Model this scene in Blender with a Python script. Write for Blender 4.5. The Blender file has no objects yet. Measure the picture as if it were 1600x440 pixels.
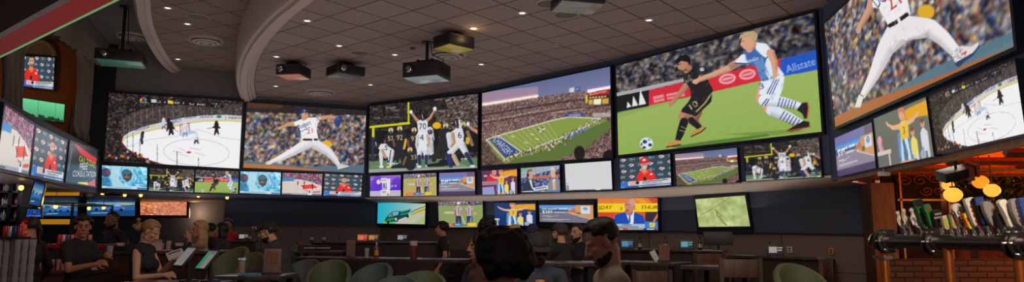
import bpy, bmesh, math, random
import numpy as np
from mathutils import Vector, Matrix

random.seed(7)
SC = bpy.context.scene
COL = SC.collection
PI = math.pi

# ------------------------------------------------------------------ camera, world, lights, exposure
F, CX, CY = 1077.0, 800.0, 220.0
PITCH = math.atan(145.0 / F)
EYE = Vector((0, 0, 1.5))
cam_d = bpy.data.cameras.new('camera')
cam = bpy.data.objects.new('camera', cam_d)
COL.objects.link(cam)
cam.location = EYE
cam.rotation_euler = (PI / 2 + PITCH, 0, 0)
cam_d.sensor_fit = 'HORIZONTAL'
cam_d.sensor_width = 36
cam_d.lens = F / 1600 * 36
cam_d.clip_start = 0.05
cam_d.clip_end = 200
cam_d.dof.use_dof = True
cam_d.dof.focus_distance = 14.0
cam_d.dof.aperture_fstop = 6.0
SC.camera = cam
SC.view_settings.view_transform = 'Standard'
SC.view_settings.look = 'None'
SC.view_settings.exposure = 0.0
SC.view_settings.gamma = 1.0
SC.view_settings.use_curve_mapping = False
SC.cycles.use_denoising = True
SC.cycles.max_bounces = 6
SC.cycles.sample_clamp_indirect = 2.0

W = bpy.data.worlds.new('world')
SC.world = W
W.use_nodes = True
W.node_tree.nodes['Background'].inputs[0].default_value = (1.0, 0.84, 0.72, 1)
W.node_tree.nodes['Background'].inputs[1].default_value = 0.12


def lamp(name, kind, loc, power, col, size=0.1, aim=None, spot=None):
    d = bpy.data.lights.new(name, kind)
    d.energy = power
    d.color = col
    if kind == 'AREA':
        d.size = size
    else:
        d.shadow_soft_size = size
    if spot:
        d.spot_size = math.radians(spot)
        d.spot_blend = 0.8
    o = bpy.data.objects.new(name, d)
    COL.objects.link(o)
    o.location = loc
    if aim is not None:
        o.rotation_euler = (Vector(aim) - Vector(loc)).to_track_quat('-Z', 'Y').to_euler()
    return o


# unseen upward fill added as bounce for the ceiling, house lights over the bar, the red bar light, the patio's warm light
_b = lamp('hall_bounce_fill', 'AREA', (-2.2, 10.2, 1.95), 210, (1, 0.86, 0.8), 13)
_b.rotation_euler = (PI, 0, 0)
lamp('bar_light', 'SPOT', (-4.2, 8.5, 3.9), 15, (1, 0.62, 0.38), 0.15, (-4.6, 8.2, 1.2), 110)
lamp('lounge_fill', 'AREA', (0.0, 4.5, 4.4), 130, (1, 0.85, 0.76), 4.0, (0.2, 13.0, 1.3))  # unseen soft fill added to brighten the lower walls and people
lamp('red_bar_light', 'SPOT', (-6.6, 6.9, 2.3), 45, (1, 0.04, 0.02), 0.1, (-5.6, 8.0, 1.5), 60)
lamp('canopy_red_light', 'SPOT', (-2.6, 4.4, 1.7), 16, (1, 0.05, 0.05), 0.1, (-3.6, 5.2, 3.1), 110)
lamp('foyer_light', 'POINT', (-8.4, 18.3, 2.05), 24, (1, 0.52, 0.25), 0.25)
lamp('balcony_light', 'POINT', (-10.0, 13.2, 4.6), 10, (1, 0.5, 0.25), 0.2)
lamp('patio_light', 'POINT', (7.4, 8.0, 1.7), 75, (1, 0.50, 0.16), 0.3)
lamp('patio_daylight', 'AREA', (8.2, 8.5, 4.4), 900, (1, 0.9, 0.75), 5.0)
lamp('tap_fill', 'SPOT', (1.6, 1.7, 2.2), 150, (1, 0.78, 0.56), 0.15, (2.3, 3.6, 1.58), 62)  # unseen camera-side fill added to brighten the tap handles

# ------------------------------------------------------------------ pixels to world
_fw = Vector((0, math.cos(PITCH), math.sin(PITCH)))
_up = Vector((0, -math.sin(PITCH), math.cos(PITCH)))


def ray(px, py):
    return _fw + Vector((1, 0, 0)) * ((px - CX) / F) + _up * ((CY - py) / F)


def atY(px, py, Y):
    r = ray(px, py)
    return EYE + r * (Y / r.y)


def atZ(px, py, Z):
    r = ray(px, py)
    return EYE + r * ((Z - EYE.z) / r.z)


def at_plane(px, py, P, n):
    r = ray(px, py)
    return EYE + r * ((Vector(P) - EYE).dot(n) / r.dot(n))


def pxm(Y):
    return Y / F


# ------------------------------------------------------------------ materials
def mat(name, col, rough=0.6, metal=0.0, vary=0.12, scale=20.0, bump=0.0, emit=None, estr=0.0, spec=0.5,
        trans=0.0, alpha=1.0):
    m = bpy.data.materials.new(name)
    m.use_nodes = True
    nt = m.node_tree
    b = nt.nodes['Principled BSDF']
    b.inputs['Roughness'].default_value = rough
    b.inputs['Metallic'].default_value = metal
    b.inputs['Specular IOR Level'].default_value = spec
    if trans:
        b.inputs['Transmission Weight'].default_value = trans
    if alpha < 1:
        b.inputs['Alpha'].default_value = alpha
    tc = nt.nodes.new('ShaderNodeTexCoord')
    nz = nt.nodes.new('ShaderNodeTexNoise')
    nz.inputs['Scale'].default_value = scale
    nz.inputs['Detail'].default_value = 4
    nt.links.new(tc.outputs['Object'], nz.inputs['Vector'])
    rp = nt.nodes.new('ShaderNodeValToRGB')
    a = [max(0, c * (1 - vary)) for c in col[:3]]
    d = [min(1, c * (1 + vary)) for c in col[:3]]
    rp.color_ramp.elements[0].color = (*a, 1)
    rp.color_ramp.elements[1].color = (*d, 1)
    rp.color_ramp.elements[0].position = 0.3
    rp.color_ramp.elements[1].position = 0.7
    nt.links.new(nz.outputs['Fac'], rp.inputs['Fac'])
    nt.links.new(rp.outputs['Color'], b.inputs['Base Color'])
    if bump:
        bp = nt.nodes.new('ShaderNodeBump')
        bp.inputs['Strength'].default_value = bump
        nt.links.new(nz.outputs['Fac'], bp.inputs['Height'])
        nt.links.new(bp.outputs['Normal'], b.inputs['Normal'])
    if emit is not None:
        b.inputs['Emission Color'].default_value = (*emit, 1)
        b.inputs['Emission Strength'].default_value = estr
    return m


def srgb(r, g, b):
    f = lambda c: (c / 255 / 12.92) if c / 255 <= 0.04045 else ((c / 255 + 0.055) / 1.055) ** 2.4
    return (f(r), f(g), f(b))


def tile_mat(name, c1, c2, cm, size, rot, rough=0.85, mortar=0.012, loc=(0, 0), bump=0.25, height=None, offset=0.0):
    m = mat(name, c1, rough)
    nt = m.node_tree
    b = nt.nodes['Principled BSDF']
    tc = nt.nodes.new('ShaderNodeTexCoord')
    mp = nt.nodes.new('ShaderNodeMapping')
    mp.inputs['Rotation'].default_value = rot
    mp.inputs['Location'].default_value = (loc[0], loc[1], 0)
    nt.links.new(tc.outputs['Object'], mp.inputs['Vector'])
    br = nt.nodes.new('ShaderNodeTexBrick')
    br.offset = offset
    br.inputs['Scale'].default_value = 1.0
    br.inputs['Mortar Size'].default_value = mortar
    br.inputs['Brick Width'].default_value = size
    br.inputs['Row Height'].default_value = height or size
    br.inputs['Color1'].default_value = (*c1, 1)
    br.inputs['Color2'].default_value = (*c2, 1)
    br.inputs['Mortar'].default_value = (*cm, 1)
    nt.links.new(mp.outputs['Vector'], br.inputs['Vector'])
    nz = nt.nodes.new('ShaderNodeTexNoise')
    nz.inputs['Scale'].default_value = 45
    nz.inputs['Detail'].default_value = 5
    nt.links.new(tc.outputs['Object'], nz.inputs['Vector'])
    mx = nt.nodes.new('ShaderNodeMix')
    mx.data_type = 'RGBA'
    mx.blend_type = 'MULTIPLY'
    mx.inputs[0].default_value = 0.6
    nt.links.new(br.outputs['Color'], mx.inputs[6])
    nt.links.new(nz.outputs['Fac'], mx.inputs[7])
    nt.links.new(mx.outputs[2], b.inputs['Base Color'])
    bp = nt.nodes.new('ShaderNodeBump')
    bp.inputs['Strength'].default_value = bump
    nt.links.new(nz.outputs['Fac'], bp.inputs['Height'])
    nt.links.new(bp.outputs['Normal'], b.inputs['Normal'])
    return m


def wood_mat(name, c1, c2, rough=0.5, scale=2.0, stretch=(1, 1, 8)):
    m = mat(name, c1, rough)
    nt = m.node_tree
    b = nt.nodes['Principled BSDF']
    tc = nt.nodes.new('ShaderNodeTexCoord')
    mp = nt.nodes.new('ShaderNodeMapping')
    mp.inputs['Scale'].default_value = (stretch[2], stretch[2], stretch[0])
    nt.links.new(tc.outputs['Object'], mp.inputs['Vector'])
    nz = nt.nodes.new('ShaderNodeTexNoise')
    nz.inputs['Scale'].default_value = scale
    nz.inputs['Detail'].default_value = 8
    nz.inputs['Distortion'].default_value = 1.2
    nt.links.new(mp.outputs['Vector'], nz.inputs['Vector'])
    rp = nt.nodes.new('ShaderNodeValToRGB')
    rp.color_ramp.elements[0].color = (*c1, 1)
    rp.color_ramp.elements[1].color = (*c2, 1)
    rp.color_ramp.elements[0].position = 0.35
    rp.color_ramp.elements[1].position = 0.65
    nt.links.new(nz.outputs['Fac'], rp.inputs['Fac'])
    nt.links.new(rp.outputs['Color'], b.inputs['Base Color'])
    return m


def emis_mat(name, col, strength):
    m = mat(name, col, 0.4, emit=col, estr=strength)
    return m


M = {}
M['navy'] = mat('navy_wall_paint', srgb(62, 72, 100), 0.7, scale=60, bump=0.15, vary=0.2)
M['navy_low'] = mat('navy_lower_wall_paint', srgb(68, 76, 96), 0.75, scale=80, bump=0.2, vary=0.2)
M['darkwall'] = mat('dark_upper_wall_paint', srgb(112, 108, 108), 0.8, scale=40, bump=0.15, vary=0.15)
M['black'] = mat('black_plastic', srgb(26, 27, 30), 0.45, scale=50)
M['bezel'] = mat('black_bezel_plastic', srgb(22, 26, 38), 0.35, scale=50)
M['black_metal'] = mat('black_painted_metal', srgb(24, 24, 26), 0.45, 0.4, scale=40)
M['steel'] = mat('brushed_steel', srgb(96, 92, 94), 0.3, 0.95, scale=90, vary=0.15, bump=0.05)
M['chrome'] = mat('polished_chrome', srgb(205, 205, 210), 0.12, 1.0, vary=0.05)
M['copper'] = mat('copper_pipe', srgb(196, 110, 60), 0.3, 0.9, scale=30)
M['plaster'] = mat('moulding_plaster', srgb(168, 152, 146), 0.8, scale=70, bump=0.1)
M['ledge'] = mat('ledge_underside_plaster', srgb(205, 190, 178), 0.8, scale=30, bump=0.1)
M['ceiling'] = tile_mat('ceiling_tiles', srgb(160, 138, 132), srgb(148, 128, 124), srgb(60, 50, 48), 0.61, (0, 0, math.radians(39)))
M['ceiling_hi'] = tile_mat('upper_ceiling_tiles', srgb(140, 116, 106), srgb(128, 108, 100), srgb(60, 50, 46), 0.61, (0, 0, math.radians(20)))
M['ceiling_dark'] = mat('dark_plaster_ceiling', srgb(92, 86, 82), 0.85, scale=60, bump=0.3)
M['wainscot'] = tile_mat('wainscot_panels', srgb(142, 126, 120), srgb(134, 118, 112), srgb(60, 52, 50), 0.9, (PI / 2, 0, 0), 0.6, 0.006, bump=0.1)
M['floor'] = wood_mat('dark_floor_boards', srgb(40, 32, 28), srgb(62, 50, 44), 0.4)
M['wood'] = wood_mat('brown_wood', srgb(104, 66, 40), srgb(136, 90, 56), 0.45)
M['wood_dark'] = wood_mat('dark_stained_wood', srgb(48, 36, 32), srgb(70, 52, 46), 0.35)
M['wood_table'] = wood_mat('dark_table_top', srgb(58, 48, 46), srgb(78, 64, 60), 0.22)
M['brown_wall'] = mat('brown_wall_paint', srgb(150, 96, 62), 0.8, scale=50, vary=0.15)
M['green_up'] = mat('pale_green_upholstery', srgb(88, 98, 68), 0.6, scale=60, bump=0.08)
M['teal_up'] = mat('grey_green_upholstery', srgb(78, 92, 88), 0.6, scale=60, bump=0.08)
M['curtain'] = mat('dark_curtain_velvet', srgb(112, 100, 94), 0.9, scale=80, bump=0.2)
M['white'] = mat('white_plastic', srgb(205, 205, 205), 0.4)
M['paper'] = mat('matt_paper', srgb(180, 170, 165), 0.7)
M['glass'] = mat('clear_drinking_glass', (0.9, 0.92, 0.94), 0.05, trans=0.9, vary=0.02)
M['frost'] = mat('clear_plastic_cup', srgb(214, 206, 208), 0.15, trans=0.5, vary=0.1, scale=60)
M['cherry'] = mat('dark_red_paint_and_glow', srgb(140, 6, 18), 0.6, scale=20, spec=.2)
M['beam_black'] = mat('glossy_black_fascia', srgb(14, 14, 22), 0.4, scale=30)


# ------------------------------------------------------------------ mesh helpers
class MB:
    def __init__(self):
        self.bm = bmesh.new()

    def _tag(self, verts, mi, smooth=False):
        fs = set()
        for v in verts:
            for f in v.link_faces:
                fs.add(f)
        for f in fs:
            f.material_index = mi
            f.smooth = smooth

    def box(self, c, s, rot=None, mi=0, bevel=0.0):
        r = bmesh.ops.create_cube(self.bm, size=1)
        vs = r['verts']
        bmesh.ops.scale(self.bm, vec=Vector(s), verts=vs)
        if bevel > 0:
            es = list({e for v in vs for e in v.link_edges})
            rr = bmesh.ops.bevel(self.bm, geom=es, offset=bevel, segments=2, affect='EDGES', profile=0.6)
            vs = list({v for f in rr['faces'] for v in f.verts} | {v for v in vs if v.is_valid})
        if rot is not None:
            bmesh.ops.rotate(self.bm, cent=(0, 0, 0), matrix=rot, verts=vs)
        bmesh.ops.translate(self.bm, vec=Vector(c), verts=vs)
        self._tag(vs, mi)
        return self

    def cyl(self, p0, p1, r0, r1=None, seg=16, mi=0, cap=True):
        p0, p1 = Vector(p0), Vector(p1)
        r1 = r0 if r1 is None else r1
        d = p1 - p0
        L = d.length
        r = bmesh.ops.create_cone(self.bm, cap_ends=cap, cap_tris=False, segments=seg, radius1=r0, radius2=r1, depth=L)
        vs = r['verts']
        q = Vector((0, 0, 1)).rotation_difference(d.normalized()).to_matrix()
        bmesh.ops.rotate(self.bm, cent=(0, 0, 0), matrix=q, verts=vs)
        bmesh.ops.translate(self.bm, vec=(p0 + p1) / 2, verts=vs)
        self._tag(vs, mi, True)
        return self

    def ell(self, c, r, rot=None, seg=16, rings=10, mi=0):
        q = bmesh.ops.create_uvsphere(self.bm, u_segments=seg, v_segments=rings, radius=1)
        vs = q['verts']
        if not hasattr(r, '__len__'):
            r = (r, r, r)
        bmesh.ops.scale(self.bm, vec=Vector(r), verts=vs)
        if rot is not None:
            bmesh.ops.rotate(self.bm, cent=(0, 0, 0), matrix=rot, verts=vs)
        bmesh.ops.translate(self.bm, vec=Vector(c), verts=vs)
        self._tag(vs, mi, True)
        return self

    def cap(self, p0, p1, r0, r1=None, seg=12):
        """tapered capsule"""
        r1 = r0 if r1 is None else r1
        p0, p1 = Vector(p0), Vector(p1)
        if (p1 - p0).length > 1e-5:
            self.cyl(p0, p1, r0, r1, seg)
        self.ell(p0, r0, seg=seg, rings=8)
        self.ell(p1, r1, seg=seg, rings=8)
        return self

    def lathe(self, prof, c=(0, 0, 0), seg=20, mi=0, rot=None, closed=False):
        rows = []
        for (r, z) in prof:
            row = []
            for k in range(seg):
                a = 2 * PI * k / seg
                p = Vector((r * math.cos(a), r * math.sin(a), z))
                if rot is not None:
                    p = rot @ p
                row.append(self.bm.verts.new(p + Vector(c)))
            rows.append(row)
        n = len(rows)
        for i in range(n if closed else n - 1):
            for k in range(seg):
                a, b = rows[i], rows[(i + 1) % n]
                try:
                    f = self.bm.faces.new((a[k], a[(k + 1) % seg], b[(k + 1) % seg], b[k]))
                    f.smooth = True
                    f.material_index = mi
                except ValueError:
                    pass
        if not closed:
            for row, flip in ((rows[0], True), (rows[-1], False)):
                try:
                    f = self.bm.faces.new(row[::-1] if flip else row)
                    f.material_index = mi
                except ValueError:
                    pass
        return self

    def prism(self, poly, vec, mi=0):
        """extrude a polygon (list of 3D points) by vec"""
        a = [self.bm.verts.new(Vector(p)) for p in poly]
        b = [self.bm.verts.new(Vector(p) + Vector(vec)) for p in poly]
        n = len(poly)
        fs = [self.bm.faces.new(a[::-1]), self.bm.faces.new(b)]
        for i in range(n):
            fs.append(self.bm.faces.new((a[i], a[(i + 1) % n], b[(i + 1) % n], b[i])))
        for f in fs:
            f.material_index = mi
        return self

    def tube(self, pts, r, seg=10, mi=0):
        pts = [Vector(p) for p in pts]
        for i in range(len(pts) - 1):
            self.cyl(pts[i], pts[i + 1], r, r, seg, mi)
            if i:
                self.ell(pts[i], r, seg=seg, rings=6, mi=mi)
        return self

    def sweep(self, path, prof, smooth=True):
        """path: list of (point, side vector); prof: list of (s, z)"""
        rows = []
        for p, s in path:
            rows.append([self.bm.verts.new(Vector((p.x, p.y, 0)) + s * a + Vector((0, 0, z))) for a, z in prof])
        for i in range(len(rows) - 1):
            for k in range(len(prof) - 1):
                f = self.bm.faces.new((rows[i][k], rows[i][k + 1], rows[i + 1][k + 1], rows[i + 1][k]))
                f.smooth = smooth
        return self

    def build(self, name, m, parent=None, sharp=40):
        bmesh.ops.recalc_face_normals(self.bm, faces=self.bm.faces)
        me = bpy.data.meshes.new(name)
        self.bm.to_mesh(me)
        self.bm.free()
        for mm in (m if isinstance(m, (list, tuple)) else [m]):
            me.materials.append(mm)
        try:
            me.set_sharp_from_angle(angle=math.radians(sharp))
        except Exception:
            pass
        o = bpy.data.objects.new(name, me)
        COL.objects.link(o)
        if parent is not None:
            o.parent = parent
        return o


def tag(o, label=None, cat=None, group=None, kind=None):
    if label:
        o['label'] = label
    if cat:
        o['category'] = cat
    if group:
        o['group'] = group
    if kind:
        o['kind'] = kind
    return o


def thing(name, loc=(0, 0, 0), rz=0.0, label=None, cat=None, group=None):
    o = bpy.data.objects.new(name, None)
    o.empty_display_size = 0.1
    COL.objects.link(o)
    o.location = loc
    o.rotation_euler = (0, 0, rz)
    return tag(o, label, cat, group)


def structure(name, mb, m):
    return tag(mb.build(name, m), kind='structure')


def kids(o):
    return [c for c in bpy.data.objects if c.parent == o]


def dup(o, loc=None, rz=None, label=None, group=None, parent=None):
    c = o.copy()
    COL.objects.link(c)
    if parent is not None:
        c.parent = parent
    if loc is not None:
        c.location = loc
    if rz is not None:
        c.rotation_euler = (0, 0, rz)
    if label:
        c['label'] = label
    if group:
        c['group'] = group
    for ch in kids(o):
        dup(ch, parent=c)
    return c


def fuse(mb, name, m, parent=None, voxel=0.01, smooth=4, factor=0.5):
    """voxel-merge overlapping shapes into one continuous skin"""
    me = bpy.data.meshes.new(name)
    if isinstance(mb, FMB):
        me.from_pydata(np.concatenate(mb.V).tolist(), [], mb.Fc)
    else:
        mb.bm.to_mesh(me)
        mb.bm.free()
    tmp = bpy.data.objects.new(name, me)
    COL.objects.link(tmp)
    r = tmp.modifiers.new('r', 'REMESH')
    r.mode = 'VOXEL'
    r.voxel_size = voxel
    r.use_smooth_shade = True
    if smooth:
        s = tmp.modifiers.new('s', 'SMOOTH')
        s.factor = factor
        s.iterations = smooth
    dg = bpy.context.evaluated_depsgraph_get()
    out = bpy.data.meshes.new_from_object(tmp.evaluated_get(dg))
    bpy.data.objects.remove(tmp)
    bpy.data.meshes.remove(me)
    out.name = name
    out.materials.clear()
    out.materials.append(m)
    for p in out.polygons:
        p.use_smooth = True
    o = bpy.data.objects.new(name, out)
    COL.objects.link(o)
    if parent is not None:
        o.parent = parent
    return o


_sph = {}


def _unit_sphere(seg, rings):
    if (seg, rings) not in _sph:
        v = [(0, 0, 1)]
        for i in range(1, rings):
            th = PI * i / rings
            for k in range(seg):
                a = 2 * PI * k / seg
                v.append((math.sin(th) * math.cos(a), math.sin(th) * math.sin(a), math.cos(th)))
        v.append((0, 0, -1))
        f = [(0, 1 + k, 1 + (k + 1) % seg) for k in range(seg)]
        for i in range(rings - 2):
            o = 1 + i * seg
            f += [(o + k, o + seg + k, o + seg + (k + 1) % seg, o + (k + 1) % seg) for k in range(seg)]
        o = 1 + (rings - 2) * seg
        f += [(o + k, len(v) - 1, o + (k + 1) % seg) for k in range(seg)]
        _sph[(seg, rings)] = (np.array(v), f)
    return _sph[(seg, rings)]


class FMB:
    """gathers ellipsoids and tapered capsules quickly; for fuse() only"""
    def __init__(self):
        self.V, self.Fc, self.n = [], [], 0

    def _add(self, v, f):
        self.V.append(v)
        n = self.n
        self.Fc += [tuple(i + n for i in q) for q in f]
        self.n += len(v)

    def ell(self, c, r, rot=None, seg=14, rings=9, mi=0):
        v, f = _unit_sphere(seg, rings)
        r = np.array(r if hasattr(r, '__len__') else (r, r, r))
        v = v * r
        if rot is not None:
            v = v @ np.array(rot).T
        self._add(v + np.array(c), f)
        return self

    def cap(self, p0, p1, r0, r1=None, seg=12):
        r1 = r0 if r1 is None else r1
        p0, p1 = Vector(p0), Vector(p1)
        self.ell(p0, r0, seg=seg, rings=8)
        self.ell(p1, r1, seg=seg, rings=8)
        d = p1 - p0
        if d.length > 1e-5:
            q = np.array(Vector((0, 0, 1)).rotation_difference(d.normalized()).to_matrix())
            a = np.arange(seg) * 2 * PI / seg
            ring = np.c_[np.cos(a), np.sin(a), np.zeros(seg)] @ q.T
            v = np.r_[ring * r0 + np.array(p0), ring * r1 + np.array(p1)]
            f = [(k, (k + 1) % seg, seg + (k + 1) % seg, seg + k) for k in range(seg)] + [tuple(range(seg))[::-1], tuple(range(seg, 2 * seg))]
            self._add(v, f)
        return self

# ------------------------------------------------------------------ what the screens show (numpy drawing -> one colour per grid point)
_tri_cache = {}


def text_tris(s, bold=False):
    """triangles of a string in the built-in font, height normalised to 1"""
    if s in _tri_cache:
        return _tri_cache[s]
    cu = bpy.data.curves.new('t', 'FONT')
    cu.body = s
    cu.resolution_u = 3
    ob = bpy.data.objects.new('t', cu)
    COL.objects.link(ob)
    dg = bpy.context.evaluated_depsgraph_get()
    me = bpy.data.meshes.new_from_object(ob.evaluated_get(dg))
    co = np.array([v.co[:2] for v in me.vertices]).reshape(-1, 2)
    me.calc_loop_triangles()
    tr = [co[list(t.vertices)] for t in me.loop_triangles]
    bpy.data.objects.remove(ob)
    bpy.data.curves.remove(cu)
    bpy.data.meshes.remove(me)
    if len(co):
        lo, hi = co.min(0), co.max(0)
        tr = [(t - lo) / np.array([1, 0.7]) for t in tr]
        w = (hi - lo)[0]
    else:
        w = 0
    _tri_cache[s] = (tr, w)
    return tr, w


def homography(src, dst):
    A, b = [], []
    for (x, y), (u, v) in zip(src, dst):
        A.append([x, y, 1, 0, 0, 0, -u * x, -u * y]); b.append(u)
        A.append([0, 0, 0, x, y, 1, -v * x, -v * y]); b.append(v)
    h = np.linalg.solve(np.array(A, float), np.array(b, float))
    return np.append(h, 1).reshape(3, 3)


def blur(a, n):
    for _ in range(n):
        p = np.pad(a, ((1, 1), (1, 1), (0, 0)), mode='edge')
        a = (p[:-2, 1:-1] + p[2:, 1:-1] + p[1:-1, :-2] + p[1:-1, 2:] + 2 * p[1:-1, 1:-1]) / 6
    return a


class Pic:
    def __init__(self, Wd, Hd, quad=None, seed=1, bg=(20, 20, 24)):
        self.W, self.H = Wd, Hd
        self.w, self.h = Wd * 2, Hd * 2
        self.a = np.zeros((self.h, self.w, 3)) + np.array(bg, float)
        quad = quad or [(0, 0), (100, 0), (100, 100), (0, 100)]
        self.Hm = homography(quad, [(0, 0), (self.w, 0), (self.w, self.h), (0, self.h)])
        self.v = (0, 0, 1.0)
        self.rng = np.random.default_rng(seed)

    def view(self, x0=0, y0=0, k=1.0):
        self.v = (x0, y0, k)
        return self

    def T(self, pts):
        p = np.array(pts, float).reshape(-1, 2) / self.v[2] + np.array(self.v[:2])
        q = np.c_[p, np.ones(len(p))] @ self.Hm.T
        return q[:, :2] / q[:, 2:]

    def _fill(self, P, col, al=1.0):
        x0, y0 = np.floor(P.min(0)).astype(int)
        x1, y1 = np.ceil(P.max(0)).astype(int) + 1
        x0, y0 = max(0, x0), max(0, y0)
        x1, y1 = min(self.w, x1), min(self.h, y1)
        if x1 <= x0 or y1 <= y0:
            return
        X, Y = np.meshgrid(np.arange(x0, x1) + 0.5, np.arange(y0, y1) + 0.5)
        ins = np.zeros(X.shape, bool)
        n = len(P)
        for i in range(n):
            xa, ya = P[i]
            xb, yb = P[(i + 1) % n]
            if ya == yb:
                continue
            c = (ya > Y) != (yb > Y)
            ins ^= c & (X < (xb - xa) * (Y - ya) / (yb - ya) + xa)
        sub = self.a[y0:y1, x0:x1]
        sub[ins] = sub[ins] * (1 - al) + np.array(col, float) * al

    def mask(self, pts):
        k = self.a
        self.a = np.zeros_like(k)
        self._fill(self.T(pts), (1, 1, 1))
        m = self.a[:, :, 0] > 0.5
        self.a = k
        return m

    def poly(self, pts, col, al=1.0):
        self._fill(self.T(pts), col, al)
        return self

    def ell(self, cx, cy, rx, ry, col, al=1.0, n=20, rot=0.0):
        c, s = math.cos(rot), math.sin(rot)
        pts = []
        for i in range(n):
            a = 2 * PI * i / n
            u, v = rx * math.cos(a), ry * math.sin(a)
            pts.append((cx + u * c - v * s, cy + u * s + v * c))
        return self.poly(pts, col, al)

    def limb(self, pts, ws, col, al=1.0):
        """tapered strokes; ws = full widths at the points"""
        if not hasattr(ws, '__len__'):
            ws = [ws] * len(pts)
        for i in range(len(pts) - 1):
            (xa, ya), (xb, yb) = pts[i], pts[i + 1]
            d = math.hypot(xb - xa, yb - ya) or 1e-6
            nx, ny = -(yb - ya) / d, (xb - xa) / d
            a, b = ws[i] / 2, ws[i + 1] / 2
            self.poly([(xa + nx * a, ya + ny * a), (xb + nx * b, yb + ny * b), (xb - nx * b, yb - ny * b), (xa - nx * a, ya - ny * a)], col, al)
        if al == 1.0:
            for (x, y), w in zip(pts, ws):
                self.ell(x, y, w / 2, w / 2, col, n=12)
            if min(ws) > 9 and sum(col) > 150:       # the pictured limb's shaded side, drawn darker into the image
                dk = [c * 0.72 for c in col]
                for i in range(len(pts) - 1):
                    (xa, ya), (xb, yb) = pts[i], pts[i + 1]
                    d = math.hypot(xb - xa, yb - ya) or 1e-6
                    nx, ny = -(yb - ya) / d, (xb - xa) / d
                    if nx * 0.6 + ny < 0:
                        nx, ny = -nx, -ny
                    a, b = ws[i] / 2, ws[i + 1] / 2
                    for f, g in ((0.15, .22), (0.45, .3), (0.7, .3)):
                        self.poly([(xa + nx * a * f, ya + ny * a * f), (xb + nx * b * f, yb + ny * b * f), (xb + nx * b, yb + ny * b), (xa + nx * a, ya + ny * a)], dk, g)
        return self

    def line(self, pts, w, col, al=1.0):
        return self.limb(pts, w, col, al)

    def text(self, s, x, y, h, col, to=None, al=1.0, shear=0.0, wmax=None, up=None):
        """baseline start (x, y), baseline end `to`, cap height h"""
        tr, tw = text_tris(s)
        if not tw:
            return self
        if to is None:
            sx = h * 0.95
            dx = (sx, 0.0)
        else:
            dx = ((to[0] - x) / tw, (to[1] - y) / tw)
        L = math.hypot(*dx)
        upv = up or (dx[1] / L * h, -dx[0] / L * h)
        upv = (upv[0] + dx[0] / L * h * shear, upv[1] + dx[1] / L * h * shear)
        for t in tr:
            self.poly([(x + p[0] * dx[0] + p[1] * upv[0], y + p[0] * dx[1] + p[1] * upv[1]) for p in t], col, al)
        return self

    def crowd(self, pts, pal, cell, bl=1, wts=None, al=1.0, jit=12):
        """people in the stands: random coloured dabs"""
        m = self.mask(pts) if pts is not None else np.ones((self.h, self.w), bool)
        r = self.rng
        pal = np.array(pal, float)
        out = np.zeros_like(self.a)
        lay = None
        for s, f in ((cell, 1.0), (cell * 0.6, 0.55)):
            gh, gw = int(self.h / s) + 3, int(self.w / s) + 3
            idx = r.choice(len(pal), size=(gh, gw), p=wts)
            g = pal[idx] + r.normal(0, jit, (gh, gw, 1))
            yy = (np.arange(self.h)[:, None] / s + r.normal(0, 0.25, (self.h, self.w)) + 0.5)
            xx = (np.arange(self.w)[None, :] / s + r.normal(0, 0.25, (self.h, self.w)) + 0.5 * (yy.astype(int) % 2))
            c = g[np.clip(yy.astype(int), 0, gh - 1), np.clip(xx.astype(int), 0, gw - 1)]
            lay = c if lay is None else lay * (1 - f) + c * f
        out = blur(lay, bl) if bl else lay
        if bl > 2:
            mu = out.mean((0, 1))
            out = mu + (out - mu) * 1.55
        self.a[m] = self.a[m] * (1 - al) + np.clip(out[m], 0, 255) * al
        return self

    def grain(self, pts, amp):
        m = self.mask(pts) if pts is not None else np.ones((self.h, self.w), bool)
        self.a[m] += self.rng.normal(0, amp, (self.h, self.w, 1))[m]
        return self

    def grad(self, pts, c0, c1, vert=True):
        """two-tone picture gradient (sky etc. shown on the screen)"""
        m = self.mask(pts)
        P = self.T(pts)
        ax = 1 if vert else 0
        lo, hi = P[:, ax].min(), P[:, ax].max()
        t = ((np.arange(self.h)[:, None] if vert else np.arange(self.w)[None, :]) + np.zeros((self.h, self.w)) - lo) / (hi - lo)
        t = np.clip(t, 0, 1)[:, :, None]
        g = np.array(c0, float) * (1 - t) + np.array(c1, float) * t
        self.a[m] = g[m]
        return self

    def soft(self, n=1):
        self.a = blur(self.a, n)
        return self

    def out(self):
        a = np.clip(self.a, 0, 255)
        return a.reshape(self.H, 2, self.W, 2, 3).mean((1, 3)) / 255.0


def folds(p, pts, n, seed, col, al=.25):
    r = random.Random(seed)
    for i in range(n):
        (xa, ya), (xb, yb) = r.sample(pts, 2)
        t = r.random() * .7 + .15
        x, y = xa + (xb - xa) * t, ya + (yb - ya) * t
        p.line([(x, y), (x + r.gauss(0, 12), y + 8 + r.random() * 18)], 3 + r.random() * 3, col, al)


def small(arr, Wd, Hd, mirror=False):
    h, w = arr.shape[:2]
    ys = (np.arange(Hd + 1) * h / Hd).astype(int)
    xs = (np.arange(Wd + 1) * w / Wd).astype(int)
    o = np.zeros((Hd, Wd, 3))
    for i in range(Hd):
        for j in range(Wd):
            o[i, j] = arr[ys[i]:max(ys[i] + 1, ys[i + 1]), xs[j]:max(xs[j] + 1, xs[j + 1])].mean((0, 1))
    return o[:, ::-1] if mirror else o


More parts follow.
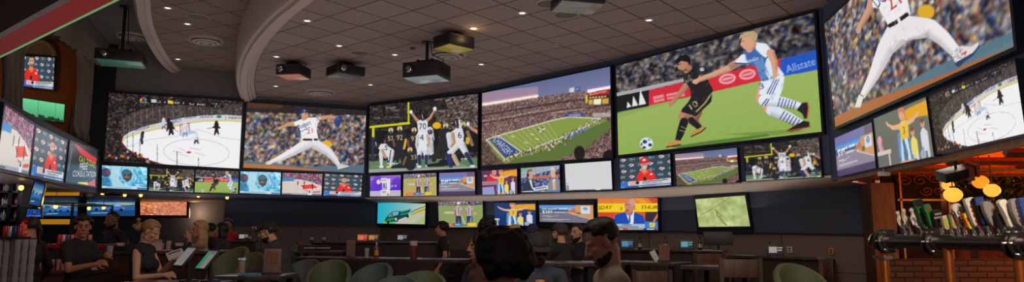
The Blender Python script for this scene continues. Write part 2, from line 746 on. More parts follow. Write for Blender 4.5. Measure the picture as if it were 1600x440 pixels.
Q = {}   # screens' corners in the photograph (TL, TR, BR, BL)
Q['hockey'] = [(171, 144.6), (379, 158.5), (373.5, 263), (162.7, 251.3)]
Q['pitcher'] = [(386.6, 160), (572, 172.5), (568.3, 270), (380.2, 261.5)]
Q['football'] = [(578, 166), (747, 146.5), (746, 262), (576.3, 269.5)]
Q['stadium'] = [(753.5, 145.6), (953.4, 104), (956, 245), (752.8, 258.5)]
Q['soccer'] = [(962.5, 103.5), (1271.5, 20), (1284, 205.5), (966.3, 242)]


def pic_hockey():
    p = Pic(208, 117, Q['hockey'], 3, (22, 20, 20))
    dark = [(24, 22, 24), (40, 34, 34), (62, 54, 52), (16, 16, 18), (110, 100, 96), (150, 60, 40), (30, 30, 34), (90, 74, 66), (190, 180, 176)]
    wt = [.24, .17, .1, .22, .07, .035, .1, .045, .02]
    p.crowd(None, dark, 5.0, 1, wt)
    L, R = (160, 140, 3.667), (260, 145, 3.52)
    def RL(x, y):   # right-crop point in left-crop units
        return ((260 + x / 3.52 - 160) * 3.667, (145 + y / 3.52 - 140) * 3.667)
    p.view(*L)
    ice = [(112, 300), (128, 278), (165, 262), (230, 242), (330, 220), (440, 205), RL(120, 166), RL(200, 156), RL(320, 153), RL(425, 160), RL(412, 420), RL(300, 415), (440, 436), (400, 436), (330, 420), (270, 402), (200, 372), (140, 335)]
    glass = [(108, 300), (108, 168), (200, 120), (300, 95), RL(0, 70), RL(420, 60), RL(425, 160), RL(200, 156), RL(120, 166), (440, 205), (330, 220), (230, 242), (165, 262)]
    p.poly(glass, (120, 108, 104), 0.34)
    for x, y0, y1 in ((122, 160, 285), (150, 145, 262), (182, 130, 250), (218, 117, 240), (250, 108, 232), (284, 100, 222), (322, 92, 212), (360, 88, 205), (400, 84, 196), (440, 80, 190)):
        p.line([(x, y0), (x, y1)], 2.2, (170, 165, 165), 0.55)
    for x in (30, 60, 95, 130, 165, 200, 245, 290, 335, 380):
        p.line([RL(x, 75), RL(x, 140)], 2.0, (165, 160, 160), 0.4)
    boards = [(112, 292), (118, 268), (150, 243), (220, 215), (300, 194), (400, 172), RL(20, 150), RL(80, 137), RL(200, 123), RL(320, 121), RL(425, 128), RL(425, 158), RL(320, 150), RL(200, 153), RL(120, 163), (440, 200), (330, 216), (230, 238), (165, 258), (128, 275)]
    p.poly(boards, (206, 206, 210))
    p.poly(ice, (238, 237, 240))
    top = [(114, 296), (128, 277), (165, 261), (230, 241), (330, 219), (440, 204), RL(120, 165), RL(200, 155), RL(320, 152), RL(425, 159)]
    p.line(top, 7, (214, 196, 74))
    p.text('HONDA', 182, 240, 14, (40, 50, 110), to=(268, 217))
    p.text('M', 280, 217, 18, (230, 180, 40), to=(300, 212))
    p.text('GEICO', 395, 192, 18, (30, 60, 140), to=RL(76, 158))
    p.text('enterprise', *RL(98, 148), 12, (40, 110, 70), to=RL(158, 138))
    p.text('HONDA', *RL(178, 140), 14, (50, 60, 120), to=RL(252, 135))
    p.ell(*RL(285, 131), 16, 8, (70, 120, 110))
    p.text('BRIDGESTONE', *RL(340, 142), 12, (40, 40, 46), to=RL(425, 145))
    # ice marks
    cir = []
    for i in range(30):
        a = 2 * PI * i / 29
        cir.append(RL(160 + 182 * math.cos(a), 325 + 72 * math.sin(a) + 0.12 * 60 * math.cos(a)))
    p.line(cir, 2.2, (176, 130, 140), 0.8)
    p.ell(*RL(117, 325), 14, 6, (190, 60, 70))
    for a, b in (((62, 300), (98, 318)), ((25, 318), (80, 326)), ((120, 300), (180, 312)), ((150, 325), (210, 345)), ((60, 330), (120, 352))):
        p.line([RL(*a), RL(*b)], 2.2, (190, 110, 120), 0.7)
    p.line([RL(150, 195), RL(300, 245), RL(425, 262)], 2.4, (150, 140, 150), 0.6)
    p.line([(140, 325), (260, 285), (440, 262)], 3, (150, 150, 160), 0.5)
    p.line([RL(320, 128), RL(322, 150)], 2.5, (120, 110, 110))
    # net and crease
    p.poly([RL(60, 225), RL(70, 235), RL(150, 222), RL(165, 212), RL(120, 203)], (170, 200, 230))
    p.line([RL(70, 218), RL(68, 175), RL(118, 166), RL(120, 205)], 4, (200, 50, 50))
    p.poly([RL(72, 215), RL(72, 178), RL(116, 170), RL(118, 203)], (190, 190, 196), 0.8)

    def skater(pts, body, legs, s=1.0, stick=None):
        x, y = pts
        p.limb([(x, y), (x - 9 * s, y + 30 * s)], [16 * s, 8 * s], legs)
        p.limb([(x, y), (x + 11 * s, y + 28 * s)], [16 * s, 8 * s], legs)
        p.limb([(x, y - 22 * s), (x, y)], [24 * s, 20 * s], body)
        p.limb([(x, y - 18 * s), (x + 17 * s, y - 4 * s)], 9 * s, body)
        p.limb([(x, y - 18 * s), (x - 17 * s, y - 6 * s)], 9 * s, body)
        p.ell(x, y - 33 * s, 8 * s, 9 * s, (30, 26, 26) if sum(body) < 200 else (214, 214, 216))
        if stick:
            p.line([(x + stick[0], y - 6 * s), (x + stick[1], y + stick[2])], 2.4, (60, 50, 46))
    skater((385, 226), (60, 50, 46), (46, 36, 32), 1.05, (10, 40, 14))
    skater((372, 205), (44, 34, 32), (34, 28, 26), 1.0)
    skater((344, 198), (206, 206, 210), (120, 120, 126), 0.9)
    skater(RL(20, 198), (36, 30, 30), (36, 30, 30), 1.0)
    skater(RL(95, 205), (220, 220, 224), (150, 170, 190), 1.15)
    skater(RL(157, 248), (226, 226, 230), (50, 56, 66), 1.0, (6, 16, 34))
    skater(RL(270, 196), (36, 28, 28), (40, 30, 28), 1.1, (-10, -55, 0))
    p.limb([(222, 305), (220, 275)], [14, 14], (24, 24, 28)); p.limb([(222, 275), (224, 256)], [16, 20], (52, 54, 66)); p.ell(227, 245, 8, 9, (30, 28, 30))
    # lower boards and the people in front
    low = [(106, 285), (112, 312), (138, 340), (196, 376), (268, 406), (330, 424), (420, 440)]
    p.line(low, 6, (140, 30, 40))
    front = [(40, 300), (106, 318), (135, 346), (195, 384), (265, 414), (330, 432), (400, 445), (400, 470), (0, 470), (0, 300)]
    p.crowd(front, dark, 7.0, 1, wt)
    r = random.Random(5)
    for i in range(70):
        x = 20 + r.random() * 330
        y = 318 + max(0, (x - 106)) * 0.5 + r.random() * 60 + (20 if x < 106 else 0)
        c = r.choice([(30, 24, 22), (20, 18, 18), (90, 66, 50), (160, 150, 146), (120, 44, 30), (180, 120, 40), (46, 40, 44)])
        p.ell(x, y, 7, 8, c)
    for (x, y0, y1) in ((140, 240, 330), (172, 245, 370), (210, 280, 395), (308, 312, 425), (420, 350, 440)):
        p.line([(x, y0), (x, y1)], 3, (60, 60, 66), 0.9)
    for (x, y0, y1) in ((52, 318, 410), (170, 355, 412)):
        p.line([RL(x, y0), RL(x, y1)], 3, (50, 50, 56), 0.95)
    # score strip
    p.poly([(258, 52), (258, 78), (330, 84), RL(230, 78), RL(230, 56), (360, 60)], (22, 22, 26), 0.85)
    for i, c in enumerate([(240, 200, 60), (230, 130, 40), (210, 50, 50), (120, 70, 160), (50, 100, 190), (70, 170, 90)]):
        a = PI + (i + 0.5) * PI / 6
        p.ell(230 + 13 * math.cos(a), 62 + 13 * math.sin(a), 6, 8, c, rot=a)
    p.text('NBCSN', 206, 76, 9, (220, 220, 225), to=(256, 78))
    p.poly([(274, 55), (302, 57), (302, 75), (274, 73)], (200, 200, 205))
    p.text('LA', 308, 76, 13, (235, 235, 240), to=(330, 77))
    p.text('4', 346, 78, 13, (235, 235, 240), to=(355, 79))
    p.poly([(368, 60), RL(30, 46), RL(30, 62), (368, 80)], (222, 200, 60))
    p.text('ANA', *RL(34, 60), 13, (240, 240, 240), to=RL(66, 62))
    p.text('0', *RL(82, 62), 12, (240, 240, 240), to=RL(90, 63))
    p.text('2nd', *RL(118, 66), 11, (235, 235, 240), to=RL(144, 68))
    p.text('14:03', *RL(164, 69), 11, (235, 235, 240), to=RL(206, 71))
    p.poly([RL(234, 52), RL(310, 56), RL(308, 84), RL(236, 80)], (12, 12, 14))
    p.text('POWER PLAY', *RL(240, 64), 8, (200, 200, 204), to=RL(304, 67)); p.text('SHOT 1', *RL(256, 78), 8, (230, 230, 234), to=RL(290, 80))
    return p.out()


BASE_PAL = [(66, 84, 118), (38, 52, 88), (140, 136, 138), (196, 190, 188), (106, 78, 64), (160, 122, 98), (48, 46, 54), (186, 160, 84), (80, 74, 76), (120, 56, 52)]
BASE_W = [.11, .11, .12, .09, .15, .14, .14, .04, .08, .02]


def pic_pitcher():
    p = Pic(188, 106, Q['pitcher'], 4, (60, 60, 70))
    p.crowd(None, BASE_PAL, 10.0, 3, BASE_W)
    p.view(370, 140, 2.59)
    p.poly([(40, 50), (530, 80), (530, 106), (300, 98), (40, 92)], (38, 30, 32), 0.9)
    p.poly([(40, 50), (190, 58), (180, 76), (40, 74)], (96, 56, 34), 0.7)
    p.soft(2)
    p.view(410, 155, 3.664)
    p.ell(362, 258, 34, 22, (226, 172, 30))
    p.poly([(-120, 345), (240, 385), (600, 372), (600, 440), (-120, 440)], (84, 108, 124))
    p.poly([(-120, 362), (0, 372), (100, 378), (330, 402), (360, 412), (330, 425), (-120, 420)], (176, 108, 62))
    p.soft(1)
    sk = (206, 150, 118)
    wh = (232, 228, 230)
    p.limb([(188, 140), (142, 146), (97, 166)], [30, 20, 14], sk)
    p.ell(96, 166, 12, 8, sk)
    p.limb([(318, 112), (370, 103), (425, 106)], [26, 21, 16], sk)
    p.ell(430, 130, 17, 31, (40, 66, 130), rot=0.15); p.ell(424, 112, 12, 10, (60, 86, 150))
    p.limb([(262, 248), (170, 300), (100, 336), (52, 354)], [62, 46, 34, 20], wh)
    p.limb([(285, 248), (372, 298), (410, 340), (436, 378)], [62, 50, 36, 22], (224, 220, 224))
    p.limb([(246, 262), (180, 304), (110, 340)], [10, 8, 5], (206, 200, 206), 0.7)
    p.ell(40, 360, 24, 11, (222, 214, 200), rot=-0.25); p.ell(22, 366, 8, 4, (190, 160, 90))
    p.poly([(425, 372), (442, 366), (494, 378), (494, 386), (470, 392), (440, 404), (428, 398)], (206, 200, 200)); p.line([(434, 402), (470, 392), (494, 386)], 5, (60, 60, 80))
    p.poly([(178, 132), (224, 112), (262, 106), (300, 104), (332, 104), (324, 126), (312, 142), (308, 178), (320, 240), (222, 240), (216, 186), (204, 150), (182, 152)], (236, 233, 234))
    p.poly([(300, 104), (332, 104), (324, 128), (306, 134)], (216, 212, 216))
    p.line([(310, 104), (326, 122)], 4, (44, 60, 120))
    p.limb([(232, 112), (246, 104)], 22, sk)
    p.ell(240, 90, 20, 24, sk); p.ell(256, 96, 6, 8, sk)
    p.poly([(208, 82), (210, 66), (226, 56), (246, 58), (254, 70), (254, 78), (232, 78)], (34, 52, 110)); p.line([(240, 74), (262, 70)], 7, (30, 46, 100))
    p.line([(244, 84), (254, 83)], 4, (90, 60, 50)); p.line([(246, 102), (254, 102)], 3, (150, 90, 80))
    p.text('LA', 232, 72, 10, (225, 225, 230), to=(246, 70))
    p.line([(234, 230), (310, 230)], 12, (28, 26, 32)); p.poly([(282, 224), (292, 224), (292, 238), (282, 238)], wh)
    p.text('Dodgers', 206, 182, 26, (36, 58, 126), to=(276, 152), shear=0.2)
    p.line([(214, 186), (270, 160)], 3, (36, 58, 126))
    folds(p, [(225, 120), (300, 115), (310, 180), (230, 230), (316, 236)], 12, 1, (190, 186, 200), .4)
    folds(p, [(250, 250), (170, 300), (110, 335), (372, 298), (415, 350), (290, 250)], 16, 2, (186, 180, 192), .35)
    p.text('21', 254, 198, 26, (190, 40, 56), to=(288, 190))
    return p.out()


def pic_pitcher_big(quad):
    p = Pic(288, 162, quad, 5, (60, 60, 70))
    p.crowd(None, BASE_PAL, 13.0, 6, BASE_W)
    p.view(1310, 0, 2.316)
    p.ell(318, 48, 30, 26, (220, 168, 40))
    p.poly([(660, 100), (340, 248), (180, 336), (0, 430), (0, 450), (660, 200)], (84, 116, 130))
    p.poly([(-30, 435), (0, 416), (60, 388), (130, 356), (300, 300), (420, 252), (520, 204), (660, 150), (660, 260), (-30, 470)], (168, 98, 54))
    p.poly([(420, 250), (520, 200), (660, 130), (660, 160), (500, 216)], (96, 122, 128))
    p.soft(2)
    sk = (206, 152, 122)
    p.limb([(132, -30), (112, 40), (78, 100)], [34, 26, 18], sk)
    p.ell(74, 112, 9, 14, sk, rot=0.2)
    wh = (230, 226, 228)
    p.limb([(220, 118), (172, 180), (130, 275), (90, 345)], [92, 62, 40, 22], wh)
    p.limb([(250, 106), (330, 106), (376, 140), (424, 190)], [88, 66, 56, 42], (234, 230, 232))
    p.poly([(180, 130), (186, 105), (248, 72), (276, 70), (330, 78), (300, 130), (262, 140), (222, 148), (196, 190)], wh)
    p.limb([(212, 150), (180, 215), (140, 290)], [12, 9, 6], (204, 196, 204), 0.6)
    p.limb([(330, 128), (376, 165), (408, 196)], [10, 9, 8], (206, 198, 206), 0.6)
    p.poly([(62, 378), (74, 345), (88, 338), (94, 350), (86, 366), (80, 390), (60, 394)], (226, 218, 206)); p.line([(60, 392), (78, 390)], 6, (150, 120, 60))
    p.line([(80, 344), (92, 350)], 3, (120, 60, 50))
    p.poly([(412, 200), (424, 176), (446, 168), (480, 170), (504, 154), (508, 164), (486, 190), (460, 208), (430, 232), (418, 220)], (222, 216, 214))
    r = random.Random(3)
    for i in range(40):
        p.ell(418 + r.random() * 34, 178 + r.random() * 36, 2, 2, (130, 125, 130))
    p.poly([(420, 228), (452, 210), (490, 188), (509, 160), (508, 172), (486, 202), (456, 222), (436, 242), (424, 238)], (44, 56, 96))
    p.line([(448, 196), (462, 188), (456, 200)], 4, (196, 60, 50))
    p.poly([(122, -30), (124, 30), (146, 34), (180, 96), (262, 58), (250, 0), (240, -40)], (236, 233, 234))
    p.limb([(186, 98), (212, 84), (248, 58)], 15, (26, 26, 32)); p.poly([(212, 74), (222, 70), (228, 86), (218, 90)], wh)
    p.text('Dodgers', 152, 44, 40, (34, 56, 130), to=(226, -40), shear=0.2)
    folds(p, [(150, 34), (180, 90), (255, 55), (245, 0), (200, 20)], 16, 1, (190, 186, 200))
    folds(p, [(220, 100), (170, 200), (130, 290), (330, 100), (390, 160), (260, 100)], 26, 2, (190, 182, 196))
    p.text('21', 190, 44, 48, (196, 44, 54), to=(232, 14))
    p.grain(None, 3)
    return p.out()


def pic_football():
    p = Pic(208, 142, Q['football'], 6, (20, 20, 20))
    pal = [(26, 25, 26), (44, 40, 38), (90, 78, 70), (16, 16, 18), (140, 124, 112), (186, 172, 160), (66, 56, 50), (120, 70, 60)]
    p.view(570, 150, 3.67)
    p.crowd(None, pal[:4], 6, 2)
    p.view(660, 140, 3.385)
    p.crowd([(60, 0), (300, 0), (300, 255), (110, 240), (70, 180)], pal, 6.5, 1, [.18, .16, .14, .1, .16, .12, .1, .04])
    p.poly([(40, 60), (60, 100), (90, 110), (130, 100), (120, 55)], (30, 28, 28), 0.7)
    p.view(570, 150, 3.67)
    for (x, y, w, h) in ((45, 70, 30, 12), (120, 60, 60, 16), (50, 120, 40, 12), (140, 118, 70, 8), (150, 78, 50, 10)):
        p.crowd([(x, y), (x + w, y), (x + w, y + h), (x, y + h)], [(90, 84, 80), (40, 38, 38), (140, 132, 128)], 4, 1)
    p.poly([(20, 200), (700, 190), (700, 320), (20, 330)], (16, 18, 20), 0.75)
    p.poly([(20, 372), (300, 362), (700, 350), (700, 460), (20, 460)], (92, 122, 88))
    p.poly([(20, 418), (700, 398), (700, 460), (20, 460)], (150, 158, 148))
    p.soft(1)
    r = random.Random(2)
    for i in range(60):
        x = 20 + r.random() * 640
        p.line([(x, 385 + r.random() * 25), (x + 12 + r.random() * 30, 385 + r.random() * 25)], 3, r.choice([(74, 104, 72), (120, 140, 112), (170, 176, 166)]), 0.7)
    ye = (206, 204, 40)
    p.line([(50, 182), (50, 238)], 14, ye)
    p.line([(32, 179), (254, 156)], 13, ye)
    p.line([(251, 40), (251, 156)], 10, ye)
    p.line([(48, 240), (46, 370)], 13, (40, 48, 84)); 
    wh, bl, nv, sk, gd = (214, 216, 222), (38, 38, 44), (40, 50, 96), (196, 140, 112), (212, 192, 140)

    def helmet(x, y, s, c, m=(60, 60, 66)):
        p.ell(x, y, 15 * s, 17 * s, c)
        p.line([(x - 3 * s, y - 16 * s), (x + 1 * s, y + 4 * s)], 3 * s, m)
        p.poly([(x - 9 * s, y + 4 * s), (x + 9 * s, y + 4 * s), (x + 7 * s, y + 16 * s), (x - 7 * s, y + 16 * s)], (70, 58, 50))

    def stander(x, y, s, jc, pc, hc, num=None, nc=(206, 190, 140), sock=None):
        """y = helmet centre"""
        p.limb([(x - 11 * s, y + 98 * s), (x - 13 * s, y + 150 * s), (x - 13 * s, y + 196 * s)], [27 * s, 22 * s, 13 * s], pc)
        p.limb([(x + 11 * s, y + 98 * s), (x + 15 * s, y + 150 * s), (x + 15 * s, y + 196 * s)], [27 * s, 22 * s, 13 * s], pc)
        if sock:
            p.limb([(x - 13 * s, y + 150 * s), (x - 13 * s, y + 196 * s)], [18 * s, 13 * s], sock)
            p.limb([(x + 15 * s, y + 150 * s), (x + 15 * s, y + 196 * s)], [18 * s, 13 * s], sock)
        p.ell(x - 14 * s, y + 204 * s, 10 * s, 6 * s, (190, 190, 190)); p.ell(x + 16 * s, y + 204 * s, 10 * s, 6 * s, (190, 190, 190))
        p.poly([(x - 33 * s, y + 28 * s), (x - 18 * s, y + 16 * s), (x + 18 * s, y + 16 * s), (x + 33 * s, y + 28 * s), (x + 25 * s, y + 60 * s), (x + 22 * s, y + 104 * s), (x - 22 * s, y + 104 * s), (x - 25 * s, y + 60 * s)], jc)
        for q in (-1, 1):
            p.limb([(x + q * 30 * s, y + 34 * s), (x + q * 36 * s, y + 66 * s)], [18 * s, 14 * s], jc)
            p.limb([(x + q * 36 * s, y + 66 * s), (x + q * 33 * s, y + 98 * s)], [13 * s, 11 * s], (120, 84, 66))
        helmet(x, y, s, hc)
        if num:
            p.text(num, x - 17 * s, y + 66 * s, 30 * s, nc, to=(x + 17 * s, y + 64 * s))
    stander(150, 197, 0.92, bl, bl, gd, '57')
    stander(201, 188, 0.98, bl, bl, gd, '92')
    stander(283, 196, 0.95, bl, bl, gd, '93')
    p.limb([(236, 250), (226, 300)], 13, (212, 180, 50))
    # the other half, in the right crop's frame
    V = lambda x, y: ((660 + x / 3.385 - 570) * 3.67, (140 + y / 3.385 - 150) * 3.67)
    p.ell(*V(75, 190), 24, 19, (226, 172, 30))
    stander(*V(215, 185), 0.95, bl, bl, gd, None)
    p.limb([V(238, 225), V(262, 290)], 20, (150, 110, 84))
    stander(*V(122, 192), 0.98, bl, bl, gd, None)
    p.limb([V(100, 250), V(90, 300), V(60, 370)], 26, bl)
    # jumper with both arms up, and number 4 in front
    p.limb([(308, 150), (282, 118), (268, 98)], [20, 15, 11], sk); p.ell(265, 92, 9, 11, (224, 224, 228))
    p.limb([(352, 145), V(42, 148), V(62, 112)], [20, 15, 11], sk); p.ell(*V(65, 102), 10, 12, (224, 224, 228))
    p.poly([(300, 150), (318, 136), (346, 136), (362, 150), (358, 190), (352, 235), (308, 235), (304, 190)], wh)
    helmet(332, 126, 1.0, (26, 30, 50), (214, 214, 220))
    p.text('70', 312, 192, 34, (40, 42, 60), to=(352, 190))
    p.limb([V(38, 215), V(45, 260)], 40, (206, 208, 214)); helmet(*V(40, 224), 0.9, (40, 44, 66), (214, 214, 220)); p.text('24', *V(30, 278), 26, (60, 60, 74), to=V(62, 276)); p.limb([V(42, 280), V(44, 330)], 34, (196, 198, 206))
    p.limb([(316, 300), (312, 340), (314, 392)], [36, 27, 15], wh); p.limb([(344, 300), (352, 340), (352, 388)], [36, 27, 15], wh)
    p.limb([(312, 345), (314, 392)], [22, 15], nv); p.limb([(352, 345), (352, 388)], [22, 15], nv)
    p.ell(312, 402, 13, 7, (220, 220, 224)); p.ell(360, 398, 13, 7, (220, 220, 224))
    p.poly([(300, 214), (316, 206), (346, 206), (362, 216), (358, 260), (356, 312), (304, 312), (306, 262)], (222, 224, 230))
    p.limb([(304, 226), (296, 280), (300, 300)], [18, 14, 11], (206, 200, 204)); p.limb([(360, 226), (368, 290)], [18, 13], (200, 170, 150))
    p.text('4', 316, 256, 36, (30, 34, 60), to=(338, 255))
    # bent player at left
    p.limb([(110, 290), (95, 330), (96, 396)], [36, 27, 14], wh); p.limb([(150, 320), (148, 360), (150, 396)], [40, 28, 15], (206, 208, 214))
    p.poly([(78, 300), (92, 274), (122, 274), (152, 300), (164, 340), (130, 350), (104, 318)], wh)
    p.line([(150, 310), (140, 380)], 6, nv)
    helmet(66, 278, 1.0, (36, 40, 56), (220, 220, 224)); p.text('5', 106, 304, 28, (50, 54, 76), to=(126, 314)); p.limb([(100, 310), (120, 350)], 15, (190, 150, 130))
    p.ell(96, 404, 14, 7, (220, 220, 224)); p.ell(136, 404, 14, 6, (214, 200, 120))
    # seated black shirt
    p.limb([(245, 330), (258, 320), (280, 325)], [26, 36, 40], bl); p.limb([(262, 330), (262, 392)], [60, 66], bl)
    p.limb([(250, 394), (200, 398), (160, 406)], [34, 28, 16], bl); p.limb([(236, 350), (222, 390)], 12, (128, 90, 70))
    helmet(259, 308, 0.95, gd); p.text('33', 268, 364, 26, (200, 182, 130), to=(296, 360))
    # heap at right and number 6
    p.limb([V(100, 385), V(180, 380), V(195, 350)], [34, 40, 30], (26, 28, 40)); p.limb([V(30, 400), V(110, 392)], [16, 26], (30, 30, 40))
    p.limb([V(140, 340), V(150, 400)], [44, 26], nv); p.limb([V(165, 350), V(185, 390)], 26, (190, 160, 140))
    p.limb([V(190, 280), V(155, 325), V(140, 330)], [46, 34, 20], wh); p.limb([V(205, 290), V(235, 345), V(262, 390)], [44, 28, 15], wh)
    p.limb([V(232, 340), V(262, 392)], [26, 16], nv); p.ell(*V(264, 402), 15, 7, (220, 220, 224))
    p.limb([V(140, 240), V(150, 300)], 34, (206, 208, 214))
    p.poly([V(150, 225), V(175, 205), V(210, 205), V(218, 240), V(214, 290), V(172, 292), V(160, 262)], wh)
    p.limb([V(160, 232), V(168, 280), V(150, 300)], [18, 15, 12], sk); p.limb([V(200, 200), V(195, 165)], [16, 10], (214, 214, 220))
    helmet(*V(176, 182), 1.05, (34, 38, 58), (220, 220, 224)); p.text('6', *V(188, 258), 36, (36, 40, 66), to=V(208, 256))
    p.limb([V(292, 225), V(262, 210), V(242, 190)], [22, 16, 10], sk); p.ell(*V(240, 182), 9, 12, (226, 226, 230)); p.poly([V(230, 250), V(250, 255), V(244, 290), V(226, 285)], (206, 170, 40))
    return p.out()


def pic_stadium():
    p = Pic(208, 122, Q['stadium'], 8, (90, 80, 80))
    A, B = (750, 100, 2.667), (850, 95, 2.75)
    V = lambda x, y: ((850 + x / 2.75 - 750) * 2.667, (95 + y / 2.75 - 100) * 2.667)
    p.view(*A)
    p.grad([(-10, -20), (620, -20), (620, 200), (-10, 200)], (44, 74, 122), (150, 140, 170))
    cr = [(120, 92, 84), (170, 140, 130), (84, 62, 58), (206, 184, 176), (60, 46, 46), (146, 110, 104), (100, 60, 56), (46, 42, 46)]
    p.crowd([(-10, 172), (230, 138), V(170, 130), V(330, 150), V(330, 460), (-10, 460)], cr, 3.0, 0, None)
    p.poly([(-10, 120), (235, 96), (235, 138), (-10, 172)], (198, 150, 160), 0.55)
    p.line([(8, 170), (120, 153), (232, 135)], 9, (255, 240, 226))
    p.line([(8, 170), (232, 135)], 18, (255, 220, 210), 0.35)
    for (a, b, w, c, al) in (((0, 215), (330, 160), 8, (54, 44, 46), .75), ((0, 240), (290, 188), 3, (210, 190, 160), .6), ((0, 248), (330, 192), 6, (60, 46, 46), .7), ((0, 200), (320, 150), 4, (70, 60, 64), .5)):
        p.line([a, b], w, c, al)
    p.line([(330, 160), V(300, 155)], 8, (54, 44, 46), .7); p.line([(330, 192), V(300, 190)], 6, (60, 46, 46), .7); p.line([(290, 205), V(170, 205)], 4, (206, 190, 170), .6)
    # field
    p.poly([(25, 312), (290, 236), V(100, 238), V(250, 244), V(275, 262), V(120, 330), V(0, 400), (180, 395), (100, 412), (70, 385)], (126, 138, 66))
    p.poly([V(275, 255), V(295, 275), V(200, 380), V(60, 440), (150, 420), (120, 400), (290, 350), V(120, 318)], (92, 112, 56))
    p.crowd([V(295, 290), V(300, 470), V(20, 470), V(60, 420), V(180, 370), V(240, 320)], cr, 4.5, 0)
    p.crowd([(-10, 300), (20, 320), (60, 380), (100, 415), (170, 408), (290, 402), (290, 450), (-10, 450)], [(60, 50, 48), (90, 70, 60), (40, 34, 34), (140, 100, 90), (110, 96, 60)], 4.5, 0)
    p.poly([(82, 298), (290, 238), V(80, 240), V(225, 246), V(110, 305), (290, 326), (165, 366)], (134, 150, 70))
    p.poly([(40, 312), (72, 300), (166, 362), (100, 388)], (58, 74, 128))
    p.line([(26, 314), (72, 298), (290, 236), V(100, 242), V(240, 248), V(110, 312), (290, 322), (168, 368), (100, 396), (28, 316)], 4, (220, 216, 210))
    p.line([(76, 300), (168, 366)], 4, (226, 222, 214))
    p.text('CHARGERS', 50, 318, 28, (214, 216, 226), to=(112, 382))
    for i in range(1, 10):
        t = i / 10
        a = (80 + t * 215, 298 - t * 62)
        b0 = (168 + t * 165, 364 - t * 62)
        p.line([a, b0], 1.6, (214, 214, 180), 0.75)
    for q in ((125, 300), (180, 325), (205, 292), (225, 310)):
        p.line([q, (q[0] + 12, q[1] + 3)], 3, (235, 235, 225))
    r = random.Random(9)
    for i in range(14):
        p.ell(232 + r.random() * 30, 265 + r.random() * 18, 2, 3, r.choice([(230, 230, 230), (40, 50, 100)]))
    p.poly([V(75, 322), V(165, 285), V(190, 292), V(100, 335)], (90, 124, 176), 0.8)
    for i in range(160):
        t = r.random()
        x, y = V(0 + 230 * t, 375 - 125 * t)
        p.ell(x + r.gauss(0, 8), y + r.gauss(0, 7), 2, 3.4, r.choice([(226, 224, 224), (60, 60, 90), (40, 30, 30), (170, 60, 60), (220, 210, 200)]))
    for i in range(90):
        t = r.random()
        p.ell(100 + 190 * t + r.gauss(0, 6), 392 - 62 * t + r.gauss(0, 6), 2, 3.4, r.choice([(226, 224, 224), (70, 60, 60), (150, 50, 50), (40, 30, 30)]))
    p.line([(54, 320), (54, 288)], 2, (220, 200, 80)); p.line([(62, 316), (62, 284)], 2, (220, 200, 80)); p.line([(54, 303), (62, 300)], 2, (220, 200, 80))
    p.poly([V(78, 228), V(170, 226), V(170, 240), V(78, 242)], (70, 76, 150), 0.8); p.text('CHARGERS', *V(100, 240), 9, (230, 230, 235), to=V(150, 238))
    p.poly([V(205, 224), V(290, 222), V(290, 240), V(205, 242)], (200, 190, 186), 0.7)
    # scoreboard
    p.poly([V(180, 125), V(285, 106), V(288, 120), V(182, 140)], (255, 236, 232)); p.poly([V(184, 114), V(284, 98), V(285, 108), V(182, 126)], (120, 120, 190), .7)
    p.poly([V(182, 140), V(285, 120), V(285, 190), V(182, 192)], (60, 40, 40))
    p.poly([V(184, 142), V(278, 124), V(278, 142), V(184, 152)], (190, 40, 46)); p.text('Budweiser', *V(192, 150), 10, (240, 220, 210), to=V(268, 134))
    for i in range(6):
        p.poly([V(190 + i * 13, 156 - i), V(198 + i * 13, 155 - i), V(198 + i * 13, 163 - i), V(190 + i * 13, 164 - i)], (230, 190, 90))
    p.poly([V(208, 166), V(242, 163), V(242, 188), V(208, 189)], (240, 236, 190)); p.poly([V(186, 168), V(204, 167), V(204, 188), V(186, 189)], (200, 170, 90)); p.poly([V(246, 164), V(276, 160), V(276, 184), V(246, 186)], (206, 160, 80))
    p.poly([V(172, 150), V(182, 148), V(182, 182), V(172, 183)], (206, 190, 60))
    p.poly([V(102, 120), V(150, 112), V(150, 132), V(102, 138)], (206, 206, 214)); p.poly([V(124, 116), V(150, 112), V(150, 132), V(124, 135)], (70, 90, 150)); p.text('NFL', *V(130, 128), 8, (230, 230, 235), to=V(146, 126))
    # fans' heads at the bottom
    p.ell(*V(146, 395), 24, 30, (34, 26, 26)); p.ell(*V(275, 408), 26, 26, (30, 22, 22)); p.poly([V(115, 430), V(180, 425), V(185, 470), V(110, 470)], (40, 28, 30))
    p.soft(1)
    return p.out()


